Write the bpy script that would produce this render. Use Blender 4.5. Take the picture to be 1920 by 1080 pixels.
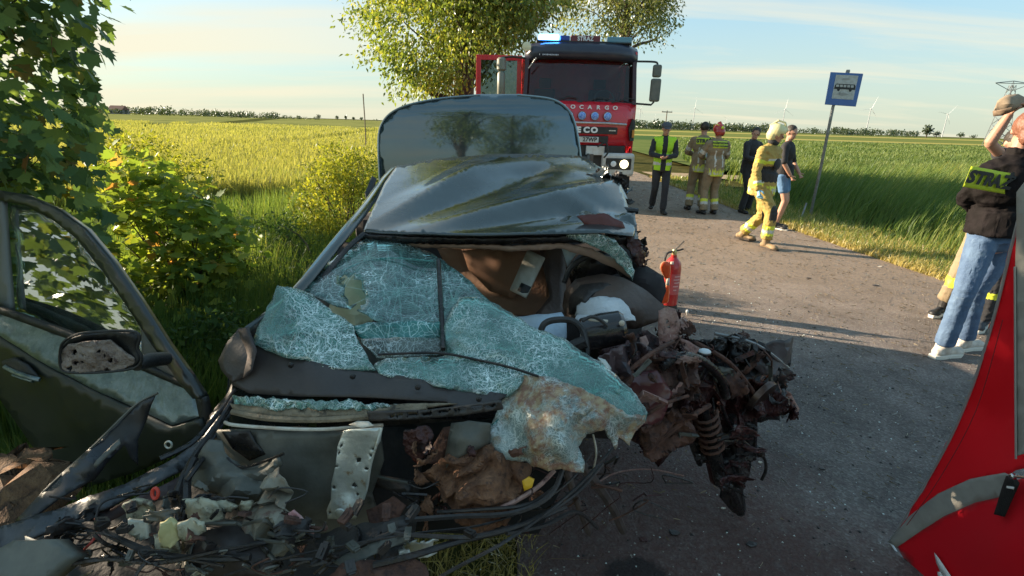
import bpy, bmesh, math, random
import numpy as np
from mathutils import Vector, Matrix, noise
from mathutils.geometry import delaunay_2d_cdt, intersect_point_tri_2d
from mathutils.bvhtree import BVHTree
R = math.radians
scene = bpy.context.scene
for o in list(bpy.data.objects): bpy.data.objects.remove(o)

# ------------------------------------------------------------------ camera
FPX = 1000.0                       # focal length in photo pixels (1920 wide)
PITCH, ROLL = R(17.1), R(1.7)
CAM = np.array([0, 0, 1.65])
cf = np.array([0, math.cos(PITCH), -math.sin(PITCH)])
r_ = np.array([1, 0, 0.]); u_ = np.array([0, math.sin(PITCH), math.cos(PITCH)])
cr = r_*math.cos(ROLL) + u_*math.sin(ROLL)
cu = -r_*math.sin(ROLL) + u_*math.cos(ROLL)
cam = bpy.data.cameras.new('camera'); cam.lens = 36*FPX/1920; cam.sensor_width = 36
cam.clip_start = 0.05; cam.clip_end = 6000
camo = bpy.data.objects.new('camera', cam); scene.collection.objects.link(camo)
camo.matrix_world = Matrix(((cr[0], cu[0], -cf[0], 0), (cr[1], cu[1], -cf[1], 0), (cr[2], cu[2], -cf[2], 1.65), (0, 0, 0, 1)))
scene.camera = camo

def at(px, py, Y=None, z=None):
    """world point seen at photo pixel (px,py) on the plane y=Y (or at height z)"""
    d = cf + cr*(px-960)/FPX + cu*(540-py)/FPX
    t = Y/d[1] if Y is not None else (z-1.65)/d[2]
    return CAM + d*t
def proj(P):
    d = np.asarray(P, float) - CAM
    c = d @ cf
    return 960 + FPX*(d @ cr)/c, 540 - FPX*(d @ cu)/c

# ------------------------------------------------------------------ sky, sun, exposure
SUN_EL = R(17); SUN_AZ = math.atan2(-0.95, 0.32)      # azimuth from +Y towards +X
world = bpy.data.worlds.new('World'); scene.world = world; world.use_nodes = True
nt = world.node_tree; nt.nodes.clear()
def N(tree, t, **kw):
    n = tree.nodes.new(t)
    for k, v in kw.items():
        if k.startswith('i_'): n.inputs[k[2:].replace('_', ' ')].default_value = v
        else: setattr(n, k, v)
    return n
L = nt.links.new
sky = N(nt, 'ShaderNodeTexSky', sky_type='NISHITA', sun_disc=False, sun_elevation=SUN_EL, sun_rotation=SUN_AZ, air_density=1.0, dust_density=0.7, ozone_density=1.3)
bg = N(nt, 'ShaderNodeBackground'); bg.inputs['Strength'].default_value = 0.098
out = N(nt, 'ShaderNodeOutputWorld')
tc = N(nt, 'ShaderNodeTexCoord'); sep = N(nt, 'ShaderNodeSeparateXYZ'); L(tc.outputs['Generated'], sep.inputs[0])
zz = N(nt, 'ShaderNodeMath', operation='ADD'); zz.inputs[1].default_value = 0.10; L(sep.outputs['Z'], zz.inputs[0])
zm = N(nt, 'ShaderNodeMath', operation='MAXIMUM'); zm.inputs[1].default_value = 0.08; L(zz.outputs[0], zm.inputs[0])
dx = N(nt, 'ShaderNodeMath', operation='DIVIDE'); L(sep.outputs['X'], dx.inputs[0]); L(zm.outputs[0], dx.inputs[1])
dy = N(nt, 'ShaderNodeMath', operation='DIVIDE'); L(sep.outputs['Y'], dy.inputs[0]); L(zm.outputs[0], dy.inputs[1])
cmb = N(nt, 'ShaderNodeCombineXYZ'); L(dx.outputs[0], cmb.inputs[0]); L(dy.outputs[0], cmb.inputs[1])
mp = N(nt, 'ShaderNodeMapping'); mp.inputs['Rotation'].default_value = (0, 0, R(-12)); mp.inputs['Scale'].default_value = (0.22, 0.75, 1); mp.inputs['Location'].default_value = (3.1, 1.9, 0)
L(cmb.outputs[0], mp.inputs[0])
n1 = N(nt, 'ShaderNodeTexNoise'); n1.inputs['Scale'].default_value = 1.3; n1.inputs['Detail'].default_value = 7; n1.inputs['Roughness'].default_value = .58; n1.inputs['Distortion'].default_value = .6
L(mp.outputs[0], n1.inputs['Vector'])
cr1 = N(nt, 'ShaderNodeValToRGB'); cr1.color_ramp.elements[0].position = .50; cr1.color_ramp.elements[1].position = .70
L(n1.outputs['Fac'], cr1.inputs[0])
# broad bank of thin cloud on the sun's side of the sky
dl = N(nt, 'ShaderNodeVectorMath', operation='DOT_PRODUCT'); dl.inputs[1].default_value = (-0.78, 0.60, 0.16); L(tc.outputs['Generated'], dl.inputs[0])
mr = N(nt, 'ShaderNodeMapRange'); mr.inputs['From Min'].default_value = .55; mr.inputs['From Max'].default_value = 1.0; mr.inputs['To Min'].default_value = 0; mr.inputs['To Max'].default_value = .95
L(dl.outputs['Value'], mr.inputs[0])
n2 = N(nt, 'ShaderNodeTexNoise'); n2.inputs['Scale'].default_value = .9; n2.inputs['Detail'].default_value = 6; L(mp.outputs[0], n2.inputs['Vector'])
cr2 = N(nt, 'ShaderNodeValToRGB'); cr2.color_ramp.elements[0].position = .40; cr2.color_ramp.elements[1].position = .60; L(n2.outputs['Fac'], cr2.inputs[0])
ml = N(nt, 'ShaderNodeMath', operation='MULTIPLY'); L(mr.outputs[0], ml.inputs[0]); L(cr2.outputs[0], ml.inputs[1])
m5 = N(nt, 'ShaderNodeMath', operation='MULTIPLY'); m5.inputs[1].default_value = .6; L(cr1.outputs[0], m5.inputs[0])
mxx = N(nt, 'ShaderNodeMath', operation='MAXIMUM'); L(ml.outputs[0], mxx.inputs[0]); L(m5.outputs[0], mxx.inputs[1])
# horizon band stays hazy cream
hz = N(nt, 'ShaderNodeMapRange'); hz.inputs['From Min'].default_value = 0.0; hz.inputs['From Max'].default_value = .22; hz.inputs['To Min'].default_value = .8; hz.inputs['To Max'].default_value = 0
L(sep.outputs['Z'], hz.inputs[0])
mixh = N(nt, 'ShaderNodeMix', data_type='RGBA'); L(hz.outputs[0], mixh.inputs['Factor']); tn = N(nt, 'ShaderNodeMix', data_type='RGBA', blend_type='MULTIPLY'); tn.inputs['Factor'].default_value = 1; L(sky.outputs[0], tn.inputs[6]); tn.inputs[7].default_value = (.72, .90, 1.0, 1); veil = N(nt, 'ShaderNodeMix', data_type='RGBA'); veil.inputs['Factor'].default_value = .62; L(tn.outputs[2], veil.inputs[6]); veil.inputs[7].default_value = (1.25, 2.05, 2.4, 1); L(veil.outputs[2], mixh.inputs[6]); mixh.inputs[7].default_value = (2.3, 2.35, 1.75, 1)
mixc = N(nt, 'ShaderNodeMix', data_type='RGBA'); L(mxx.outputs[0], mixc.inputs['Factor']); L(mixh.outputs[2], mixc.inputs[6]); mixc.inputs[7].default_value = (3.2, 2.9, 2.15, 1)
L(mixc.outputs[2], bg.inputs['Color']); L(bg.outputs[0], out.inputs['Surface'])

sun = bpy.data.lights.new('sun', 'SUN'); sun.energy = 4.5; sun.angle = R(0.6); sun.color = (1.0, .82, .60)
suno = bpy.data.objects.new('sun', sun); scene.collection.objects.link(suno)
sd = Vector((math.sin(SUN_AZ)*math.cos(SUN_EL), math.cos(SUN_AZ)*math.cos(SUN_EL), math.sin(SUN_EL)))
suno.rotation_euler = sd.to_track_quat('Z', 'Y').to_euler(); suno.location = (-20, 8, 12)
vs = scene.view_settings; vs.view_transform = 'Standard'; vs.look = 'None'; vs.gamma = 1; vs.exposure = 1.7
scene.render.engine = 'CYCLES'; scene.cycles.max_bounces = 6; scene.cycles.transparent_max_bounces = 12

# ------------------------------------------------------------------ helpers
COL = scene.collection
WM = {}                      # world origin of every parent empty
rng = np.random.default_rng(7)
def tag(o, label=None, cat=None, group=None, kind=None):
    if label: o['label'] = label
    if cat: o['category'] = cat
    if group: o['group'] = group
    if kind: o['kind'] = kind
    return o
def thing(name, loc, label, cat, group=None):
    o = bpy.data.objects.new(name, None); COL.objects.link(o); o.location = loc; o.empty_display_size = .1
    WM[o.name] = np.array(loc, float)
    return tag(o, label, cat, group)
def link(name, me, parent=None):
    o = bpy.data.objects.new(name, me); COL.objects.link(o)
    if parent is not None:
        o.parent = parent
        WM[o.name] = WM.get(parent.name, np.zeros(3))
    return o
def mk(name, V, F, mat, parent=None, smooth=True, var=None, solid=0, midx=None, bevel=0):
    """numpy verts + faces (all same size array, or list) -> one mesh object, verts in world space"""
    V = np.asarray(V, float).reshape(-1, 3)
    if parent is not None: V = V - WM.get(parent.name, 0)
    me = bpy.data.meshes.new(name)
    if isinstance(F, np.ndarray):
        k = F.shape[1]; n = len(F)
        me.vertices.add(len(V)); me.vertices.foreach_set('co', V.astype(np.float32).ravel())
        me.loops.add(n*k); me.loops.foreach_set('vertex_index', F.astype(np.int32).ravel())
        me.polygons.add(n); me.polygons.foreach_set('loop_start', np.arange(0, n*k, k, dtype=np.int32))
        me.update(calc_edges=True); me.validate()
    else:
        me.from_pydata([tuple(v) for v in V], [], [tuple(f) for f in F]); me.update()
    if var is not None and len(var) == len(me.vertices):
        a = me.attributes.new('var', 'FLOAT', 'POINT'); a.data.foreach_set('value', np.asarray(var, np.float32))
    if smooth: me.polygons.foreach_set('use_smooth', np.ones(len(me.polygons), bool))
    for m in (mat if isinstance(mat, (list, tuple)) else [mat]): me.materials.append(m)
    if midx is not None: me.polygons.foreach_set('material_index', np.asarray(midx, np.int32))
    o = link(name, me, parent)
    if solid:
        s = o.modifiers.new('solid', 'SOLIDIFY'); s.thickness = solid; s.offset = -1
    if bevel:
        b = o.modifiers.new('bevel', 'BEVEL'); b.width = bevel; b.segments = 2; b.limit_method = 'ANGLE'; b.angle_limit = R(40)
    return o

class MB:
    """mesh builder collecting boxes, tubes, lathes"""
    def __init__(s): s.V = []; s.F = []
    def add(s, V, F):
        b = len(s.V); s.V += [tuple(v) for v in V]; s.F += [tuple(i+b for i in f) for f in F]; return s
    def box(s, a, b, rot=None, c=None):
        x0, y0, z0 = a; x1, y1, z1 = b
        V = np.array([(x0,y0,z0),(x1,y0,z0),(x1,y1,z0),(x0,y1,z0),(x0,y0,z1),(x1,y0,z1),(x1,y1,z1),(x0,y1,z1)], float)
        if rot is not None:
            c0 = V.mean(0) if c is None else np.array(c, float)
            V = (V-c0) @ np.array(rot.to_3x3()).T + c0
        return s.add(V, [(0,3,2,1),(4,5,6,7),(0,1,5,4),(1,2,6,5),(2,3,7,6),(3,0,4,7)])
    def tube(s, P, r, n=8, cap=True, flat=1.0):
        P = [np.array(p, float) for p in P]; m = len(P)
        rr = r if isinstance(r, (list, tuple, np.ndarray)) else [r]*m
        T = []
        for i in range(m):
            t = P[min(i+1, m-1)] - P[max(i-1, 0)]; T.append(t/(np.linalg.norm(t)+1e-9))
        up = np.array([0, 0, 1.]) if abs(T[0][2]) < .9 else np.array([1., 0, 0])
        V = []
        for i in range(m):
            a = np.cross(up, T[i]); a /= np.linalg.norm(a)+1e-9; b = np.cross(T[i], a); up = b
            for k in range(n):
                t = 2*math.pi*k/n; V.append(P[i] + rr[i]*(a*math.cos(t) + b*flat*math.sin(t)))
        F = [(i*n+k, i*n+(k+1) % n, (i+1)*n+(k+1) % n, (i+1)*n+k) for i in range(m-1) for k in range(n)]
        if cap: F += [tuple(range(n-1, -1, -1)), tuple(range((m-1)*n, m*n))]
        return s.add(V, F)
    def lathe(s, prof, c, axis='z', n=24):
        """prof: list of (r, h) along axis"""
        V = []; c = np.array(c, float)
        for (r, h) in prof:
            for k in range(n):
                t = 2*math.pi*k/n; a, b = r*math.cos(t), r*math.sin(t)
                V.append(c + (np.array([a, b, h]) if axis == 'z' else np.array([h, a, b]) if axis == 'x' else np.array([a, h, b])))
        m = len(prof)
        F = [(i*n+k, i*n+(k+1) % n, (i+1)*n+(k+1) % n, (i+1)*n+k) for i in range(m-1) for k in range(n)]
        F += [tuple(range(n-1, -1, -1)), tuple(range((m-1)*n, m*n))]
        return s.add(V, F)
    def prism(s, poly, d):
        """poly: 3D points, d: extrusion vector"""
        n = len(poly); d = np.array(d, float); P = [np.array(p, float) for p in poly]
        return s.add(P+[p+d for p in P], [tuple(range(n-1, -1, -1)), tuple(range(n, 2*n))]+[(i, (i+1) % n, n+(i+1) % n, n+i) for i in range(n)])
    def ball(s, c, r, n=10, m=7):
        c = np.array(c, float); r = np.array(r if hasattr(r, '__len__') else (r,)*3, float); V = [c+r*(0, 0, 1)]
        for i in range(1, m):
            for k in range(n):
                V.append(c + r*np.array([math.sin(math.pi*i/m)*math.cos(2*math.pi*k/n), math.sin(math.pi*i/m)*math.sin(2*math.pi*k/n), math.cos(math.pi*i/m)]))
        V.append(c-r*(0, 0, 1)); F = []
        for k in range(n): F.append((0, 1+k, 1+(k+1) % n)); F.append((1+(m-1)*n, 1+(m-2)*n+(k+1) % n, 1+(m-2)*n+k))
        for i in range(m-2):
            for k in range(n): F.append((1+i*n+k, 1+(i+1)*n+k, 1+(i+1)*n+(k+1) % n, 1+i*n+(k+1) % n))
        return s.add(V, F)
    def build(s, name, mat, parent=None, smooth=False, bevel=0, recalc=True):
        o = mk(name, s.V, s.F, mat, parent, smooth, bevel=bevel)
        bm = bmesh.new(); bm.from_mesh(o.data); bmesh.ops.recalc_face_normals(bm, faces=bm.faces); bm.to_mesh(o.data); bm.free()
        if smooth: o.data.set_sharp_from_angle(angle=R(42))
        return o

def fbm(p, f, octv=4, ridged=False):
    v = 0; a = 1; t = 0
    for i in range(octv):
        q = noise.noise(Vector(p)*f)
        v += a*((1-2*abs(q)) if ridged else q); t += a; a *= .5; f *= 2.03
    return v/t
def tps(pts):
    """thin plate interpolation of value over (px,py)"""
    P = np.array([(p[0], p[1]) for p in pts], float)/400; v = np.array([p[2] for p in pts], float); n = len(P)
    D = np.linalg.norm(P[:, None]-P[None], axis=2); K = np.where(D > 0, D**2*np.log(D+1e-9), 0) + np.eye(n)*2e-3
    A = np.zeros((n+3, n+3)); A[:n, :n] = K; A[:n, n:] = np.c_[np.ones(n), P]; A[n:, :n] = A[:n, n:].T
    w = np.linalg.lstsq(A, np.r_[v, 0, 0, 0], rcond=1e-6)[0]
    def f(x, y):
        d = np.hypot(P[:, 0]-x/400, P[:, 1]-y/400); k = np.where(d > 0, d**2*np.log(d+1e-9), 0)
        return float(k @ w[:n] + w[n] + w[n+1]*x/400 + w[n+2]*y/400)
    return f
SHEETPOS = {}
def crack_lines(parent, impacts, m_, r=.0008, seed=0, off=.004, nr=15, reach=120):
    """raised white fracture lines that run out from the points of impact and ring them"""
    posf, poly = SHEETPOS['last']; rnd = random.Random(seed); mb = MB()
    def run(pts, rr):
        Q = [posf(x, y)-np.array([0, off, 0]) for x, y in pts if inpoly(x, y, poly)]
        if len(Q) > 1: mb.tube(Q, list(np.linspace(rr, rr*.4, len(Q))), 4, cap=False)
    for (ix, iy) in impacts:
        rays = []
        for k in range(nr):
            a = 6.283*k/nr+rnd.uniform(-.2, .2); pts = [(ix, iy)]; L_ = reach*rnd.uniform(.45, 1.1); d = 0
            while d < L_: st = rnd.uniform(7, 14); d += st; a += rnd.uniform(-.16, .16); pts.append((pts[-1][0]+st*math.cos(a), pts[-1][1]+.8*st*math.sin(a)))
            rays.append(pts); run(pts, r)
        for q in range(1, 7):
            for k in range(nr):
                A, B = rays[k], rays[(k+1) % nr]
                if q < len(A) and q < len(B) and rnd.random() < .72: run([A[q], ((A[q][0]+B[q][0])/2+rnd.uniform(-2, 2), (A[q][1]+B[q][1])/2+rnd.uniform(-2, 2)), B[q]], r*.7)
    if mb.V: o = mb.build('crack_lines', m_, parent); o['kind'] = 'stuff'
def inpoly(x, y, P):
    c = False; j = len(P)-1
    for i in range(len(P)):
        if (P[i][1] > y) != (P[j][1] > y) and x < (P[j][0]-P[i][0])*(y-P[i][1])/(P[j][1]-P[i][1])+P[i][0]: c = not c
        j = i
    return c
def sheet(name, outline, mat, parent=None, ctrl=(), depf=None, sp=12, amp=.006, freq=9, jag=0, th=.003, holes=(), dz=None, ridged=True, smooth=True, seed=0, label=None, uvs=False, fold=()):
    """a pressed / torn / crumpled panel; corners measured in the photograph, each with its own distance"""
    rnd = random.Random(seed+len(outline)*17+int(outline[0][0]))
    # complete depths: outline entries may be (px,py) with depth interpolated from the rest
    known = [p for p in list(outline)+list(ctrl) if len(p) == 3]
    if depf: dep = depf
    elif len({round(k[2], 3) for k in known}) == 1: dep = lambda x, y, v=known[0][2]: v
    else:
        dep = tps(known); lo = min(k[2] for k in known)-.15; hi = max(k[2] for k in known)+.15
        dep0 = dep; dep = lambda x, y: min(max(dep0(x, y), lo), hi)
    out2 = []
    n = len(outline)
    for i in range(n):
        a, b = outline[i], outline[(i+1) % n]; d = math.hypot(b[0]-a[0], b[1]-a[1]); k = max(1, int(d/sp))
        for j in range(k):
            t = j/k; jj = jag*(0 if j == 0 else 1)
            out2.append((a[0]+(b[0]-a[0])*t+rnd.uniform(-jj, jj), a[1]+(b[1]-a[1])*t+rnd.uniform(-jj, jj)))
    xs = [p[0] for p in out2]; ys = [p[1] for p in out2]
    pts = list(out2); y = min(ys)+sp*.5
    while y < max(ys):
        x = min(xs)+sp*.5
        while x < max(xs):
            X, Yy = x+rnd.uniform(-.25, .25)*sp, y+rnd.uniform(-.25, .25)*sp
            if inpoly(X, Yy, out2) and min((X-p[0])**2+(Yy-p[1])**2 for p in out2) > (sp*.5)**2: pts.append((X, Yy))
            x += sp
        y += sp
    m = len(out2)
    vo, eo, fo, *_ = delaunay_2d_cdt([Vector(p) for p in pts], [], [list(range(m))], 1, 1e-4)
    def posf(x, y):
        P = at(x, y, Y=dep(x, y))
        for ang, per, am in fold:          # pressed-in pleats, sharp like folded steel
            s = (x*math.cos(R(ang))+y*math.sin(R(ang)))/per + 1.1*noise.noise(Vector((x*.012, y*.012, per+seed))); tri = abs((s % 1)*2-1)-.5; P = P+np.array([0, -tri*am, tri*am*.35])
        if amp:
            q = fbm(tuple(P+seed*3.7), freq, 4, ridged); q2 = fbm(tuple(P*1.3+11+seed), freq*.6, 3)
            P = P + np.array([.25*q2, -q, .35*q2])*amp
        if dz: P = P + np.array(dz(x, y))
        return P
    V = [posf(v.x, v.y) for v in vo]
    SHEETPOS['last'] = (posf, out2)
    F = []
    for f in fo:
        cx = sum(vo[i].x for i in f)/len(f); cy = sum(vo[i].y for i in f)/len(f)
        if any(inpoly(cx, cy, h) for h in holes): continue
        F.append(tuple(f))
    o = mk(name, V, F, mat, parent, smooth, solid=th)
    if smooth and amp >= .008: o.data.set_sharp_from_angle(angle=R(24))
    if uvs:
        a = o.data.attributes.new('photo_free', 'FLOAT', 'POINT')
    if label: o['label'] = label
    return o
def ptube(name, pts, r, mat, parent=None, n=7, sub=5, label=None, flat=1.0):
    """tube through measured points, Catmull-Rom smoothed"""
    P = [at(p[0], p[1], Y=p[2]) if len(p) == 3 else np.array(p[:3]) for p in pts]
    Q = crom(P, sub)
    rr = r if not isinstance(r, (list, tuple)) else list(np.interp(np.linspace(0, 1, len(Q)), np.linspace(0, 1, len(r)), r))
    o = MB().tube(Q, rr, n, flat=flat).build(name, mat, parent, smooth=True)
    if label: o['label'] = label
    return o
def crom(P, sub):
    P = [np.array(p, float) for p in P]
    if len(P) < 3: return [P[0]+(P[-1]-P[0])*t for t in np.linspace(0, 1, sub+1)]
    Q = []
    for i in range(len(P)-1):
        a = P[max(i-1, 0)]; b = P[i]; c = P[i+1]; d = P[min(i+2, len(P)-1)]
        for k in range(sub):
            t = k/sub; Q.append(.5*((2*b)+(-a+c)*t+(2*a-5*b+4*c-d)*t*t+(-a+3*b-3*c+d)*t**3))
    return Q+[P[-1]]
def text_geo(s, size=1.0, ext=.01, bold=0.0):
    cu_ = bpy.data.curves.new('lettering', 'FONT'); cu_.body = s; cu_.size = size; cu_.extrude = ext; cu_.align_x = 'CENTER'; cu_.align_y = 'CENTER'; cu_.offset = bold; cu_.resolution_u = 3
    o = bpy.data.objects.new('lettering', cu_); COL.objects.link(o)
    dg = bpy.context.evaluated_depsgraph_get(); me = bpy.data.meshes.new_from_object(o.evaluated_get(dg))
    V = np.array([v.co for v in me.vertices]); F = [tuple(p.vertices) for p in me.polygons]
    bpy.data.objects.remove(o); bpy.data.curves.remove(cu_); bpy.data.meshes.remove(me)
    return V, F
def lettering(name, s, origin, xd, yd, size, mat, parent, ext=.004, bold=0, sx=1.0, shear=0):
    V, F = text_geo(s, size, ext, bold); V = V*np.array([sx, 1, 1]); V[:, 0] += shear*V[:, 1]
    xd = np.array(xd, float); xd /= np.linalg.norm(xd); yd = np.array(yd, float); yd /= np.linalg.norm(yd); zd = np.cross(xd, yd)
    W = np.array(origin) + V[:, :1]*xd + V[:, 1:2]*yd + V[:, 2:3]*zd
    return mk(name, W, F, mat, parent, smooth=False)

# ------------------------------------------------------------------ materials
def mat_new(name):
    m = bpy.data.materials.new(name); m.use_nodes = True; return m, m.node_tree, m.node_tree.nodes['Principled BSDF']
def mat(name, c, rough=.6, metal=0, c2=None, scale=8, bump=0, bscale=40, coat=0, spec=.5, c3=None, s3=2.5, t3=.55, emit=None, es=0, trans=0, alpha=1, sheen=0, rv=0, stretch=None, contrast=.12):
    m, t, b = mat_new(name); lk = t.links.new
    b.inputs['Roughness'].default_value = rough; b.inputs['Metallic'].default_value = metal; b.inputs['Specular IOR Level'].default_value = spec
    b.inputs['Coat Weight'].default_value = coat; b.inputs['Coat Roughness'].default_value = .06; b.inputs['Transmission Weight'].default_value = trans; b.inputs['Alpha'].default_value = alpha
    b.inputs['Sheen Weight'].default_value = sheen
    b.inputs['Base Color'].default_value = (*c, 1)
    tc = N(t, 'ShaderNodeTexCoord'); src = tc.outputs['Object']
    if stretch:
        mpn = N(t, 'ShaderNodeMapping'); mpn.inputs['Scale'].default_value = stretch; lk(src, mpn.inputs[0]); src = mpn.outputs[0]
    last = None
    if c2 is not None:
        n = N(t, 'ShaderNodeTexNoise'); n.inputs['Scale'].default_value = scale; n.inputs['Detail'].default_value = 8; n.inputs['Roughness'].default_value = .65; lk(src, n.inputs['Vector'])
        mr = N(t, 'ShaderNodeMapRange'); mr.inputs['From Min'].default_value = .5-contrast; mr.inputs['From Max'].default_value = .5+contrast; lk(n.outputs['Fac'], mr.inputs[0])
        mx = N(t, 'ShaderNodeMix', data_type='RGBA'); lk(mr.outputs[0], mx.inputs['Factor']); mx.inputs[6].default_value = (*c, 1); mx.inputs[7].default_value = (*c2, 1); last = mx.outputs[2]
        if c3 is not None:
            n3 = N(t, 'ShaderNodeTexNoise'); n3.inputs['Scale'].default_value = s3; n3.inputs['Detail'].default_value = 9; n3.inputs['Roughness'].default_value = .7; lk(src, n3.inputs['Vector'])
            m3 = N(t, 'ShaderNodeMapRange'); m3.inputs['From Min'].default_value = t3; m3.inputs['From Max'].default_value = t3+.1; lk(n3.outputs['Fac'], m3.inputs[0])
            x3 = N(t, 'ShaderNodeMix', data_type='RGBA'); lk(m3.outputs[0], x3.inputs['Factor']); lk(last, x3.inputs[6]); x3.inputs[7].default_value = (*c3, 1); last = x3.outputs[2]
        lk(last, b.inputs['Base Color'])
    if rv:
        n = N(t, 'ShaderNodeTexNoise'); n.inputs['Scale'].default_value = scale*.7+1; n.inputs['Detail'].default_value = 6; lk(src, n.inputs['Vector'])
        mr = N(t, 'ShaderNodeMapRange'); mr.inputs['From Min'].default_value = .35; mr.inputs['From Max'].default_value = .65; mr.inputs['To Min'].default_value = max(rough-rv, .02); mr.inputs['To Max'].default_value = min(rough+rv, 1)
        lk(n.outputs['Fac'], mr.inputs[0]); lk(mr.outputs[0], b.inputs['Roughness'])
    if bump:
        n = N(t, 'ShaderNodeTexNoise'); n.inputs['Scale'].default_value = bscale; n.inputs['Detail'].default_value = 6; lk(src, n.inputs['Vector'])
        bp = N(t, 'ShaderNodeBump'); bp.inputs['Strength'].default_value = bump; bp.inputs['Distance'].default_value = .01; lk(n.outputs['Fac'], bp.inputs['Height']); lk(bp.outputs[0], b.inputs['Normal'])
    if emit: b.inputs['Emission Color'].default_value = (*emit, 1); b.inputs['Emission Strength'].default_value = es
    return m
def leafmat(name, stops, trans=.45, tcol=(1.25, 1.25, .5), gl=.12, attr=True):
    """foliage: diffuse + light coming through the blade; hue varies leaf by leaf"""
    m, t, b = mat_new(name); lk = t.links.new; t.nodes.remove(b); o = t.nodes['Material Output']
    at_ = N(t, 'ShaderNodeAttribute', attribute_name='var'); src = at_.outputs['Fac']
    if not attr:
        oi = N(t, 'ShaderNodeObjectInfo'); src = oi.outputs['Random']
    rp = N(t, 'ShaderNodeValToRGB'); el = rp.color_ramp.elements
    el[0].position = stops[0][0]; el[0].color = (*stops[0][1], 1); el[1].position = stops[-1][0]; el[1].color = (*stops[-1][1], 1)
    for p, c in stops[1:-1]: e = el.new(p); e.color = (*c, 1)
    lk(src, rp.inputs[0])
    d = N(t, 'ShaderNodeBsdfDiffuse'); lk(rp.outputs[0], d.inputs[0])
    mu = N(t, 'ShaderNodeMix', data_type='RGBA', blend_type='MULTIPLY'); mu.inputs['Factor'].default_value = 1; lk(rp.outputs[0], mu.inputs[6]); mu.inputs[7].default_value = (*tcol, 1)
    tr = N(t, 'ShaderNodeBsdfTranslucent'); lk(mu.outputs[2], tr.inputs[0])
    mx = N(t, 'ShaderNodeMixShader'); mx.inputs[0].default_value = trans; lk(d.outputs[0], mx.inputs[1]); lk(tr.outputs[0], mx.inputs[2])
    g = N(t, 'ShaderNodeBsdfGlossy'); g.inputs['Roughness'].default_value = .42; g.inputs[0].default_value = (.8, .85, .9, 1)
    fr = N(t, 'ShaderNodeFresnel'); fr.inputs[0].default_value = 1.4; fm = N(t, 'ShaderNodeMath', operation='MULTIPLY'); lk(fr.outputs[0], fm.inputs[0]); fm.inputs[1].default_value = gl*1.6
    mz = N(t, 'ShaderNodeMixShader'); lk(fm.outputs[0], mz.inputs[0]); lk(mx.outputs[0], mz.inputs[1]); lk(g.outputs[0], mz.inputs[2]); lk(mz.outputs[0], o.inputs[0])
    return m
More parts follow.
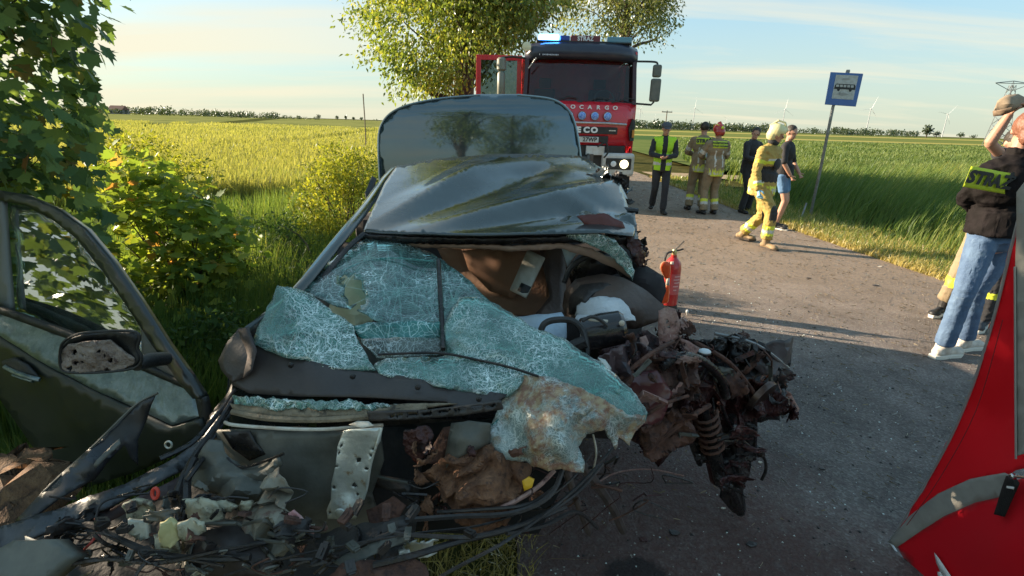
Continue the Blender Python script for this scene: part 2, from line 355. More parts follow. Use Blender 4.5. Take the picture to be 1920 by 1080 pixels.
def glassmat(name, tint, dens=.5, rough=.05, crack=0, cscale=30, ccol=(.75, .9, .88), opaque=.25, dirt=None, refl=1.0, rmin=0, cmin=.35, cmax=.95):
    """laminated glass: tinted see-through, mirror-like, with a net of cracks"""
    m, t, b = mat_new(name); lk = t.links.new; t.nodes.remove(b); o = t.nodes['Material Output']
    tr = N(t, 'ShaderNodeBsdfTransparent'); tr.inputs[0].default_value = (*tint, 1)
    gl = N(t, 'ShaderNodeBsdfGlossy'); gl.inputs['Roughness'].default_value = rough; gl.inputs[0].default_value = (refl, refl, refl, 1)
    fr = N(t, 'ShaderNodeFresnel'); fr.inputs[0].default_value = 1.55
    fa = N(t, 'ShaderNodeMath', operation='ADD'); lk(fr.outputs[0], fa.inputs[0]); fa.inputs[1].default_value = rmin
    mx = N(t, 'ShaderNodeMixShader'); lk(fa.outputs[0], mx.inputs[0]); lk(tr.outputs[0], mx.inputs[1]); lk(gl.outputs[0], mx.inputs[2]); last = mx.outputs[0]
    df = N(t, 'ShaderNodeBsdfDiffuse'); df.inputs[0].default_value = (tint[0]*.55, tint[1]*.55, tint[2]*.55, 1)
    m2 = N(t, 'ShaderNodeMixShader'); tq = N(t, 'ShaderNodeTexCoord'); oq = N(t, 'ShaderNodeTexNoise'); oq.inputs['Scale'].default_value = 9; oq.inputs['Detail'].default_value = 5; lk(tq.outputs['Object'], oq.inputs['Vector']); om = N(t, 'ShaderNodeMapRange'); om.inputs['From Min'].default_value = .35; om.inputs['From Max'].default_value = .65; om.inputs['To Min'].default_value = opaque*.25; om.inputs['To Max'].default_value = opaque*1.3; lk(oq.outputs['Fac'], om.inputs[0]); lk(om.outputs[0], m2.inputs[0]); lk(last, m2.inputs[1]); lk(df.outputs[0], m2.inputs[2]); last = m2.outputs[0]
    tc = N(t, 'ShaderNodeTexCoord')
    if crack:
        nz = N(t, 'ShaderNodeTexNoise'); nz.inputs['Scale'].default_value = cscale*.35; nz.inputs['Detail'].default_value = 4; lk(tc.outputs['Object'], nz.inputs['Vector'])
        ad = N(t, 'ShaderNodeMix', data_type='VECTOR'); ad.inputs['Factor'].default_value = .10; lk(tc.outputs['Object'], ad.inputs[4]); lk(nz.outputs['Color'], ad.inputs[5])
        prev = None
        for sc, w, st in ((cscale, .05, 1.0), (cscale*2.7, .10, .65), (cscale*.33, .022, 1.0)):
            v = N(t, 'ShaderNodeTexVoronoi', feature='DISTANCE_TO_EDGE'); v.inputs['Scale'].default_value = sc; lk(ad.outputs[1], v.inputs['Vector'])
            r = N(t, 'ShaderNodeMapRange'); r.inputs['From Min'].default_value = w*crack; r.inputs['From Max'].default_value = w*crack*.25; r.inputs['To Max'].default_value = st; lk(v.outputs['Distance'], r.inputs[0])
            if prev is None: prev = r.outputs[0]
            else:
                mm = N(t, 'ShaderNodeMath', operation='MAXIMUM'); lk(prev, mm.inputs[0]); lk(r.outputs[0], mm.inputs[1]); prev = mm.outputs[0]
        # patches: shattered fine in places, nearly whole in others
        pn = N(t, 'ShaderNodeTexNoise'); pn.inputs['Scale'].default_value = 7; pn.inputs['Detail'].default_value = 5; lk(tc.outputs['Object'], pn.inputs['Vector'])
        pr_ = N(t, 'ShaderNodeMapRange'); pr_.inputs['From Min'].default_value = .38; pr_.inputs['From Max'].default_value = .62; pr_.inputs['To Min'].default_value = cmin; pr_.inputs['To Max'].default_value = cmax; lk(pn.outputs['Fac'], pr_.inputs[0])
        pm = N(t, 'ShaderNodeMath', operation='MULTIPLY'); lk(prev, pm.inputs[0]); lk(pr_.outputs[0], pm.inputs[1])
        cd = N(t, 'ShaderNodeBsdfDiffuse'); cd.inputs[0].default_value = (*ccol, 1)
        cg = N(t, 'ShaderNodeBsdfGlossy'); cg.inputs['Roughness'].default_value = .35; cg.inputs[0].default_value = (.9, .95, .95, 1)
        cm = N(t, 'ShaderNodeMixShader'); cm.inputs[0].default_value = .45; lk(cd.outputs[0], cm.inputs[1]); lk(cg.outputs[0], cm.inputs[2])
        m3 = N(t, 'ShaderNodeMixShader'); lk(pm.outputs[0], m3.inputs[0]); lk(last, m3.inputs[1]); lk(cm.outputs[0], m3.inputs[2]); last = m3.outputs[0]
    if dirt:
        dn = N(t, 'ShaderNodeTexNoise'); dn.inputs['Scale'].default_value = dirt[2]; dn.inputs['Detail'].default_value = 8; dn.inputs['Roughness'].default_value = .75; lk(tc.outputs['Object'], dn.inputs['Vector'])
        dr = N(t, 'ShaderNodeMapRange'); dr.inputs['From Min'].default_value = dirt[1]; dr.inputs['From Max'].default_value = dirt[1]+.09; dr.inputs['To Max'].default_value = dirt[3]; lk(dn.outputs['Fac'], dr.inputs[0])
        dc = N(t, 'ShaderNodeValToRGB'); dc.color_ramp.elements[0].color = (*dirt[0], 1); dc.color_ramp.elements[0].position = .4; dc.color_ramp.elements[1].color = (*dirt[4], 1); dc.color_ramp.elements[1].position = .62
        d2 = N(t, 'ShaderNodeTexNoise'); d2.inputs['Scale'].default_value = 60; d2.inputs['Detail'].default_value = 4; lk(tc.outputs['Object'], d2.inputs['Vector']); lk(d2.outputs['Fac'], dc.inputs[0])
        dd = N(t, 'ShaderNodeBsdfDiffuse'); lk(dc.outputs[0], dd.inputs[0])
        m4 = N(t, 'ShaderNodeMixShader'); lk(dr.outputs[0], m4.inputs[0]); lk(last, m4.inputs[1]); lk(dd.outputs[0], m4.inputs[2]); last = m4.outputs[0]
    lk(last, o.inputs[0]); return m
# ================================================================== SETTING
def struct(o): o['kind'] = 'structure'; return o
def grid_sheet(name, pts, z, m, skirt=0):
    V = [(p[0], p[1], z) for p in pts]; n = len(V)
    o = mk(name, V, [tuple(range(n))], m, None, smooth=False)
    bm = bmesh.new(); bm.from_mesh(o.data); bmesh.ops.recalc_face_normals(bm, faces=bm.faces)
    if bm.faces[:] and bm.faces[:][0].normal.z < 0: bmesh.ops.reverse_faces(bm, faces=bm.faces)
    if skirt:
        r = bmesh.ops.extrude_face_region(bm, geom=list(bm.faces)); bmesh.ops.translate(bm, verts=[v for v in r['geom'] if isinstance(v, bmesh.types.BMVert)], vec=(0, 0, -skirt))
        bmesh.ops.recalc_face_normals(bm, faces=bm.faces)
    bm.to_mesh(o.data); bm.free()
    return struct(o)
soil = mat('verge_soil', (.045, .05, .018), 1.0, spec=0, c2=(.10, .09, .035), scale=1.6, bump=.8, bscale=14, c3=(.03, .028, .018), s3=6)
crop = mat('crop_green', (.19, .20, .065), 1.0, spec=0, c2=(.25, .245, .085), scale=.35, bump=1, bscale=3, c3=(.10, .12, .035), s3=.06, t3=.5, contrast=.16)
crop_r = mat('beet_green', (.09, .13, .04), 1.0, spec=0, c2=(.15, .17, .06), scale=.4, bump=1, bscale=4, contrast=.16)
crop_d = mat('dark_crop', (.055, .10, .04), 1.0, spec=0, c2=(.07, .12, .045), scale=.08, stretch=(.3, 1, 1))
crop_y = mat('ripe_crop', (.30, .27, .08), 1.0, spec=0, c2=(.36, .31, .11), scale=.05, stretch=(.3, 1, 1))
crop_m = mat('mid_crop', (.12, .15, .045), 1.0, spec=0, c2=(.16, .18, .06), scale=.03, stretch=(.3, 1, 1))
track = mat('track_dirt', (.26, .18, .10), .95, c2=(.33, .24, .14), scale=3, bump=.6, bscale=20)
tram = mat('tramline_soil', (.055, .065, .022), 1.0, spec=0, c2=(.085, .09, .03), scale=2)

grid_sheet('ground', [(-5200, -60), (5200, -60), (5200, 5600), (-5200, 5600)], -.03, soil)
# left wheat field, surface of the closed crop
grid_sheet('wheat_field', [(-3.6, 9), (-3.2, 24), (-3.0, 60), (-2, 200), (60, 900), (-1500, 900), (-900, 60), (-30, 4.5), (-9, 6.5)], .34, crop)
# right hand fields, strip by strip
grid_sheet('beet_field', [(7.5, 21.5), (60, 20.5), (200, 20), (240, 78), (9, 74)], .14, crop_r)
grid_sheet('field_strip', [(9, 74), (240, 78), (380, 118), (9, 112)], .144, crop_d)
grid_sheet('ripe_field_strip', [(9, 112), (380, 118), (500, 142), (9, 134)], .148, crop_y)
grid_sheet('field_strip', [(9, 134), (500, 142), (900, 300), (9, 260)], .152, crop_m)
grid_sheet('ripe_field_strip', [(9, 260), (900, 300), (1500, 430), (9, 380)], .156, crop_y)
grid_sheet('field_strip', [(9, 380), (1500, 430), (3000, 900), (60, 900)], .160, crop_m)
tr_pts = [(5.0, 19.0), (9, 19.1), (16, 18.9), (30, 18.2), (60, 17), (60, 19.0), (30, 19.7), (16, 20.3), (9, 20.7), (4.9, 21.2)]
grid_sheet('dirt_track', tr_pts, .02, track)

# asphalt
def asphalt():
    m, t, b = mat_new('asphalt'); lk = t.links.new
    tc = N(t, 'ShaderNodeTexCoord')
    v = N(t, 'ShaderNodeTexVoronoi'); v.inputs['Scale'].default_value = 95; lk(tc.outputs['Object'], v.inputs['Vector'])
    n = N(t, 'ShaderNodeTexNoise'); n.inputs['Scale'].default_value = 2.2; n.inputs['Detail'].default_value = 9; n.inputs['Roughness'].default_value = .7; lk(tc.outputs['Object'], n.inputs['Vector'])
    rp = N(t, 'ShaderNodeValToRGB'); e = rp.color_ramp.elements; e[0].position = .0; e[0].color = (.120, .100, .094, 1); e[1].position = 1; e[1].color = (.23, .215, .195, 1)
    x = e.new(.72); x.color = (.172, .146, .136, 1)
    sp_ = N(t, 'ShaderNodeSeparateColor'); lk(v.outputs['Color'], sp_.inputs[0]); lk(sp_.outputs[0], rp.inputs[0])
    mr = N(t, 'ShaderNodeMapRange'); mr.inputs['From Min'].default_value = .35; mr.inputs['From Max'].default_value = .68; mr.inputs['To Min'].default_value = .68; mr.inputs['To Max'].default_value = 1.3; lk(n.outputs['Fac'], mr.inputs[0])
    nb = N(t, 'ShaderNodeTexNoise'); nb.inputs['Scale'].default_value = .55; nb.inputs['Detail'].default_value = 5; lk(tc.outputs['Object'], nb.inputs['Vector'])
    mb_ = N(t, 'ShaderNodeMapRange'); mb_.inputs['From Min'].default_value = .42; mb_.inputs['From Max'].default_value = .58; mb_.inputs['To Min'].default_value = .82; mb_.inputs['To Max'].default_value = 1.12; lk(nb.outputs['Fac'], mb_.inputs[0])
    wn = N(t, 'ShaderNodeMix', data_type='VECTOR'); wn.inputs['Factor'].default_value = .22; lk(tc.outputs['Object'], wn.inputs[4]); lk(n.outputs['Color'], wn.inputs[5])
    vc = N(t, 'ShaderNodeTexVoronoi', feature='DISTANCE_TO_EDGE'); vc.inputs['Scale'].default_value = .75; lk(wn.outputs[1], vc.inputs['Vector'])
    ck = N(t, 'ShaderNodeMapRange'); ck.inputs['From Min'].default_value = .002; ck.inputs['From Max'].default_value = .010; ck.inputs['To Min'].default_value = .86; ck.inputs['To Max'].default_value = 1; lk(vc.outputs['Distance'], ck.inputs[0])
    mk1 = N(t, 'ShaderNodeMath', operation='MULTIPLY'); lk(mr.outputs[0], mk1.inputs[0]); lk(mb_.outputs[0], mk1.inputs[1])
    mk2 = N(t, 'ShaderNodeMath', operation='MULTIPLY'); lk(mk1.outputs[0], mk2.inputs[0]); lk(ck.outputs[0], mk2.inputs[1])
    mu = N(t, 'ShaderNodeVectorMath', operation='SCALE'); lk(rp.outputs[0], mu.inputs[0]); lk(mk2.outputs[0], mu.inputs['Scale'])
    # dusty earth carried over the lane further up the road
    sx = N(t, 'ShaderNodeSeparateXYZ'); lk(tc.outputs['Object'], sx.inputs[0])
    g = N(t, 'ShaderNodeMapRange'); g.inputs['From Min'].default_value = 3.6; g.inputs['From Max'].default_value = 6.5; g.inputs['To Max'].default_value = .82; lk(sx.outputs['Y'], g.inputs[0])
    n3 = N(t, 'ShaderNodeTexNoise'); n3.inputs['Scale'].default_value = 26; n3.inputs['Detail'].default_value = 7; n3.inputs['Roughness'].default_value = .8; lk(tc.outputs['Object'], n3.inputs['Vector'])
    m3 = N(t, 'ShaderNodeMapRange'); m3.inputs['From Min'].default_value = .36; m3.inputs['From Max'].default_value = .58; lk(n3.outputs['Fac'], m3.inputs[0])
    gm = N(t, 'ShaderNodeMath', operation='MULTIPLY'); lk(g.outputs[0], gm.inputs[0]); lk(m3.outputs[0], gm.inputs[1])
    mx = N(t, 'ShaderNodeMix', data_type='RGBA'); lk(gm.outputs[0], mx.inputs['Factor']); lk(mu.outputs[0], mx.inputs[6]); mx.inputs[7].default_value = (.32, .225, .145, 1)
    # fluids and rust-brown dirt spilled under the wreck
    dv = N(t, 'ShaderNodeVectorMath', operation='DISTANCE'); dv.inputs[1].default_value = (.62, 1.85, 0); lk(tc.outputs['Object'], dv.inputs[0])
    n4 = N(t, 'ShaderNodeTexNoise'); n4.inputs['Scale'].default_value = 4.5; n4.inputs['Detail'].default_value = 8; n4.inputs['Roughness'].default_value = .72; lk(tc.outputs['Object'], n4.inputs['Vector'])
    a4 = N(t, 'ShaderNodeMath', operation='MULTIPLY_ADD'); a4.inputs[1].default_value = 1.5; lk(n4.outputs['Fac'], a4.inputs[0]); lk(dv.outputs['Value'], a4.inputs[2])
    m4 = N(t, 'ShaderNodeMapRange'); m4.inputs['From Min'].default_value = 1.95; m4.inputs['From Max'].default_value = 1.3; m4.inputs['To Max'].default_value = .95; lk(a4.outputs[0], m4.inputs[0])
    m44 = N(t, 'ShaderNodeMath', operation='MULTIPLY'); m44.use_clamp = True; lk(m4.outputs[0], m44.inputs[0])
    n5 = N(t, 'ShaderNodeMapRange'); n5.inputs['From Min'].default_value = .3; n5.inputs['From Max'].default_value = .6; n5.inputs['To Min'].default_value = .35; lk(n3.outputs['Fac'], n5.inputs[0]); lk(n5.outputs[0], m44.inputs[1])
    mz = N(t, 'ShaderNodeMix', data_type='RGBA'); lk(m44.outputs[0], mz.inputs['Factor']); lk(mx.outputs[2], mz.inputs[6]); mz.inputs[7].default_value = (.10, .052, .045, 1)
    dw = N(t, 'ShaderNodeVectorMath', operation='DISTANCE'); dw.inputs[1].default_value = (.52, 1.62, 0); lk(tc.outputs['Object'], dw.inputs[0])
    aw = N(t, 'ShaderNodeMath', operation='MULTIPLY_ADD'); aw.inputs[1].default_value = .16; lk(n4.outputs['Fac'], aw.inputs[0]); lk(dw.outputs['Value'], aw.inputs[2])
    mw = N(t, 'ShaderNodeMapRange'); mw.inputs['From Min'].default_value = .215; mw.inputs['From Max'].default_value = .185; mw.inputs['To Max'].default_value = .8; lk(aw.outputs[0], mw.inputs[0])
    my = N(t, 'ShaderNodeMix', data_type='RGBA'); lk(mw.outputs[0], my.inputs['Factor']); lk(mz.outputs[2], my.inputs[6]); my.inputs[7].default_value = (.012, .011, .013, 1)
    lk(my.outputs[2], b.inputs['Base Color']); b.inputs['Roughness'].default_value = .86; b.inputs['Specular IOR Level'].default_value = .35
    bp = N(t, 'ShaderNodeBump'); bp.inputs['Strength'].default_value = .9; bp.inputs['Distance'].default_value = .006; lk(v.outputs['Distance'], bp.inputs['Height'])
    bn = N(t, 'ShaderNodeBump'); bn.inputs['Strength'].default_value = .5; bn.inputs['Distance'].default_value = .02; lk(n3.outputs['Fac'], bn.inputs['Height']); lk(bp.outputs[0], bn.inputs['Normal']); lk(bn.outputs[0], b.inputs['Normal'])
    return m
def road():
    ys = list(np.linspace(-20, 24, 120))
    right = []; left = []
    for y in ys:
        xr = np.interp(y, [-20, 3, 6.2, 9.4, 14, 21, 24], [5.9, 5.5, 5.17, 4.93, 4.8, 4.7, 4.3]); xl = np.interp(y, [-20, 1.6, 3, 10, 21, 24], [-.2, .06, -.15, -.25, -.7, -1.3])
        right.append((xr+.07*noise.noise(Vector((0, y*1.7, 3)))+.03*noise.noise(Vector((0, y*7, 3))), y)); left.append((xl+.08*noise.noise(Vector((5, y*2, 3))), y))
    far_r = [(3.2, 30), (0.5, 38), (-6, 52), (-20, 75)]; far_l = [(-23, 73), (-9, 49), (-3, 36), (-1.6, 29)]
    grid_sheet('asphalt_road', right+far_r+far_l+left[::-1], 0, asphalt(), skirt=.06)
road()

# ------------------------------------------------------------------ plants
M_grass = leafmat('grass_blades', [(0, (.075, .14, .045)), (.5, (.15, .22, .07)), (.8, (.27, .30, .10)), (1, (.36, .31, .10))], trans=.5, tcol=(1.3, 1.25, .5), gl=.03)
M_wheat = leafmat('wheat', [(0, (.11, .135, .045)), (.45, (.24, .255, .09)), (.75, (.37, .355, .14)), (1, (.46, .43, .20))], trans=.4, gl=.01)
M_beet = leafmat('beet_leaves', [(0, (.06, .11, .035)), (.6, (.12, .17, .06)), (1, (.21, .25, .10))], trans=.4, gl=.02)
M_straw = leafmat('straw', [(0, (.28, .22, .07)), (.6, (.50, .40, .13)), (1, (.62, .54, .26))], trans=.3)
M_maple = leafmat('maple_leaves', [(0, (.08, .135, .06)), (.55, (.14, .22, .08)), (.86, (.24, .30, .075)), (1, (.20, .15, .03))], trans=.42, gl=.16)
M_maple_o = leafmat('maple_leaf', [(0, (.08, .135, .06)), (.55, (.14, .22, .08)), (.90, (.24, .30, .075)), (1, (.22, .10, .03))], trans=.42, gl=.16, attr=False)
M_young = leafmat('young_maple_leaves', [(0, (.13, .20, .05)), (.6, (.26, .34, .07)), (.9, (.46, .46, .09)), (1, (.46, .22, .09))], trans=.6)
M_young_o = leafmat('young_maple_leaf', [(0, (.13, .20, .05)), (.6, (.26, .34, .07)), (.9, (.46, .46, .09)), (1, (.46, .22, .09))], trans=.5, attr=False)
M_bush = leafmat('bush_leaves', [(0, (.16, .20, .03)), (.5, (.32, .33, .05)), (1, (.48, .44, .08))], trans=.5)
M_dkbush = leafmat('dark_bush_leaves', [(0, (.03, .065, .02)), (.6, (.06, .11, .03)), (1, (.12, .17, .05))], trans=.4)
M_ash = leafmat('ash_leaves', [(0, (.11, .155, .04)), (.5, (.21, .27, .065)), (.85, (.38, .39, .09)), (1, (.50, .42, .10))], trans=.5)
M_oak = leafmat('oak_leaves', [(0, (.11, .14, .05)), (.6, (.22, .25, .10)), (1, (.42, .36, .15))], trans=.45)
M_far = leafmat('far_foliage', [(0, (.035, .06, .035)), (1, (.09, .11, .06))], trans=.3)
bark = mat('bark', (.06, .045, .03), .95, c2=(.12, .095, .065), scale=12, bump=1, bscale=30, stretch=(1, 1, .3))

def blades(name, P, h, w, mat_, lean=.25, wind=(0, 0), var=None, profile=(1, .75, .08), mid=.55, parent=None, label=None, cat='grass', tipvar=0):
    n = len(P); P = np.asarray(P, float)
    az = rng.uniform(0, 2*math.pi, n); s = np.c_[np.cos(az), np.sin(az), np.zeros(n)]*w[:, None]*.5
    la = rng.uniform(0, 2*math.pi, n); ln = np.abs(rng.normal(0, lean, n)); Ld = np.c_[np.cos(la)*ln+wind[0], np.sin(la)*ln+wind[1]]
    mid_ = P+np.c_[Ld*h[:, None]*.3, h*mid]; top = P+np.c_[Ld*h[:, None], h*(1-.25*np.minimum(ln, 1))]
    V = np.stack([P-s*profile[0], P+s*profile[0], mid_-s*profile[1], mid_+s*profile[1], top-s*profile[2], top+s*profile[2]], 1).reshape(-1, 3)
    b = np.arange(n)[:, None]*6; F = np.concatenate([b+np.array([[0, 1, 3, 2]]), b+np.array([[2, 3, 5, 4]])], 0)
    if var is None: var = rng.uniform(0, 1, n)
    vv = np.repeat(var, 6).reshape(-1, 6); vv[:, 4:] = np.clip(vv[:, 4:]+tipvar, 0, 1)
    me_o = mk_fast(name, V, F, mat_, vv.ravel(), parent)
    if label: tag(me_o, label, cat, kind='stuff')
    return me_o
def mk_fast(name, V, F, m, var, parent=None):
    if parent is not None: V = V - WM.get(parent.name, 0)
    me = bpy.data.meshes.new(name); k = F.shape[1]; n = len(F)
    me.vertices.add(len(V)); me.vertices.foreach_set('co', V.astype(np.float32).ravel())
    me.loops.add(n*k); me.loops.foreach_set('vertex_index', F.astype(np.int32).ravel())
    me.polygons.add(n); me.polygons.foreach_set('loop_start', np.arange(0, n*k, k, dtype=np.int32)); me.update(calc_edges=True)
    if var is not None: a = me.attributes.new('var', 'FLOAT', 'POINT'); a.data.foreach_set('value', np.asarray(var, np.float32))
    me.materials.append(m); return link(name, me, parent)

def fan(pts):
    V = [(0, .25, 0)]+[(x, y, .12*abs(x)) for x, y in pts]; n = len(pts)
    return np.array(V), np.array([(0, 1+i, 1+(i+1) % n) for i in range(n)])
MAPLE = fan([(0, -.02), (.20, .02), (.46, .0), (.40, .16), (.58, .38), (.40, .42), (.44, .66), (.20, .60), (.12, .74), (0, 1.0), (-.12, .74), (-.20, .60), (-.44, .66), (-.40, .42), (-.58, .38), (-.40, .16), (-.46, .0), (-.20, .02)])
OVAL = (np.array([(0, 0, 0), (.26, .4, .06), (0, .5, -.03), (-.26, .4, .06), (0, 1, -.04)]), np.array([(0, 1, 2), (0, 2, 3), (1, 4, 2), (3, 2, 4)]))
RHOMB = (np.array([(0, 0, 0), (.36, .5, .08), (0, 1, 0), (-.36, .5, .08)]), np.array([(0, 1, 2), (0, 2, 3)]))
def frames(T, Nn):
    T = T/np.linalg.norm(T, axis=1, keepdims=True); X = np.cross(T, Nn); X /= np.linalg.norm(X, axis=1, keepdims=True)+1e-9; Z = np.cross(X, T)
    return np.stack([X, T, Z], 2)           # columns
def leaf_cloud(name, tpl, P, T, Nn, s, mat_, var, parent=None):
    Rm = frames(T, Nn); tv, tf = tpl; V = np.einsum('nij,kj->nki', Rm, tv)*s[:, None, None]+P[:, None, :]
    F = (tf[None]+(np.arange(len(P))*len(tv))[:, None, None]).reshape(-1, 3)
    return mk_fast(name, V.reshape(-1, 3), F, mat_, np.repeat(var, len(tv)), parent)
def rand_dirs(n): v = rng.normal(size=(n, 3)); return v/np.linalg.norm(v, axis=1, keepdims=True)
def sprays(C, centre, n_leaf, spread, droop=.5, flat=.35):
    """leaf positions and directions around twig points C; leaves face outward and upward, tips hang"""
    m = len(C); k = n_leaf; P = np.repeat(C, k, 0)+rng.normal(0, 1, (m*k, 3))*spread*np.array([1, 1, .6])
    outw = P-centre; outw /= np.linalg.norm(outw, axis=1, keepdims=True)+1e-9
    T = outw*.7+rand_dirs(m*k)*.9; T[:, 2] -= droop
    Nn = rand_dirs(m*k)*flat*2+outw*.5; Nn[:, 2] += .8
    return P, T, Nn
def clumps(centre, rad, n_cl, n_tw, cl_r, shell=.55, accept=None):
    out_ = []; tries = 0
    cs = []
    while len(cs) < n_cl and tries < n_cl*60:
        tries += 1; d = rand_dirs(1)[0]; rr = rng.uniform(shell, 1)**.7; p = np.array(centre)+d*np.array(rad)*rr
        if accept is None or accept(p): cs.append(p)
    cs = np.array(cs); tw = np.repeat(cs, n_tw, 0)+rng.normal(0, 1, (len(cs)*n_tw, 3))*cl_r*np.array([1, 1, .65])
    return cs, tw
def limbs(mb, base, top, cs, r0, n_main=7, n_conn=60, rl=.25):
    """trunk, main limbs to clump groups, thin branches to clumps"""
    base = np.array(base, float); top = np.array(top, float); ax = top-base
    tr = [base+ax*t+np.array([.12*math.sin(5*t+base[0]), .1*math.sin(4*t+1), 0])*np.linalg.norm(ax)*.12*t for t in np.linspace(0, 1, 8)]
    mb.tube(tr, [r0*(1.35 if i == 0 else 1-.75*i/7) for i in range(8)], 12)
    idx = rng.permutation(len(cs))[:n_conn]
    for j, i in enumerate(idx):
        c = cs[i]; t = float(np.clip(((c-base) @ ax)/(ax @ ax)-.18-.1*rng.random(), .25, .98)); k = t*7; a = tr[int(k)]+(tr[min(int(k)+1, 7)]-tr[int(k)])*(k-int(k))
        main = j < n_main; r1 = r0*(rl*1.6 if main else rl*.5)*(1-.4*t)
        m1 = a+(c-a)*.4+np.array([0, 0, .06])*np.linalg.norm(c-a)+rng.normal(0, .06, 3)*np.linalg.norm(c-a); m2 = a+(c-a)*.75+rng.normal(0, .05, 3)*np.linalg.norm(c-a)
        mb.tube(crom([a, m1, m2, c], 3), list(np.linspace(r1, r1*.15, 10)), 6)
def make_tree(name, base, top, centre, rad, n_cl, n_tw, k, cl_r, size, tpl, m_, r0, label, cat='tree', accept=None, shell=.5, droop=.4, spread=.25, group=None, n_conn=60, extra=None):
    t = thing(name, base, label, cat, group)
    cs, tw = clumps(centre, rad, n_cl, n_tw, cl_r, shell, accept)
    if extra is not None:
        for (c_, r_x, a_, b_) in extra:
            c2, t2 = clumps(c_, r_x, a_, n_tw, cl_r, .2); cs = np.r_[cs, c2]; tw = np.r_[tw, t2]
    P, T, Nn = sprays(tw, np.array(centre), k, spread, droop)
    clv = np.repeat(np.repeat(rng.normal(0, .16, len(cs)), n_tw), k)
    var = np.clip(rng.normal(.48, .2, len(P))+clv, 0, 1)
    mb = MB(); limbs(mb, base, top, cs, r0, n_conn=n_conn); mb.build('trunk', bark, t, smooth=True)
    c = leaf_cloud('crown', tpl, P, T, Nn, rng.uniform(.65, 1.2, len(P))*size, m_, var, t); c['kind'] = 'stuff'
    return t
# ------------------------------------------------------------------ grasses and crops (built as blades)
def samp(n, ymin, ymax, xf, power=1.0):
    """points thinning out with distance; xf(y)->(x0,x1)"""
    u = rng.uniform(0, 1, n); Y = ymin*(ymax/ymin)**(u**power); x0, x1 = xf(Y); X = x0+(x1-x0)*rng.uniform(0, 1, n)
    return X, Y
def nz2(X, Y, f, o=0): return np.array([noise.noise(Vector((float(x)*f+o, float(y)*f, o*1.3))) for x, y in zip(X, Y)])
# wheat on the left
TL = [[at(430, 277, z=.4), at(520, 274, z=.4), at(600, 265, z=.4), at(660, 254, z=.4), at(715, 247, z=.4)],
      [at(200, 284, z=.4), at(300, 286, z=.4), at(380, 284, z=.4), at(450, 276, z=.4)],
      [at(170, 228, z=.4), at(300, 231, z=.4), at(430, 229, z=.4), at(520, 221, z=.4)],
      [at(560, 239, z=.4), at(640, 243, z=.4), at(720, 241, z=.4)]]
TLs = [crom(t, 6) for t in TL]
n = 230000; X, Y = samp(n, 6.0, 75, lambda y: (-1.02*y-3, np.where(y < 12, -3.5, -.12*y-1.2)))
keep = ~((Y < 8.5) & (X > -4.5-(8.5-Y)))
for t in TLs:
    t = np.array(t)[:, :2]
    d = np.full(n, 1e9)
    for i in range(len(t)-1):
        a, b = t[i], t[i+1]; ab = b-a; q = np.clip(((X-a[0])*ab[0]+(Y-a[1])*ab[1])/(ab @ ab), 0, 1); d = np.minimum(d, np.hypot(X-a[0]-q*ab[0], Y-a[1]-q*ab[1]))
    keep &= ~(d < .019*Y)
X, Y = X[keep], Y[keep]; n = len(X)
pn = nz2(X, Y, .12); h = .40+.06*rng.normal(size=n)+.05*pn
blades('wheat_plants', np.c_[X, Y, np.full(n, .10)], h+.18, np.maximum(.010, .0011*Y)*rng.uniform(.7, 1.3, n), M_wheat, lean=.22, wind=(.12, -.03), var=np.clip(.45+.16*pn+rng.normal(0, .10, n), 0, 1), profile=(.5, .8, .75), mid=.6, label='dense yellow green wheat covering the field left of the road', cat='crop', tipvar=.22)
for t in TLs[:]:
    t = np.array(t); V = []; 
    for i, p in enumerate(t):
        d = t[min(i+1, len(t)-1)]-t[max(i-1, 0)]; nn = np.array([-d[1], d[0], 0])/np.hypot(d[0], d[1]); w = .017*p[1]
        V += [p+nn*w-(0, 0, .05), p-nn*w-(0, 0, .05)]
    struct(mk('tramline', V, [(2*i, 2*i+1, 2*i+3, 2*i+2) for i in range(len(t)-1)], tram, None, False))
# beet-like crop on the right, in rows
n = 80000; X, Y = samp(n, 21.6, 90, lambda y: (.22*y+2.5+0*y, 1.15*y)); X = X[:]; Y = np.round(Y/ .55)*.55+rng.normal(0, .12, n)
pn = nz2(X, Y, .15, 4); blades('crop_plants', np.c_[X, Y, np.full(n, .1)], .34+.06*rng.normal(size=n), np.maximum(.035, .0016*Y)*rng.uniform(.6, 1.3, n), M_beet, lean=.5, wind=(.1, 0), var=np.clip(.5+.4*pn+rng.normal(0, .2, n), 0, 1), profile=(.6, 1.2, .3), label='leafy green crop in rows beyond the dirt track', cat='crop', tipvar=.2)
# bank of tall grass between road and track
n = 62000; X, Y = samp(n, 4.6, 19.3, lambda y: (5.9+.06*(y < 8)*1.0+.25, 5.9+1.05*y+6*(y < 9))); keep = (Y < 18.7) & ~((X < 7.2) & (Y > 15.5)); X, Y = X[keep], Y[keep]; n = len(X)
pn = nz2(X, Y, .5, 2); edge = np.clip((X-6.0)/1.2, .25, 1)
bankz = -.03+.12*np.clip((X-6.2)/1.5, 0, 1)
blades('tall_grass', np.c_[X, Y, bankz-.02], (.62+.22*pn+.1*rng.normal(size=n))*edge, np.maximum(.010, .0013*Y)*rng.uniform(.7, 1.5, n), M_grass, lean=.22, wind=(.42, .1), var=np.clip(.45+.35*pn+rng.normal(0, .18, n), 0, 1), label='tall green grass leaning in the ditch right of the road')
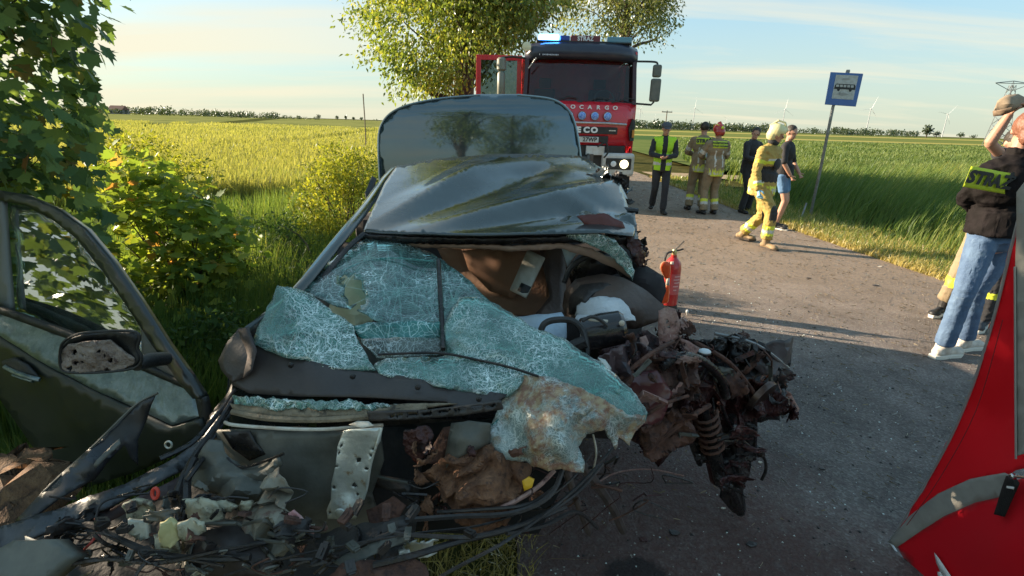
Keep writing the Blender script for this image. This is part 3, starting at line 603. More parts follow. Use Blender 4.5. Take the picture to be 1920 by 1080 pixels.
# mown yellow strip on the right road edge
n = 60000; Y = 2.0*(19/2.0)**rng.uniform(0, 1, n); X = np.interp(Y, [2, 6.2, 9.4, 14, 21], [5.5, 5.2, 4.95, 4.82, 4.7])+np.abs(rng.normal(0, .62, n))-.05
blades('mown_grass', np.c_[X, Y, np.full(n, -.03)], rng.uniform(.04, .16, n), np.maximum(.009, .0013*Y), M_straw, lean=.9, wind=(.2, 0), label='short yellow mown grass along the right road edge', var=np.clip(rng.normal(.45, .3, n), 0, 1))
n = 13000; Y = 3*(19/3.)**rng.uniform(0, 1, n); X = np.interp(Y, [2, 6.2, 9.4, 14, 21], [5.5, 5.25, 5.0, 4.85, 4.7])+np.abs(rng.normal(.1, .8, n))
blades('verge_grass', np.c_[X, Y, np.full(n, -.03)], rng.uniform(.06, .24, n), np.maximum(.008, .0012*Y), M_grass, lean=.5, label='short green grass growing along the right verge')
# left verge: lush dark grass behind the wreck and door
n = 60000; Y = 1.5*(24/1.5)**(rng.uniform(0, 1, n)**1.1); X = -.35-np.abs(rng.normal(0, 1, n))*np.interp(Y, [1.5, 5, 9, 24], [2.4, 2.6, 2.6, 2.2]); xl = np.interp(Y, [1.5, 3, 10, 21], [-.1, -.3, -.35, -.8]); keep = (X < xl) & ~((X > -1.15) & (Y > 1.3) & (Y < 5)); X, Y = X[keep], Y[keep]; n = len(X)
pn = nz2(X, Y, .8, 7); hh = np.interp(-X, [.3, 1.3, 2.2, 4], [.12, .35, .6, .7])*(1+.35*pn); hh *= np.where(Y < 2.35, .28, 1)
blades('left_verge_grass', np.c_[X, Y, np.full(n, -.03)], hh+.05*rng.random(n), np.maximum(.008, .0016*Y)*rng.uniform(.7, 1.4, n), M_grass, lean=.25, wind=(.08, 0), var=np.clip(.35+.3*pn+rng.normal(0, .16, n), 0, 1), label='lush tall grass on the left verge behind the wreck')
# trampled dirty grass where the asphalt ends below the wreck
n = 6000; X = rng.uniform(-1.3, .12, n); Y = rng.uniform(.9, 2.0, n); blades('trampled_grass', np.c_[X, Y, np.full(n, -.03)], rng.uniform(.02, .09, n), np.full(n, .006), M_straw, lean=1.2, var=np.clip(rng.normal(.2, .2, n), 0, 1), label='flattened dry grass and dirt under the front of the wreck')
# straw and chaff on the asphalt
M_chaff = leafmat('chaff', [(0, (.10, .08, .05)), (.7, (.22, .17, .10)), (1, (.40, .34, .24))], trans=.1)
n = 6500; Y = 1.7*(20/1.7)**(rng.uniform(0, 1, n)**.6); X = rng.uniform(0, 5, n); az = rng.uniform(0, math.pi, n); l = rng.uniform(.006, .035, n)*np.interp(Y, [2, 8, 20], [.5, 1, 1.6]); w = np.maximum(.0007, .00035*Y)*rng.uniform(.5, 1.5, n)
d = np.c_[np.cos(az), np.sin(az)]; P = np.c_[X, Y]; a = P-d*l[:, None]; b = P+d*l[:, None]; nn = np.c_[-d[:, 1], d[:, 0]]*w[:, None]
V = np.stack([np.c_[a-nn, np.full(n, .003)], np.c_[a+nn, np.full(n, .006)], np.c_[b+nn, np.full(n, .012)], np.c_[b-nn, np.full(n, .006)]], 1).reshape(-1, 3)
tag(mk_fast('straw_bits', V, np.arange(4*n).reshape(-1, 4), M_chaff, np.repeat(rng.uniform(0, 1, n), 4)), 'scattered straw and chaff lying on the asphalt', 'straw', kind='stuff')
# gravel and glass grains
def grains(name, n, xr, yr, s, m, label, cat, power=1):
    tv = np.array([(1, 0, 0), (-.5, .86, 0), (-.5, -.86, 0), (0, 0, 1.1)])*.5; tf = np.array([(0, 1, 3), (1, 2, 3), (2, 0, 3), (0, 2, 1)])
    X = rng.uniform(*xr, n); Y = yr[0]*(yr[1]/yr[0])**rng.uniform(0, 1, n); sc = s*rng.uniform(.4, 1.5, n)*np.interp(Y, [1.5, 10], [1, 2.0]); a = rng.uniform(0, 6.28, n)
    Rm = np.zeros((n, 3, 3)); Rm[:, 0, 0] = np.cos(a); Rm[:, 0, 1] = -np.sin(a); Rm[:, 1, 0] = np.sin(a); Rm[:, 1, 1] = np.cos(a); Rm[:, 2, 2] = .7
    V = np.einsum('nij,kj->nki', Rm, tv)*sc[:, None, None]+np.c_[X, Y, np.full(n, .0)][:, None, :]
    tag(mk_fast(name, V.reshape(-1, 3), (tf[None]+(np.arange(n)*4)[:, None, None]).reshape(-1, 3), m, None), label, cat, kind='stuff')
grains('gravel_grains', 2600, (.05, 5), (1.6, 14), .009, mat('grain_grey', (.3, .28, .25), .8), 'loose grit lying all over the asphalt', 'gravel')
grains('glass_crumbs', 500, (-.2, 2.6), (1.6, 6), .009, mat('crumb_glass', (.7, .78, .76), .15), 'small crumbs of broken glass on the road by the wreck', 'glass')

grains('plastic_crumbs', 420, (-.1, 3.0), (1.6, 5.2), .014, mat('crumb_dark', (.03, .028, .028), .6), 'small dark crumbs of plastic and rubber on the road around the wreck', 'plastic crumbs')
# ------------------------------------------------------------------ near maple on the left
def maple_edge(py): return np.interp(py, [-400, 0, 60, 110, 180, 230, 300, 350, 420, 520], [330, 235, 205, 195, 182, 205, 172, 205, 215, 190])
def maple_ok(p):
    px, py = proj(p)
    return (p-CAM) @ cf > 1.6 and px < maple_edge(py)-42 and py < 640 and p[1] > -4
mt = thing('maple_tree', (-4.6, 3.4, 0), 'big dark green maple hanging into the top left behind the open car door', 'tree')
tw = []
while len(tw) < 820:
    p = np.array([rng.uniform(-4.6, -1.5), rng.uniform(2.6, 3.8), rng.uniform(.35, 4.6)])
    if maple_ok(p): tw.append(p)
while len(tw) < 1200:  # extra crown outside the view, added to keep sun off the wreck
    p = np.array([-4.6, 1.5, 2.1])+rand_dirs(1)[0]*np.array([1.5, 2.0, 2.0])*rng.uniform(.3, 1)
    px, py = proj(p)
    if (p-CAM) @ cf < .3 or px < -30 or py < -40: tw.append(p)
tw = np.array(tw); P, T, Nn = sprays(tw, np.array([-5.0, 3.6, 2.6]), 14, .17, droop=.7)
qx, qy = np.array([proj(p) for p in P]).T; dpt = (P-CAM) @ cf
ok = (dpt < .3) | (qx < np.array([maple_edge(y) for y in qy])+rng.normal(0, 12, len(P))-8); ok &= ~((dpt < 2.5) & (qx > 0) & (qx < 1920) & (dpt > 0)); P, T, Nn, qx, qy, dpt = P[ok], T[ok], Nn[ok], qx[ok], qy[ok], dpt[ok]
S = rng.uniform(.75, 1.25, len(P))*.088; var = np.clip(rng.normal(.42, .25, len(P)), 0, 1)
vis = (dpt > 0) & (qx > 0) & (qx < 260) & (qy > -20) & (qy < 500); score = np.where(vis, S/np.maximum(dpt, .1), 0); top = set(np.argsort(-score)[:300].tolist())
rest = np.array([i not in top for i in range(len(P))])
c = leaf_cloud('crown', MAPLE, P[rest], T[rest], Nn[rest], S[rest], M_maple, var[rest], mt); c['kind'] = 'stuff'
lm = bpy.data.meshes.new('leaf'); lm.from_pydata([tuple(v) for v in MAPLE[0]], [], [tuple(int(q) for q in f) for f in MAPLE[1]]); lm.update(); lm.materials.append(M_maple_o)
lmy = lm.copy(); lmy.materials.clear(); lmy.materials.append(M_young_o)
def leaf_objs(idx, P, T, Nn, S, me, parent):
    idx = list(idx); Rm = frames(T[idx], Nn[idx]); w = WM[parent.name]
    for j, i in enumerate(idx):
        o = bpy.data.objects.new('leaf', me); COL.objects.link(o); o.parent = parent
        M4 = Matrix(Rm[j].tolist()).to_4x4(); M4 = Matrix.Translation(Vector(P[i]-w)) @ M4 @ Matrix.Scale(float(S[i]), 4); o.matrix_local = M4
leaf_objs(top, P, T, Nn, S, lm, mt)
mb = MB(); limbs(mb, (-4.6, 3.4, -.05), (-4.9, 2.8, 5.2), tw[:820][::6], .16, n_main=10, n_conn=110, rl=.14); mb.build('trunk', bark, mt, smooth=True)

# young maple scrub in front of it
def shrub(name, base, blobs, n_tw, k, spread, size, tpl, m_, label, objs=0, group=None, cat='shrub', r=.012, droop=.4):
    t = thing(name, base, label, cat, group); tws = []
    for (c_, rad, w_) in blobs:
        m_n = int(n_tw*w_); d = rand_dirs(m_n); tws.append(np.array(c_)+d*np.array(rad)*(rng.uniform(.25, 1, m_n)**.6)[:, None])
    tws = np.concatenate(tws); cen = tws.mean(0)
    Pp, Tt, Nn = sprays(tws, cen-np.array([0, 0, .3]), k, spread, droop); S = rng.uniform(.6, 1.25, len(Pp))*size; v = np.clip(rng.normal(.45, .25, len(Pp)), 0, 1)
    okk = Pp[:, 2] > .02; Pp, Tt, Nn, S, v = Pp[okk], Tt[okk], Nn[okk], S[okk], v[okk]
    top = set()
    if objs:
        dp = (Pp-CAM) @ cf; top = set(np.argsort(dp/S)[:objs].tolist()); leaf_objs(top, Pp, Tt, Nn, S, lmy, t)
    rest = np.array([i not in top for i in range(len(Pp))])
    c = leaf_cloud('foliage', tpl, Pp[rest], Tt[rest], Nn[rest], S[rest], m_, v[rest], t); c['kind'] = 'stuff'
    mb = MB(); b = np.array(base, float)
    for j in range(min(26, len(tws))):
        e = tws[rng.integers(len(tws))]; s0 = b+np.array([rng.normal(0, .06), rng.normal(0, .06), -.05]); mb.tube(crom([s0, s0+(e-s0)*.5+np.array([0, 0, .1])+rng.normal(0, .05, 3), e], 3), list(np.linspace(r, r*.25, 7)), 5)
    mb.build('stem', bark, t, smooth=True); return t
def A3(px, py, Y): return tuple(at(px, py, Y=Y))
shrub('maple_sapling', (-2.45, 3.9, 0), [(A3(300, 420, 3.9), (.42, .35, .40), .45), (A3(250, 330, 4.1), (.22, .3, .22), .12), (A3(385, 465, 3.8), (.26, .25, .34), .26), (A3(320, 560, 3.6), (.33, .3, .30), .29)], 210, 7, .09, .085, MAPLE, M_young, 'bright green young maple bush behind the open door window', objs=160)
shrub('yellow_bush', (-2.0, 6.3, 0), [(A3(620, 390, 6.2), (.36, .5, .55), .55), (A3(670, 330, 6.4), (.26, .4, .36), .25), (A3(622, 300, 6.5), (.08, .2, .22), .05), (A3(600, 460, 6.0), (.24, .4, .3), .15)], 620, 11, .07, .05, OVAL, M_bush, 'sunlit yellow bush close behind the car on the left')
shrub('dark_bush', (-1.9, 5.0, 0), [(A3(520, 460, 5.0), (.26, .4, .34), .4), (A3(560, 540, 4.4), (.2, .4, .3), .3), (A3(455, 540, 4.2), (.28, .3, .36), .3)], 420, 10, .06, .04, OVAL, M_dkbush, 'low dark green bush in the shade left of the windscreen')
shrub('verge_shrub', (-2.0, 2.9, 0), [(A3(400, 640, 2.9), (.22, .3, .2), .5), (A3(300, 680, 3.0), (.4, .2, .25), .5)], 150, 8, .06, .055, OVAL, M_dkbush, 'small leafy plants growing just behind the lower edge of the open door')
shrub('pale_bush', (-3.4, 6.3, 0), [(A3(240, 300, 6.3), (.5, .5, .35), .6), (A3(330, 340, 5.6), (.4, .4, .3), .4)], 300, 9, .09, .055, OVAL, M_bush, 'yellow green scrub at the edge of the wheat beside the maple')

# ------------------------------------------------------------------ trees along the road
tb = (-1.55, 15.5, 0); tc1 = np.array(A3(880, 20, 15.5))
def t1ok(p):
    px, py = proj(p)
    lim = np.interp(py, [-300, -50, 60, 130, 190, 230], [730, 705, 705, 730, 765, 800]); rl = np.interp(py, [-300, 0, 40, 90, 130, 200], [1120, 1040, 1000, 950, 905, 880])
    return lim < px < rl and py < 178
make_tree('roadside_tree', tb, (-1.3, 15.4, 8.2), (-1.3, 15.5, 6.2), (3.7, 3.0, 4.4), 320, 42, 8, .36, .125, OVAL, M_ash, .36, 'tall yellow green tree behind the open door of the fire engine', accept=t1ok, shell=.15, spread=.16)
tb2 = (4.75, 27.5, 0); 
def t2ok(p):
    px, py = proj(p)
    return 1010 < px < 1262 and py < np.interp(px, [1010, 1080, 1200, 1262], [52, 62, 66, 78])
make_tree('roadside_tree', tb2, (4.9, 27.5, 9.6), (5.2, 27.5, 8.8), (5.4, 3, 4.9), 150, 26, 7, .46, .16, OVAL, M_oak, .34, 'tree with sparse grey green crown rising above the roof of the fire engine', accept=t2ok, shell=.1, spread=.2)
# the avenue goes on behind the camera (mirrored in the boot lid)
make_tree('avenue_tree', (-2.4, -9, 0), (-2.2, -9, 8), (-2.2, -9, 5.6), (2.6, 2.6, 3.6), 60, 14, 6, .4, .2, OVAL, M_ash, .34, 'roadside tree behind the photographer mirrored as a dark trunk in the raised boot lid', shell=.2, spread=.25)
make_tree('avenue_tree', (1.4, -15, 0), (1.5, -15, 8), (1.5, -15, 5.0), (3.6, 2.6, 3.8), 70, 14, 6, .5, .24, OVAL, M_ash, .3, 'wide tree behind the photographer mirrored right of centre in the raised boot lid', shell=.2, spread=.3)

# ------------------------------------------------------------------ far skyline
def far_wood(name, spans, dist, label):
    Ps = []; Ts = []; S = []; var = []
    for (x0, x1, ybase, hpx, n) in spans:
        for i in range(n):
            px = rng.uniform(x0, x1); b = at(px, ybase, Y=dist*rng.uniform(.93, 1.1)); hh = hpx*dist/1000*rng.uniform(.55, 1.15); k = 46
            d = rand_dirs(k)*rng.uniform(.3, 1, (k, 1)); w = hh*rng.uniform(.4, .8)
            Ps.append(np.array([b[0], b[1], 0])+np.c_[d[:, 0]*w, d[:, 1]*w, hh*.52+d[:, 2]*hh*.5]); Ts.append(rand_dirs(k)); S.append(np.full(k, hh*.22)); var.append(np.clip(rng.normal(rng.uniform(.2, .8), .15, k), 0, 1))
    P = np.concatenate(Ps); T = np.concatenate(Ts); tag(leaf_cloud(name, RHOMB, P, T, rand_dirs(len(P)), np.concatenate(S), M_far, np.concatenate(var)), label, 'wood', kind='stuff')
far_wood('far_wood', [(60, 330, 208, 15, 100), (300, 520, 211, 12, 100), (430, 600, 213, 7, 60)], 420, 'long dark line of trees on the horizon left of the road')
far_wood('far_wood', [(1190, 1440, 238, 15, 230)], 700, 'flat dark wood on the horizon behind the firefighters')
far_wood('far_wood', [(1560, 1720, 245, 13, 80)], 600, 'bumpy line of trees on the horizon right of the bus stop sign')
far_wood('far_wood', [(700, 740, 218, 4, 12), (1440, 1570, 243, 10, 40)], 700, 'low trees on the horizon behind the walking firefighter')
def far_tree(px, hpx, wpx, dist, label, cs_=.5):
    b = at(px, 230, Y=dist); hz_ = hpx*dist/1000; t = thing('field_tree', (b[0], dist, 0), label, 'tree', 'lone trees on the horizon')
    d = rand_dirs(150)*rng.uniform(.3, 1, (150, 1)); P = np.array([b[0], dist, hz_*(.62)])+d*np.array([wpx*dist/2000, wpx*dist/2000, hz_*.38])
    leaf_cloud('crown', RHOMB, P, rand_dirs(150), rand_dirs(150), np.full(150, hz_*.2), M_far, rng.uniform(.1, .8, 150), t)['kind'] = 'stuff'
    MB().tube([(b[0], dist, 0), (b[0], dist, hz_*.6)], [hz_*.05, hz_*.02], 6).build('trunk', bark, t)
for px, h, w, lb in [(598, 9, 8, 'small round tree left of the row on the left horizon'), (633, 8, 7, 'first tree of the short row on the left horizon'), (649, 9, 4, 'narrow poplar in the short row on the left horizon'), (663, 7, 6, 'third tree of the short row on the left horizon'), (678, 7, 7, 'tree nearest the thin marker pole in the row on the left horizon'), (1743, 22, 17, 'tall bare looking tree between the two wind turbines on the right'), (1762, 12, 14, 'round bush beside the tall lone tree on the right horizon'), (1808, 11, 13, 'bush on the right horizon beyond the second wind turbine'), (1832, 8, 12, 'low bush on the horizon beside the raised elbow')]:
    far_tree(px, h, w, 560, lb)
white = mat('turbine_white', (.38, .40, .42), .5); steel = mat('galvanised', (.30, .31, .31), .45, .6, c2=(.2, .2, .2), scale=14); wood_pole = mat('weathered_wood', (.12, .09, .07), .9, c2=(.2, .16, .12), scale=6)
def turbine(px, py, dist, rot, label, k=1.0):
    hub = at(px, py, Y=dist); g = np.array([hub[0], hub[1], 0]); h = hub[2]; t = thing('wind_turbine', g, label, 'wind turbine', 'wind turbines on the horizon')
    r = h*.02*k
    MB().tube([g, g+(0, 0, h*.98)], [r, r*.6], 10).build('tower', white, t, smooth=True)
    MB().box(hub-(r*.9, r*1.5, r*.7), hub+(r*.9, r*2.2, r*.9)).build('nacelle', white, t, bevel=r*.2)
    MB().ball(hub-(0, r*2.0, 0), r*.9).build('hub', white, t, smooth=True)
    for i in range(3):
        a = R(rot+120*i); d = np.array([math.sin(a), 0, math.cos(a)]); p0 = hub-(0, r*2, 0)
        MB().tube([p0, p0+d*h*.1, p0+d*h*.30, p0+d*h*.52], [r*.35, r*.75, r*.45, r*.1], 6, flat=.35).build('blade', white, t, smooth=True)
for a in [(1633, 204, 1800, 20, 'wind turbine just right of the bus stop sign'), (1777, 214, 2000, 40, 'wind turbine beside the lone tree near the right edge'), (1472, 205, 1900, 5, 'wind turbine above the walking firefighter'), (1303, 203, 1700, 0, 'wind turbine above the pair of firefighters'), (1362, 222, 2600, 60, 'faint small wind turbine right of the pair of firefighters'), (1227, 222, 2600, 10, 'faint small wind turbine above the man in the vest'), (1201, 204, 1700, 30, 'wind turbine beside the lower mirror arm of the fire engine')]:
    turbine(*a)
# T-shaped power pole, lattice pylon, marker pole
g = at(1251, 207, Y=260); gb = np.array([g[0], 260, 0]); t = thing('power_pole', gb, 'T shaped power pole standing beyond the field above the man in the vest', 'power pole')
MB().tube([gb, (g[0], 260, g[2])], [.28, .2], 8).build('pole', wood_pole, t); MB().box((g[0]-2.4, 259.8, g[2]-.9), (g[0]+2.4, 260.2, g[2]-.5)).build('crossarm', wood_pole, t)
for s in (-2.1, 0, 2.1): MB().lathe([(.09, 0), (.16, .15), (.09, .3), (.14, .45), (.05, .55)], (g[0]+s, 260, g[2]-.5), n=8).build('insulator', white, t)
top_ = at(1904, 152, Y=110); bx_ = top_[0]-.3; t = thing('lattice_pylon', (bx_, 110, 0), 'steel lattice pylon behind the hand holding the cap', 'pylon')
mb = MB(); H = top_[2]; w0, w1 = 1.5, .35; cs4 = [(-1, -1), (1, -1), (1, 1), (-1, 1)]
lv = np.linspace(0, 1, 9)
def pc(l, c): w = w0+(w1-w0)*l; return np.array([bx_+c[0]*w, 110+c[1]*w, H*.94*l])
for c in cs4: mb.tube([pc(0, c), pc(1, c)], .07, 4)
mb.build('leg_frame', steel, t)
mb = MB()
for i in range(8):
    for j in range(4): mb.tube([pc(lv[i], cs4[j]), pc(lv[i+1], cs4[(j+1) % 4])], .045, 4); mb.tube([pc(lv[i], cs4[(j+1) % 4]), pc(lv[i+1], cs4[j])], .045, 4)
mb.build('bracing', steel, t)
mb = MB()
for s in (-1, 1): mb.tube([(bx_, 110, H), (bx_+s*3.4, 110, H*.965)], .07, 4); mb.tube([(bx_+s*w1, 110, H*.86), (bx_+s*3.4, 110, H*.965)], .06, 4); mb.tube([(bx_+s*w1, 110, H*.9), (bx_, 110, H)], .05, 4)
mb.tube([(bx_-3.4, 110, H*.965), (bx_+3.4, 110, H*.965)], .06, 4); mb.build('crossarm', steel, t)
g = at(687, 300, z=.1); tp = at(687, 176, Y=g[1]); tag(MB().tube([g-(0, 0, .1), (g[0]+.02, g[1], tp[2]*.6), (g[0], g[1], tp[2])], .022, 6).build('marker_pole', wood_pole, None), 'thin bare pole standing alone in the wheat left of the boot lid', 'pole')
# farm building on the left skyline
g = at(222, 205, Y=400); x, y = g[0], 400; t = thing('farm_building', (x, y, 0), 'small brown roofed building among the trees on the left horizon', 'building')
MB().box((x-5, y-4, 0), (x+5, y+4, 3.2)).build('wall', mat('render_wall', (.3, .26, .22), .9, c2=(.36, .3, .26), scale=1), t)
MB().prism([(x-5.3, y-4.4, 3.2), (x-5.3, y+4.4, 3.2), (x-5.3, y, 6.2)], (10.6, 0, 0)).build('roof', mat('roof_tiles', (.16, .07, .05), .8, c2=(.2, .1, .07), scale=1), t)
for i in (-3, 0, 3): MB().box((x+i-.5, y-4.12, 1.1), (x+i+.5, y-4.0, 2.3)).build('window', mat('dark_pane', (.03, .035, .04), .2), t)
# ================================================================== FIRE ENGINE
red = mat('fire_red', (.62, .020, .035), .28, coat=.5, c2=(.54, .018, .03), scale=3, rv=.08)
dkblue = mat('visor_dark', (.025, .028, .05), .3, c2=(.035, .04, .06), scale=5)
blackp = mat('black_plastic', (.014, .014, .015), .55, c2=(.03, .029, .028), scale=10, bump=.25, bscale=120)
rubber = mat('tyre_rubber', (.02, .019, .018), .85, c2=(.06, .052, .042), scale=9, bump=.5, bscale=60)
whitep = mat('bumper_white', (.62, .63, .62), .4, c2=(.5, .49, .46), scale=7)
chrome = mat('dull_chrome', (.55, .56, .57), .25, 1, c2=(.4, .4, .4), scale=20)
truck_glass = glassmat('cab_glass', (.30, .36, .36), rough=.02, opaque=.03, refl=.8)
lens = mat('lamp_lens', (.75, .78, .8), .12, coat=.6)
bluel = mat('blue_lamp', (.03, .12, .55), .15, coat=.8, c2=(.3, .5, .9), scale=40)
blue_on = mat('blue_beacon_lit', (.02, .1, .8), .3, emit=(.06, .32, 1.0), es=9)
lamp_on = mat('headlamp_lit', (1, .9, .6), .3, emit=(1, .86, .5), es=2.6)
amber = mat('amber_lens', (.5, .2, .03), .3)
letter_w = mat('lettering_white', (.75, .75, .75), .5); letter_k = mat('lettering_black', (.015, .015, .015), .5)
seatm = mat('cab_seat', (.05, .05, .055), .8)
TX, TY = 1.27, 11.5
fe = thing('fire_engine', (TX, TY+3, 0), 'red fire engine with lit blue beacon and one cab door open', 'fire engine')
def tb_(a, b): return MB().box((TX+a[0], TY+a[1], a[2]), (TX+b[0], TY+b[1], b[2]))
# cab shell: lower front panel with slight curve, sides, pillars
prof = [(-.02, 1.28), (-.05, 1.6), (-.04, 1.95), (.02, 2.13)]
mb = MB(); xs = np.linspace(-1.15, 1.15, 13); V = []
for (y, z) in prof:
    for x in xs: V.append((TX+x, TY+y+.10*abs(x/1.15)**4, z-.02*abs(x/1.15)**6))
F = [(r*13+i, r*13+i+1, (r+1)*13+i+1, (r+1)*13+i) for r in range(3) for i in range(12)]
cab = mk('front_panel', V, F, red, fe, True, solid=.04)
mb = MB()
for s in (-1, 1):
    x0, x1 = (1.13, 1.18) if s > 0 else (-1.18, -1.13)
    mb.box((TX+x0, TY+1.35, .75), (TX+x1, TY+2.2, 3.0)); mb.box((TX+x0, TY+.12, .75), (TX+x1, TY+.3, 2.1)) 
mb.box((TX-1.16, TY+2.18, .7), (TX+1.16, TY+2.24, 3.05)); mb.box((TX-1.15, TY+.15, .95), (TX+1.15, TY+2.18, 1.05))
mb.build('cab_shell', red, fe, bevel=.012)
for s in (-1, 1):
    MB().prism([(TX+s*1.165, TY+.09, 2.1), (TX+s*1.165, TY+.2, 2.1), (TX+s*1.13, TY+.36, 2.98), (TX+s*1.13, TY+.26, 2.98)], (-s*.075, 0, 0)).build('windscreen_pillar', mat('pillar', (.05, .02, .025), .4), fe)
MB().box((TX-1.14, TY+.25, 3.02), (TX+1.14, TY+2.25, 3.12)).build('cab_roof', red, fe, bevel=.03)
V = []; 
for (y, z) in [(.30, 2.92), (.10, 2.93), (.03, 3.02), (.08, 3.17), (.22, 3.245), (.42, 3.25)]:
    for x in xs: V.append((TX+x*1.0, TY+y+.22*abs(x/1.15)**5, z-.05*abs(x/1.15)**6+.012*(1-(x/1.15)**2)))
vis_ = mk('roof_visor', V, [(r*13+i, r*13+i+1, (r+1)*13+i+1, (r+1)*13+i) for r in range(5) for i in range(12)], dkblue, fe, True, solid=.02)
mb = MB()
for i in range(13):
    if i != 1: x_ = TX-.86+i*.030; h_ = .034 if i == 0 else .022+.004*((i*7) % 3); mb.box((x_, TY+.024, 2.99-h_/2), (x_+(.008 if i == 0 else .019), TY+.034, 2.99+h_/2))
mb.build('worn_lettering', mat('lettering_faded', (.5, .53, .6), .5), fe)['kind'] = 'stuff'
V = [(TX+x, TY+.11+.16*t+.10*abs(x/1.13)**4, 2.12+.82*t) for t in (0, .5, 1) for x in np.linspace(-1.10, 1.10, 9)]
mk('windscreen', V, [(r*9+i, r*9+i+1, (r+1)*9+i+1, (r+1)*9+i) for r in range(2) for i in range(8)], truck_glass, fe, True)
MB().tube([(TX-1.1, TY+.12, 2.12), (TX, TY+.03, 2.115), (TX+1.1, TY+.12, 2.12)], .022, 6).build('windscreen_seal', blackp, fe, smooth=True)
for x in (-.55, .1, .65): MB().tube([(TX+x, TY+.02, 2.12), (TX+x+.32, TY+.05, 2.22), (TX+x+.5, TY+.075, 2.19)], .01, 5).build('wiper', blackp, fe)
# cab interior
MB().box((TX-1.1, TY+.3, 1.95), (TX+1.1, TY+.75, 2.14)).build('dashboard', blackp, fe, bevel=.04)
for x in (-.65, .62):
    s_ = MB().box((TX+x-.24, TY+1.2, 1.5), (TX+x+.24, TY+1.75, 1.72)).box((TX+x-.24, TY+1.65, 1.7), (TX+x+.24, TY+1.8, 2.45)).build('seat', seatm, fe, bevel=.05)
    MB().box((TX+x-.14, TY+1.66, 2.47), (TX+x+.14, TY+1.77, 2.68)).build('headrest', seatm, s_, bevel=.03)
th = np.linspace(0, 2*math.pi, 25); ctr = np.array((TX+.62, TY+.85, 2.22)); e1 = np.array((1, 0, 0)); e2 = np.array((0, .45, .89))
sw = MB().tube([ctr+.21*(e1*math.cos(a)+e2*math.sin(a)) for a in th], .016, 6, cap=False).tube([ctr-.2*e1, ctr+.2*e1], .018, 6).tube([ctr, ctr-(0, .1, .3)], .03, 6).build('steering_wheel', mat('wheel_grey', (.2, .2, .21), .5), fe, smooth=True)
# trim and lettering on the front
for i, ch in enumerate('EUROCARGO'): lettering('lettering', ch, (TX+(i-4)*.172+.03, TY-.075+.02, 2.015), (1, 0, 0), (0, -.05, 1), .105, letter_w, fe, ext=.006, bold=.004, sx=1.15)
MB().tube([(TX-1.0, TY-.01, 1.70), (TX-.6, TY-.075, 1.715), (TX+.6, TY-.075, 1.715), (TX+.98, TY-.02, 1.70)], .032, 8, flat=.8).build('trim_bar', chrome, fe, smooth=True)
tb_((-.62, -.075, 1.50), (.80, -.035, 1.64)).build('grille', blackp, fe, bevel=.01)
for i, ch in enumerate('IVECO'): lettering('lettering', ch, (TX-.32+i*.16, TY-.085, 1.572), (1, 0, 0), (0, 0, 1), .15, letter_w, fe, ext=.01, bold=.009, sx=1.15)
tb_((.62, -.09, 1.562), (.76, -.074, 1.585)).build('badge_bar', chrome, fe)
tb_((-.7, -.075, 1.33), (.62, -.03, 1.46)).build('lower_grille', blackp, fe, bevel=.01)
pl = tb_((-.02, -.095, 1.33), (.42, -.077, 1.44)).build('number_plate', whitep, fe); lettering('lettering', '27WP', (TX+.24, TY-.099, 1.385), (1, 0, 0), (0, 0, 1), .115, letter_k, pl, ext=.002, bold=.003)
for x in (-.47, -.21, .05, .31, .57):
    l_ = MB().lathe([(.088, 0), (.092, -.03), (.08, -.05)], (TX+x, TY-.055, 1.85), 'y', 20).build('auxiliary_lamp', chrome, fe, smooth=True); MB().lathe([(.074, -.052), (.05, -.072), (.01, -.078)], (TX+x, TY-.055, 1.85), 'y', 20).build('lens', bluel, l_, smooth=True)
for s in (-1, 1):
    MB().prism([(TX+s*1.165, TY+.02, 1.38), (TX+s*1.165, TY+.02, 1.78), (TX+s*1.10, TY-.035, 1.82), (TX+s*1.03, TY-.05, 1.62), (TX+s*1.08, TY-.04, 1.38)], (0, .12, 0)).build('corner_vent', blackp, fe)
    MB().box((TX+s*1.13-.02, TY-.045, 1.45), (TX+s*1.13+.025, TY-.015, 1.60)).build('indicator', amber, fe)
# bumper
tb_((-1.0, .0, .82), (1.0, .3, 1.28)).build('bumper_beam', blackp, fe, bevel=.03)
for s in (-1, 1):
    a = (.52 if s > 0 else -1.20); bq = (1.20 if s > 0 else -.52)
    b_ = tb_((a, -.12, .66), (bq, .25, 1.13)).build('bumper', whitep, fe, bevel=.06)
    a2, b2 = (.60, 1.13) if s > 0 else (-1.13, -.60)
    hd = tb_((a2, -.135, .80), (b2, -.11, 1.03)).build('headlamp_recess', blackp, fe, bevel=.02)
    MB().lathe([(.085, 0), (.08, -.012), (.02, -.02)], (TX+s*.98, TY-.138, .915), 'y', 20).build('headlamp', lamp_on, hd, smooth=True)
    MB().lathe([(.06, 0), (.055, -.012), (.02, -.02)], (TX+s*.76, TY-.138, .915), 'y', 20).build('headlamp', lens, hd, smooth=True)
    tb_((s*.88-.08, -.135, .70), (s*.88+.08, -.11, .755)).build('fog_lamp', blackp, fe)
tb_((.18, -.09, 1.08), (.56, .0, 1.26)).build('white_panel', whitep, fe, bevel=.01)
mb = MB().lathe([(.09, -.25), (.13, -.25), (.13, -.2), (.08, -.2), (.08, .2), (.13, .2), (.13, .25), (.09, .25)], (TX+.0, TY-.1, .98), 'x', 16).box((TX-.34, TY-.1, .86), (TX-.27, TY+.05, 1.1)).box((TX+.27, TY-.1, .86), (TX+.34, TY+.05, 1.1)); mb.build('winch', mat('winch_metal', (.12, .11, .10), .5, .6), fe, smooth=True)
ptube('winch_hook', [(1120, 275, 11.32), (1136, 268, 11.32), (1140, 285, 11.3), (1132, 296, 11.3)], .018, blackp, fe)
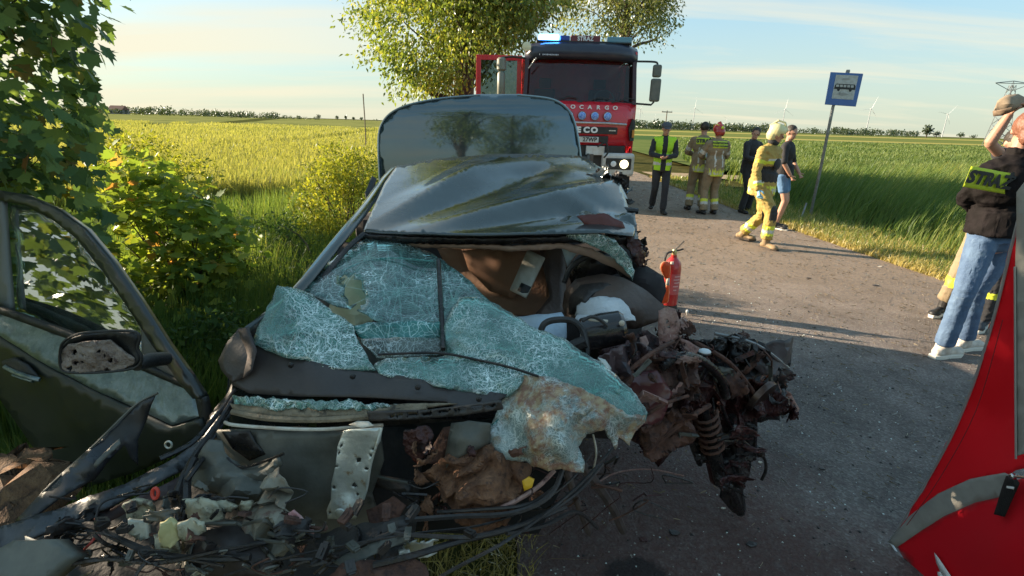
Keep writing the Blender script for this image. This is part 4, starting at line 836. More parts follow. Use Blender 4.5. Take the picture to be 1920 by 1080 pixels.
# wheels
def wheel(x, y, dual=0):
    w = MB().lathe([(.26, -.14), (.42, -.155), (.475, -.12), (.485, 0), (.475, .12), (.42, .155), (.26, .14)], (x, y, .485), 'x', 36)
    for k in range(28):
        a = 2*math.pi*k/28; c, s = math.cos(a), math.sin(a); w.box((x-.15, y-.03+c*.47, .485-.02+s*.47), (x-.02, y+.03+c*.47, .485+.02+s*.47), rot=Matrix.Rotation(a, 4, 'X')).box((x+.02, y-.03+c*.47, .485-.02+s*.47), (x+.15, y+.03+c*.47, .485+.02+s*.47), rot=Matrix.Rotation(a+.05, 4, 'X'))
    t = w.build('wheel', rubber, fe); MB().lathe([(.25, -.10), (.27, .0), (.25, .10), (.1, .06), (.08, -.02)], (x, y, .485), 'x', 24).build('rim', whitep, t, smooth=True)
for s in (-1, 1): wheel(TX+s*1.0, TY+.75); wheel(TX+s*1.0, TY+4.6)
for s in (-1, 1):
    V = []; 
    for a in np.linspace(-.3, math.pi+.3, 13):
        for xx in (.8, 1.18): V.append((TX+s*xx, TY+.75+math.cos(a)*.6, .5+math.sin(a)*.58))
    mk('mudguard', V, [(2*i, 2*i+1, 2*i+3, 2*i+2) for i in range(12)], blackp, fe, True, solid=.02)
mb = MB()
for s in (-1, 1): mb.box((TX+s*.4-.06, TY+.3, .55), (TX+s*.4+.06, TY+6.8, .8))
for y in (.75, 4.6): mb.tube([(TX-.95, TY+y, .485), (TX+.95, TY+y, .485)], .07, 8)
mb.build('chassis', blackp, fe)
# equipment body
tb_((-1.17, 2.45, .85), (1.17, 6.9, 3.0)).build('equipment_body', red, fe, bevel=.03)
for s in (-1, 1):
    for k in range(3):
        sh = tb_((min(s*1.17, s*1.19), 2.6+k*1.42, 1.0), (max(s*1.17, s*1.19), 3.9+k*1.42, 2.7)).build('roller_shutter', mat('shutter', (.5, .5, .5), .4, .6), fe)
tb_((-1.19, 2.6, .93), (-1.175, 6.8, .98)).build('reflective_strip', letter_w, fe)
# closed door (right in view) and open door
MB().box((TX+1.13, TY+.3, .8), (TX+1.175, TY+1.35, 2.12)).build('door', red, fe, bevel=.01)
MB().box((TX+1.14, TY+.36, 2.12), (TX+1.155, TY+1.32, 2.9)).build('side_window', truck_glass, fe)
MB().tube([(TX+1.155, TY+.33, 2.1), (TX+1.15, TY+.42, 2.95), (TX+1.15, TY+1.33, 2.95), (TX+1.155, TY+1.33, 2.1)], .025, 6).build('window_frame', blackp, fe)
D0 = TY+.42; od = MB().box((TX-2.15, D0, .8), (TX-1.2, D0+.06, 2.15)).box((TX-2.15, D0, 2.15), (TX-2.05, D0+.06, 3.0)).box((TX-1.3, D0, 2.15), (TX-1.2, D0+.06, 3.0)).box((TX-2.05, D0, 2.90), (TX-1.3, D0+.06, 3.0)).build('open_door', red, fe, bevel=.008)
MB().box((TX-2.05, D0+.02, 2.15), (TX-1.3, D0+.035, 2.90)).build('window', truck_glass, od)
MB().box((TX-2.12, D0-.03, 1.75), (TX-1.92, D0-.01, 1.8)).build('handle', blackp, od)
MB().box((TX-1.2, TY+.5, 1.0), (TX-1.13, TY+.62, 2.95)).build('door_jamb', red, fe, bevel=.01)
for k in range(3): MB().box((TX-1.25, TY+.5, .5+k*.32), (TX-1.0, TY+1.2, .54+k*.32)).build('step', chrome, fe)
# mirrors
def mirrors(s):
    x = TX+s*1.5
    a = MB().tube(crom([(TX+s*1.14, TY+.2, 2.93), (x-s*.05, TY+.02, 2.91), (x, TY, 2.86)], 4), .02, 7).tube([(TX+s*1.17, TY+.15, 2.12), (x-s*.05, TY, 2.10), (x, TY, 2.16)], .02, 7).build('mirror_arm', blackp, fe, smooth=True)
    for z0, z1, w in ((2.62, 2.86, .085), (2.16, 2.60, .10)):
        m_ = MB().box((x-w, TY-.07, z0), (x+w, TY+.05, z1)).build('mirror_housing', mat('mirror_shell', (.10, .11, .095), .5, c2=(.14, .14, .12), scale=9), a, bevel=.035); 
    MB().box((x-.08, TY+.052, 2.2), (x+.08, TY+.058, 2.56)).build('mirror_glass', chrome, a)
mirrors(1)
# left mirror swung back against the open door
a = MB().tube([(TX-1.15, TY+.2, 2.93), (TX-1.4, TY+.2, 2.95), (TX-1.62, TY+.24, 2.93)], .02, 7).build('mirror_arm', blackp, fe, smooth=True)
for z0, z1, w in ((2.68, 2.93, .095), (2.2, 2.66, .08)): MB().tube([(TX-1.62, TY+.24, z0), (TX-1.62, TY+.24, z0+.03), (TX-1.62, TY+.24, z1-.03), (TX-1.62, TY+.24, z1)], [w*.7, w, w, w*.7], 12).build('mirror_housing', mat('mirror_shell_pale', (.2, .2, .16), .45), a, smooth=True)
# roof equipment
lb = tb_((-.92, .25, 3.25), (1.0, .5, 3.29)).build('light_bar', blackp, fe, bevel=.01)
tb_((-.88, .24, 3.29), (-.47, .52, 3.40)).build('lit_beacon', blue_on, lb, bevel=.03)
tb_((-.45, .26, 3.28), (-.25, .5, 3.38)).build('beacon_housing', mat('beacon_blue', (.02, .06, .3), .2), lb, bevel=.02)
sg = tb_((-.23, .25, 3.27), (.36, .42, 3.39)).build('roof_sign', mat('sign_maroon', (.16, .03, .04), .5), fe, bevel=.01); lettering('lettering', 'STRAŻ', (TX+.06, TY+.243, 3.325), (1, 0, 0), (0, 0, 1), .11, letter_w, sg, ext=.004, bold=.004)
bc = tb_((.50, .24, 3.27), (1.0, .5, 3.38)).build('beacon', mat('beacon_teal', (.06, .2, .28), .15, coat=.5), lb, bevel=.02)
MB().lathe([(.085, .0), (.09, -.05), (.06, -.06), (.01, -.065)], (TX-1.12, TY+.2, 3.14), 'y', 18).build('marker_lamp', mat('cream_lens', (.75, .68, .45), .3), fe, smooth=True)
ptube('grab_rail', [(991, 128, 11.6), (1006, 108, 11.55)], .014, chrome, fe)
# ================================================================== THE WRECKED CAR
lid_paint = mat('boot_lid_paint', (.09, .125, .145), .045, .6, c2=(.10, .135, .15), scale=4, coat=.9)
paint = mat('dark_green_paint', (.042, .050, .050), .24, .5, c2=(.056, .066, .066), scale=5, c3=(.10, .10, .08), s3=16, t3=.66, coat=.7, rv=.10, bump=.06, bscale=25)
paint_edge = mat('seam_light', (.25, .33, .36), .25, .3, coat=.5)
scuffed_sheen = mat('scuffed_sky_sheen', (.10, .14, .15), .32, .5, c2=(.19, .24, .25), scale=18, c3=(.40, .40, .34), s3=30, t3=.60, coat=.4, bump=.3, bscale=60)  # sky reflection on the door shoulder painted as pale blue-grey, plus scuff specks
primer = mat('grey_primer', (.085, .085, .072), .5, .3, c2=(.145, .14, .12), scale=6, bump=.35, bscale=18, c3=(.05, .045, .038), s3=9, t3=.58)
zinc = mat('bare_zinc_steel', (.50, .52, .48), .38, .55, c2=(.62, .62, .56), scale=14, c3=(.30, .20, .10), s3=22, t3=.58, bump=.3, bscale=45)
rustm = mat('rusty_bulkhead', (.11, .05, .028), .85, c2=(.24, .115, .06), scale=28, c3=(.05, .025, .018), s3=34, t3=.55, bump=1.0, bscale=85)
rust2 = mat('rust_brown', (.060, .026, .018), .8, c2=(.13, .058, .038), scale=14, c3=(.03, .015, .014), s3=18, t3=.52, bump=.8, bscale=60)
maroon = mat('torn_maroon', (.036, .012, .013), .38, .35, c2=(.075, .026, .023), scale=16, c3=(.015, .008, .009), s3=14, t3=.5, bump=.8, bscale=70, rv=.2)
flesh = mat('scraped_pink_metal', (.26, .13, .11), .6, .2, c2=(.38, .25, .21), scale=18, c3=(.07, .03, .028), s3=26, t3=.55, bump=.6, bscale=70)
dplast = mat('dark_trim', (.020, .018, .018), .5, c2=(.042, .035, .033), scale=10, bump=.3, bscale=90, rv=.15)
cowlm = mat('cowl_plastic', (.040, .033, .032), .5, c2=(.058, .047, .044), scale=5, bump=.15, bscale=120, c3=(.10, .055, .05), s3=26, t3=.66)
blackm = mat('greasy_black', (.014, .013, .014), .34, .2, c2=(.035, .028, .026), scale=12, bump=.5, bscale=50, rv=.2)
cream = mat('cream_plastic', (.36, .34, .24), .5, c2=(.46, .44, .33), scale=12, c3=(.10, .08, .055), s3=22, t3=.53)
tan = mat('tan_interior', (.24, .125, .075), .75, c2=(.30, .165, .10), scale=5, bump=.2, bscale=60)
tanp = mat('headliner', (.36, .25, .19), .8, c2=(.28, .18, .13), scale=9)
brownl = mat('brown_leather', (.065, .042, .034), .5, c2=(.10, .065, .05), scale=6, bump=.3, bscale=50)
cloth_w = mat('airbag_cloth', (.60, .62, .64), .85, c2=(.48, .50, .53), scale=9, bump=.5, bscale=70)
cloth_b = mat('airbag_bluish', (.48, .58, .66), .8, c2=(.40, .50, .60), scale=8, bump=.4, bscale=50)
palebag = mat('pale_green_airbag', (.50, .50, .33), .85, c2=(.62, .60, .45), scale=7, bump=.3, bscale=40)
sealm = mat('seal_tan', (.17, .13, .085), .7, c2=(.27, .21, .14), scale=25, c3=(.05, .04, .03), s3=22, t3=.58, bump=.6, bscale=80)
whites = mat('white_strip', (.62, .58, .50), .55, c2=(.45, .38, .30), scale=22)
g_frac = glassmat('shattered_windscreen', (.52, .82, .75), crack=.75, cscale=38, opaque=.30, ccol=(.68, .80, .75), rough=.15, cmin=.08, cmax=1.0)
g_thin = glassmat('cracked_windscreen', (.74, .95, .90), crack=.34, cscale=22, opaque=.07, ccol=(.60, .82, .79), rough=.06, cmin=.12, cmax=.85)
g_teal = glassmat('teal_glass_edge', (.25, .70, .66), crack=.4, cscale=20, opaque=.55, ccol=(.55, .8, .76), rough=.08)
g_dirt = glassmat('dirty_windscreen', (.60, .74, .70), crack=1.1, cscale=42, opaque=.7, ccol=(.66, .68, .63), rough=.3, dirt=((.24, .10, .055), .455, 5, .85, (.38, .27, .15)))
crk = mat('fracture_white', (.62, .78, .73), .35, spec=.6)
g_side = glassmat('side_window_glass', (.70, .80, .72), opaque=.05, rough=.012, rmin=.24)

car = thing('wrecked_car', (-.15, 3.0, 0), 'dark green car with its whole front torn away and shattered windscreen', 'car')
S_ = sheet
# ---- roof with diagonal dents
def ridge(x, y, a, b, w):
    ax, ay = a; bx, by = b; d = np.array([bx-ax, by-ay], float); L_ = np.hypot(*d); d /= L_; t = ((x-ax)*d[0]+(y-ay)*d[1])/L_; s = (x-ax)*d[1]-(y-ay)*d[0]
    e = max(0, 1-abs(s)/(1.7*w))**1.25*max(0, min(1, 1.2*t+.15))*max(0, min(1, (1.25-t)*3)); return e
def roof_dz(x, y):
    z = .035*ridge(x, y, (690, 425), (905, 315), 16) - .04*ridge(x, y, (720, 430), (1000, 320), 22) + .028*ridge(x, y, (760, 432), (1135, 352), 13) - .03*ridge(x, y, (850, 436), (1160, 378), 17)
    z += .022*ridge(x, y, (1040, 372), (1185, 402), 8) - .05*ridge(x, y, (1060, 400), (1190, 395), 13) + .02*ridge(x, y, (1110, 330), (1010, 300), 10)
    z -= .02*ridge(x, y, (900, 330), (1110, 300), 12)
    z *= max(0, min(1, (y-291-20*((x-940)/200)**2)/24))*max(.15, min(1, (446-y)/14))
    return (0, 0, z)
def roof_dep(x, y):
    t = (441-y)/150; xc = 935-20*t; hw = 262-75*t; v = ((x-xc)/hw)**2; return 1/(1/2.05+(1/3.26-1/2.05)*t + .022*(1-v)*(1-.3*t) - .02*max(0, (x-1110)/80)**2)
S_('roof', [(682, 437, 2.08), (760, 440, 2.05), (900, 443, 2.04), (1050, 440, 2.07), (1130, 438, 2.12), (1188, 445, 2.2), (1191, 420, 2.26), (1180, 385, 2.4), (1163, 352, 2.62), (1135, 322, 2.86), (1108, 304, 3.06), (1086, 294, 3.2), (1010, 290, 3.28), (930, 291, 3.32), (820, 299, 3.28), (745, 313, 3.2), (722, 345, 2.85), (702, 390, 2.42)], paint, car,
   ctrl=[(900, 360, 2.52), (1020, 355, 2.55), (800, 375, 2.42), (900, 320, 2.95), (1050, 395, 2.34)], depf=roof_dep, sp=5, amp=.002, freq=4, dz=roof_dz, th=.006, ridged=False)
ptube('roof_gutter', [(683, 436, 2.09), (702, 390, 2.42), (722, 345, 2.85), (744, 314, 3.2)], .007, dplast, car)
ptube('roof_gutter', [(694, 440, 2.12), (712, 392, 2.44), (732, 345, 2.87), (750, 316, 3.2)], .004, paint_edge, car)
S_('roof_front_edge', [(678, 437, 2.06), (760, 441, 2.03), (900, 444, 2.02), (1050, 441, 2.04), (1130, 438, 2.08), (1190, 446, 2.18), (1200, 458, 2.19), (1130, 452, 2.10), (1050, 451, 2.06), (900, 455, 2.04), (760, 452, 2.05), (676, 446, 2.07)], blackm, car, sp=7, amp=.008, freq=20, jag=1.6, th=.012)
S_('headliner_edge', [(762, 452, 2.06), (900, 455, 2.05), (960, 460, 2.05), (1050, 453, 2.08), (1110, 465, 2.12), (1165, 492, 2.16), (1188, 505, 2.18), (1184, 522, 2.18), (1150, 500, 2.16), (1100, 478, 2.12), (1050, 464, 2.08), (960, 468, 2.06), (900, 463, 2.06), (762, 460, 2.07)], tanp, car, sp=8, amp=.006, freq=12, jag=1, th=.012)
S_('torn_roof_flap', [(1150, 405, 2.30), (1190, 398, 2.30), (1195, 440, 2.22), (1208, 478, 2.22), (1200, 486, 2.2), (1180, 465, 2.18), (1130, 436, 2.12), (1060, 418, 2.14), (1050, 410, 2.2), (1090, 396, 2.25)], paint, car, sp=7, amp=.04, freq=8, jag=2, th=.004)
S_('torn_liner', [(1080, 405, 2.10), (1130, 400, 2.13), (1165, 415, 2.16), (1172, 430, 2.15), (1140, 430, 2.12), (1095, 420, 2.1)], mat('maroon_liner', (.11, .03, .025), .6), car, sp=8, amp=.015, jag=1)
S_('crushed_glass', [(1060, 437, 2.04), (1115, 434, 2.06), (1150, 446, 2.09), (1172, 470, 2.12), (1188, 505, 2.14), (1184, 525, 2.14), (1165, 500, 2.12), (1140, 475, 2.09), (1100, 456, 2.06), (1062, 446, 2.05)], g_frac, car, sp=7, amp=.02, freq=14, jag=2, th=.006)
S_('torn_edge_metal', [(1170, 440, 2.16), (1195, 445, 2.17), (1208, 480, 2.18), (1200, 500, 2.18), (1186, 490, 2.15), (1175, 465, 2.14)], maroon, car, sp=6, amp=.04, freq=12, jag=3)
# ---- boot lid standing open behind the roof
LD = lambda x, y: 3.95+.05*max(0, (345-y)/165)**1.6+.05*((x-900)/190)**2+.04*max(0, (215-y)/35)**2
S_('boot_lid', [(712, 330, 4.02), (709, 280, 4.02), (711, 245, 4.03), (722, 222, 4.05), (742, 206, 4.08), (775, 194, 4.12), (830, 184, 4.10), (900, 178, 4.11), (970, 178, 4.11), (1025, 184, 4.10), (1052, 194, 4.1), (1070, 212, 4.06), (1080, 240, 4.03), (1087, 280, 4.02), (1092, 330, 4.0), (1090, 352, 4.0), (900, 356, 3.91), (716, 352, 4.0)], lid_paint, car,
   ctrl=[(900, 300, 3.93), (900, 240, 3.97), (800, 270, 3.96), (1000, 270, 3.96), (900, 200, 4.04)], depf=LD, sp=9, amp=0, th=.01)
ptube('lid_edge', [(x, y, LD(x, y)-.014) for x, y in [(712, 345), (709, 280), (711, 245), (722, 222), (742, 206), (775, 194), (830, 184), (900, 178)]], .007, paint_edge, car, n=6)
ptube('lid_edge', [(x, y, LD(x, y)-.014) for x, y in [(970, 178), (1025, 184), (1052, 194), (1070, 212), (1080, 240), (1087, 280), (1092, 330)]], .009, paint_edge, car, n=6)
# ---- body behind: deck, flanks, rear (seen only from the side)
bx0, bx1 = -1.02, .66
mb = MB().box((bx0+.06, 3.35, .70), (bx1-.10, 4.0, .98)).box((bx0+.05, 4.0, .35), (bx1-.05, 4.75, .80)); mb.build('boot_tub', paint, car, bevel=.05)
V = []; yy = np.linspace(1.75, 4.85, 15)
for z, dx_ in ((.22, .05), (.40, 0), (.62, -.01), (.80, .03), (.93, .10)):
    for y in yy: V.append((bx0+dx_+(.10 if y > 4.6 else 0), y, z))
mk('side_panel', V, [(r*15+i, r*15+i+1, (r+1)*15+i+1, (r+1)*15+i) for r in range(4) for i in range(14)], paint, car, True, solid=.02)
V = [];
for z, dx_ in ((.22, .05), (.40, 0), (.62, -.01), (.80, .03), (.93, .10)):
    for y in np.linspace(2.9, 4.85, 10): V.append((bx1-dx_-(.10 if y > 4.6 else 0)+.04*noise.noise(Vector((y*4, z*5, 0))), y, z))
mk('side_panel', V, [(r*10+i, r*10+i+1, (r+1)*10+i+1, (r+1)*10+i) for r in range(4) for i in range(9)], paint, car, True, solid=.02)
MB().box((bx0+.08, 2.3, .18), (bx1-.05, 4.7, .26)).build('floor_pan', blackm, car)
MB().box((bx0+.1, 3.0, .26), (bx1-.15, 3.3, 1.12)).build('rear_seat', mat('dark_seat', (.022, .017, .016), .85, c2=(.04, .03, .028), scale=9), car, bevel=.06)
for x in (bx0+.02, bx1-.22):
    w = MB().lathe([(.19, -.09), (.28, -.10), (.31, -.06), (.315, 0), (.31, .06), (.28, .10), (.19, .09)], (x+.1, 4.2, .315), 'x', 28).build('wheel', rubber, car, smooth=True); MB().lathe([(.19, -.07), (.17, 0), (.19, .07), (.04, .05)], (x+.1, 4.2, .315), 'x', 20).build('rim', chrome, w, smooth=True)
# ---- left pillars and window line (photo left)
ptube('windscreen_pillar', [(742, 316, 3.22), (722, 338, 2.95), (690, 385, 2.45), (655, 428, 2.12), (612, 480, 1.88), (578, 522, 1.72), (545, 560, 1.60), (520, 600, 1.52), (508, 630, 1.48)], [.020, .022, .024, .022, .020, .018], paint, car, n=10, flat=.7)
ptube('pillar_lit_edge', [(735, 317, 3.20), (712, 342, 2.92), (680, 388, 2.42), (646, 428, 2.09), (602, 482, 1.85), (566, 528, 1.69), (536, 566, 1.58)], .009, paint_edge, car, n=7)  # pale tube paints the blue-lit edge of the pillar
ptube('pillar_seal', [(683, 438, 2.03), (655, 462, 1.96), (618, 505, 1.82), (588, 545, 1.70), (566, 575, 1.62)], .010, blackm, car, n=7)
S_('rear_mirror_edge', [(697, 330, 3.0), (706, 336, 3.0), (700, 362, 2.9), (688, 380, 2.8), (684, 362, 2.85)], blackp, car, sp=8, amp=0)
# ---- interior
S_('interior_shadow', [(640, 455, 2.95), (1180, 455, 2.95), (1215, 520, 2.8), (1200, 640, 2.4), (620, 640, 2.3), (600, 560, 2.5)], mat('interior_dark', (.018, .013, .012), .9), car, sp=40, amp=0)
S_('door_card', [(820, 466, 2.62), (870, 463, 2.6), (1010, 463, 2.55), (1052, 480, 2.5), (1055, 520, 2.45), (1030, 560, 2.4), (1000, 592, 2.35), (935, 590, 2.4), (890, 560, 2.5), (845, 515, 2.6)], tan, car, ctrl=[(930, 520, 2.50)], sp=14, amp=.006, freq=5, ridged=False)
S_('door_card_panel', [(868, 470, 2.52), (905, 466, 2.50), (985, 468, 2.46), (1005, 480, 2.44), (990, 530, 2.40), (962, 560, 2.38), (920, 545, 2.44), (880, 505, 2.50)], mat('tan_panel', (.30, .15, .085), .7, c2=(.25, .12, .07), scale=6), car, ctrl=[(930, 505, 2.43)], sp=12, amp=.004, ridged=False, th=.01)
sv = S_('sun_visor', [(990, 470, 2.28), (1022, 485, 2.24), (987, 560, 2.14), (957, 545, 2.18)], mat('visor_card', (.42, .40, .34), .6, c2=(.30, .27, .22), scale=10), car, sp=14, amp=.002, th=.012)
S_('label_patch', [(978, 530, 2.17), (996, 538, 2.155), (988, 554, 2.14), (970, 545, 2.16)], blackp, sv, sp=12, amp=0, th=.003); S_('label_patch', [(996, 478, 2.255), (1014, 486, 2.235), (1010, 494, 2.23), (992, 486, 2.25)], blackp, sv, sp=12, amp=0, th=.003)
S_('seat_back', [(1010, 462, 2.5), (1060, 460, 2.5), (1062, 520, 2.45), (1058, 585, 2.3), (1000, 596, 2.2), (1030, 555, 2.35)], brownl, car, sp=14, amp=.01)
S_('dark_headrest', [(1062, 500, 2.35), (1085, 478, 2.32), (1125, 470, 2.30), (1158, 485, 2.28), (1160, 512, 2.28), (1120, 522, 2.28), (1075, 540, 2.3)], blackm, car, ctrl=[(1110, 498, 2.2)], sp=10, amp=.01)
ptube('twisted_trim', [(1058, 530, 2.2), (1072, 500, 2.2), (1105, 482, 2.2), (1148, 488, 2.2), (1166, 515, 2.2)], .012, dplast, car)
S_('torn_cloth', [(1052, 462, 2.26), (1088, 464, 2.24), (1072, 488, 2.24), (1064, 500, 2.25)], cloth_b, car, sp=8, amp=.015)
S_('seat', [(1062, 575, 2.15), (1066, 548, 2.15), (1085, 528, 2.12), (1130, 521, 2.1), (1165, 528, 2.08), (1210, 552, 2.02), (1242, 575, 1.98), (1248, 600, 1.95), (1190, 612, 1.95), (1120, 610, 1.98), (1070, 608, 2.05)], brownl, car, ctrl=[(1100, 565, 1.98), (1170, 570, 1.92)], sp=10, amp=.012, freq=7, ridged=False, th=.02)
S_('seat_bolster', [(1068, 588, 2.08), (1072, 555, 2.1), (1090, 536, 2.08), (1135, 531, 2.04), (1150, 540, 2.02), (1110, 552, 1.98), (1088, 585, 2.0)], dplast, car, ctrl=[(1095, 556, 1.96)], sp=8, amp=.02, freq=24, th=.01)
S_('black_upholstery', [(1160, 500, 2.3), (1186, 490, 2.28), (1215, 500, 2.25), (1243, 518, 2.2), (1247, 545, 2.15), (1238, 568, 2.1), (1200, 550, 2.12), (1165, 528, 2.2)], mat('black_fabric', (.008, .006, .007), .9, c2=(.02, .014, .015), scale=9), car, ctrl=[(1205, 525, 2.1)], sp=9, amp=.02)
S_('airbag', [(1078, 588, 1.98), (1083, 572, 1.97), (1100, 560, 1.97), (1128, 554, 1.96), (1160, 558, 1.94), (1176, 572, 1.90), (1190, 598, 1.86), (1160, 600, 1.85), (1130, 596, 1.86), (1105, 592, 1.88)], cloth_w, car, ctrl=[(1130, 575, 1.86)], sp=6, amp=.03, freq=9, jag=1.5, th=.004)
S_('airbag', [(1076, 600, 1.9), (1082, 588, 1.9), (1110, 588, 1.88), (1118, 600, 1.86), (1090, 612, 1.85)], cloth_w, car, sp=7, amp=.015)
S_('airbag', [(955, 596, 2.0), (1000, 590, 1.96), (1052, 586, 1.92), (1060, 600, 1.88), (1062, 632, 1.84), (1030, 642, 1.82), (985, 616, 1.88)], cloth_b, car, ctrl=[(1010, 608, 1.84)], sp=8, amp=.02, freq=8, th=.004)
S_('pale_airbag', [(612, 588, 1.98), (618, 548, 2.0), (640, 515, 2.05), (690, 500, 2.1), (732, 505, 2.1), (735, 530, 2.05), (722, 562, 1.98), (700, 600, 1.92), (660, 612, 1.92)], palebag, car, ctrl=[(670, 545, 1.94)], sp=9, amp=.03, freq=7, jag=2)
S_('seat_leather', [(565, 560, 1.85), (590, 535, 1.9), (622, 512, 1.95), (622, 560, 1.9), (610, 600, 1.8), (580, 590, 1.78)], mat('brown_vinyl', (.14, .10, .085), .6, c2=(.18, .13, .11), scale=6), car, sp=12, amp=.01)
S_('seat', [(690, 600, 2.05), (720, 560, 2.1), (780, 545, 2.15), (840, 560, 2.12), (850, 620, 2.0), (700, 640, 1.95)], brownl, car, ctrl=[(770, 590, 2.0)], sp=16, amp=.02)
S_('dashboard', [(560, 640, 1.75), (640, 628, 1.85), (760, 632, 1.9), (880, 640, 1.88), (1000, 660, 1.8), (1080, 700, 1.7), (1060, 760, 1.55), (900, 740, 1.52), (700, 720, 1.5), (560, 690, 1.5)], dplast, car, ctrl=[(760, 680, 1.68)], sp=18, amp=.02, freq=5)
S_('headrest', [(842, 575, 2.06), (850, 556, 2.08), (880, 548, 2.1), (905, 552, 2.08), (918, 572, 2.04), (880, 580, 2.02)], mat('maroon_headrest', (.09, .03, .04), .7), car, ctrl=[(880, 564, 1.99)], sp=8, amp=.01)

# ---- windscreen in pieces
S_('windscreen', [(572, 548, 1.66), (600, 510, 1.80), (640, 475, 1.96), (690, 447, 2.06), (757, 455, 2.05), (772, 462, 2.04), (812, 476, 2.00), (850, 502, 1.90), (890, 535, 1.80), (924, 570, 1.70), (900, 590, 1.66), (860, 612, 1.62), (820, 618, 1.60), (762, 622, 1.58), (720, 606, 1.58), (670, 582, 1.60), (622, 570, 1.62)], g_thin, car, ctrl=[(740, 530, 1.80)], sp=10, amp=.012, freq=9, jag=1.5, holes=[[(640, 520), (668, 512), (690, 560), (672, 585), (652, 560)]], th=.005); crack_lines(car, [(748, 545), (690, 480), (850, 560)], crk, seed=1, reach=110)
S_('windscreen', [(483, 637, 1.44), (490, 610, 1.46), (508, 570, 1.50), (524, 533, 1.55), (560, 541, 1.58), (604, 562, 1.58), (640, 588, 1.56), (668, 606, 1.53), (672, 632, 1.50), (690, 662, 1.46), (708, 690, 1.42), (660, 692, 1.41), (600, 682, 1.40), (545, 664, 1.40), (505, 652, 1.41)], g_frac, car, ctrl=[(580, 620, 1.45)], sp=9, amp=.03, freq=8, jag=1.2, th=.006); crack_lines(car, [(565, 610), (640, 640), (520, 620)], crk, seed=2, reach=90, nr=17)
S_('windscreen', [(662, 610, 1.54), (700, 604, 1.56), (832, 602, 1.60), (834, 636, 1.57), (700, 640, 1.52), (674, 632, 1.52)], g_teal, car, sp=9, amp=.012, jag=1.5, th=.006)
S_('windscreen', [(676, 636, 1.50), (834, 632, 1.56), (840, 664, 1.50), (760, 668, 1.46), (708, 672, 1.45)], glassmat('smoked_windscreen', (.35, .42, .38), crack=.5, cscale=30, opaque=.5, ccol=(.4, .48, .44)), car, sp=10, amp=.012, jag=1, th=.006)
S_('windscreen', [(860, 560, 1.70), (900, 560, 1.70), (925, 572, 1.69), (985, 604, 1.62), (1060, 632, 1.55), (1120, 668, 1.48), (1150, 690, 1.44), (1180, 725, 1.38), (1205, 768, 1.32), (1196, 785, 1.31), (1120, 752, 1.30), (1050, 722, 1.34), (985, 702, 1.39), (900, 672, 1.46), (836, 668, 1.5), (832, 612, 1.58), (846, 585, 1.64)], g_frac, car, ctrl=[(1000, 655, 1.46), (920, 620, 1.55), (1100, 715, 1.36)], sp=8, amp=.05, freq=6, jag=1.5, th=.006); crack_lines(car, [(900, 620), (985, 660), (1080, 690), (1140, 730)], crk, seed=3, reach=100, nr=17)
S_('windscreen', [(704, 684, 1.42), (730, 668, 1.45), (840, 664, 1.48), (900, 672, 1.45), (985, 700, 1.38), (972, 722, 1.35), (950, 742, 1.34), (860, 726, 1.37), (780, 708, 1.39), (715, 698, 1.40)], g_frac, car, ctrl=[(840, 694, 1.40)], sp=9, amp=.03, freq=9, jag=1.5, th=.006); crack_lines(car, [(800, 695), (900, 705)], crk, seed=4, reach=80)
S_('windscreen', [(984, 700, 1.37), (1040, 708, 1.33), (1110, 738, 1.28), (1175, 770, 1.26), (1206, 772, 1.28), (1204, 790, 1.26), (1186, 812, 1.26), (1176, 832, 1.25), (1158, 818, 1.25), (1150, 838, 1.24), (1128, 800, 1.23), (1098, 808, 1.22), (1082, 838, 1.20), (1094, 862, 1.19), (1091, 881, 1.18), (1040, 872, 1.19), (985, 862, 1.21), (926, 850, 1.25), (916, 830, 1.26), (918, 800, 1.29), (935, 768, 1.33), (956, 735, 1.35)], g_dirt, car, ctrl=[(1040, 760, 1.24), (1000, 820, 1.20), (1120, 775, 1.21), (960, 790, 1.28), (1060, 835, 1.16)], sp=6, amp=.018, freq=7, fold=((62, 80, .018), (140, 120, .012)), jag=1.5, th=.006)
S_('windscreen', [(920, 795, 1.30), (945, 775, 1.31), (962, 800, 1.29), (962, 850, 1.25), (935, 852, 1.25), (915, 835, 1.27)], g_teal, car, sp=8, amp=.015, jag=1, th=.006)
ptube('wiper_arm', [(822, 488, 1.86), (826, 560, 1.68), (829, 610, 1.58), (831, 655, 1.48)], .008, blackm, car, n=6)
ptube('windscreen_seam', [(708, 665, 1.40), (820, 662, 1.44), (900, 676, 1.42), (960, 690, 1.37), (1010, 706, 1.33)], .004, blackm, car, n=5)
ptube('windscreen_rim', [(620, 520, 1.78), (680, 492, 1.9), (740, 484, 1.92), (812, 490, 1.9)], .003, g_teal, car, n=5)
# ---- cowl and ear
cw = S_('cowl_panel', [(452, 660, 1.40), (478, 645, 1.42), (506, 655, 1.41), (560, 672, 1.40), (650, 696, 1.39), (760, 708, 1.38), (860, 727, 1.36), (952, 742, 1.33), (925, 758, 1.31), (900, 772, 1.29), (870, 772, 1.29), (835, 755, 1.31), (700, 747, 1.32), (560, 744, 1.33), (470, 738, 1.35), (438, 722, 1.37), (432, 700, 1.39)], cowlm, car, ctrl=[(600, 715, 1.345), (760, 735, 1.325)], sp=11, amp=.004, freq=4, ridged=False, th=.006)
S_('cowl_end', [(412, 676, 1.40), (430, 640, 1.42), (452, 614, 1.44), (468, 612, 1.43), (480, 645, 1.40), (484, 660, 1.38), (470, 700, 1.36), (440, 716, 1.36), (418, 692, 1.39)], cowlm, car, ctrl=[(455, 665, 1.385)], sp=8, amp=.009, freq=8, th=.005)
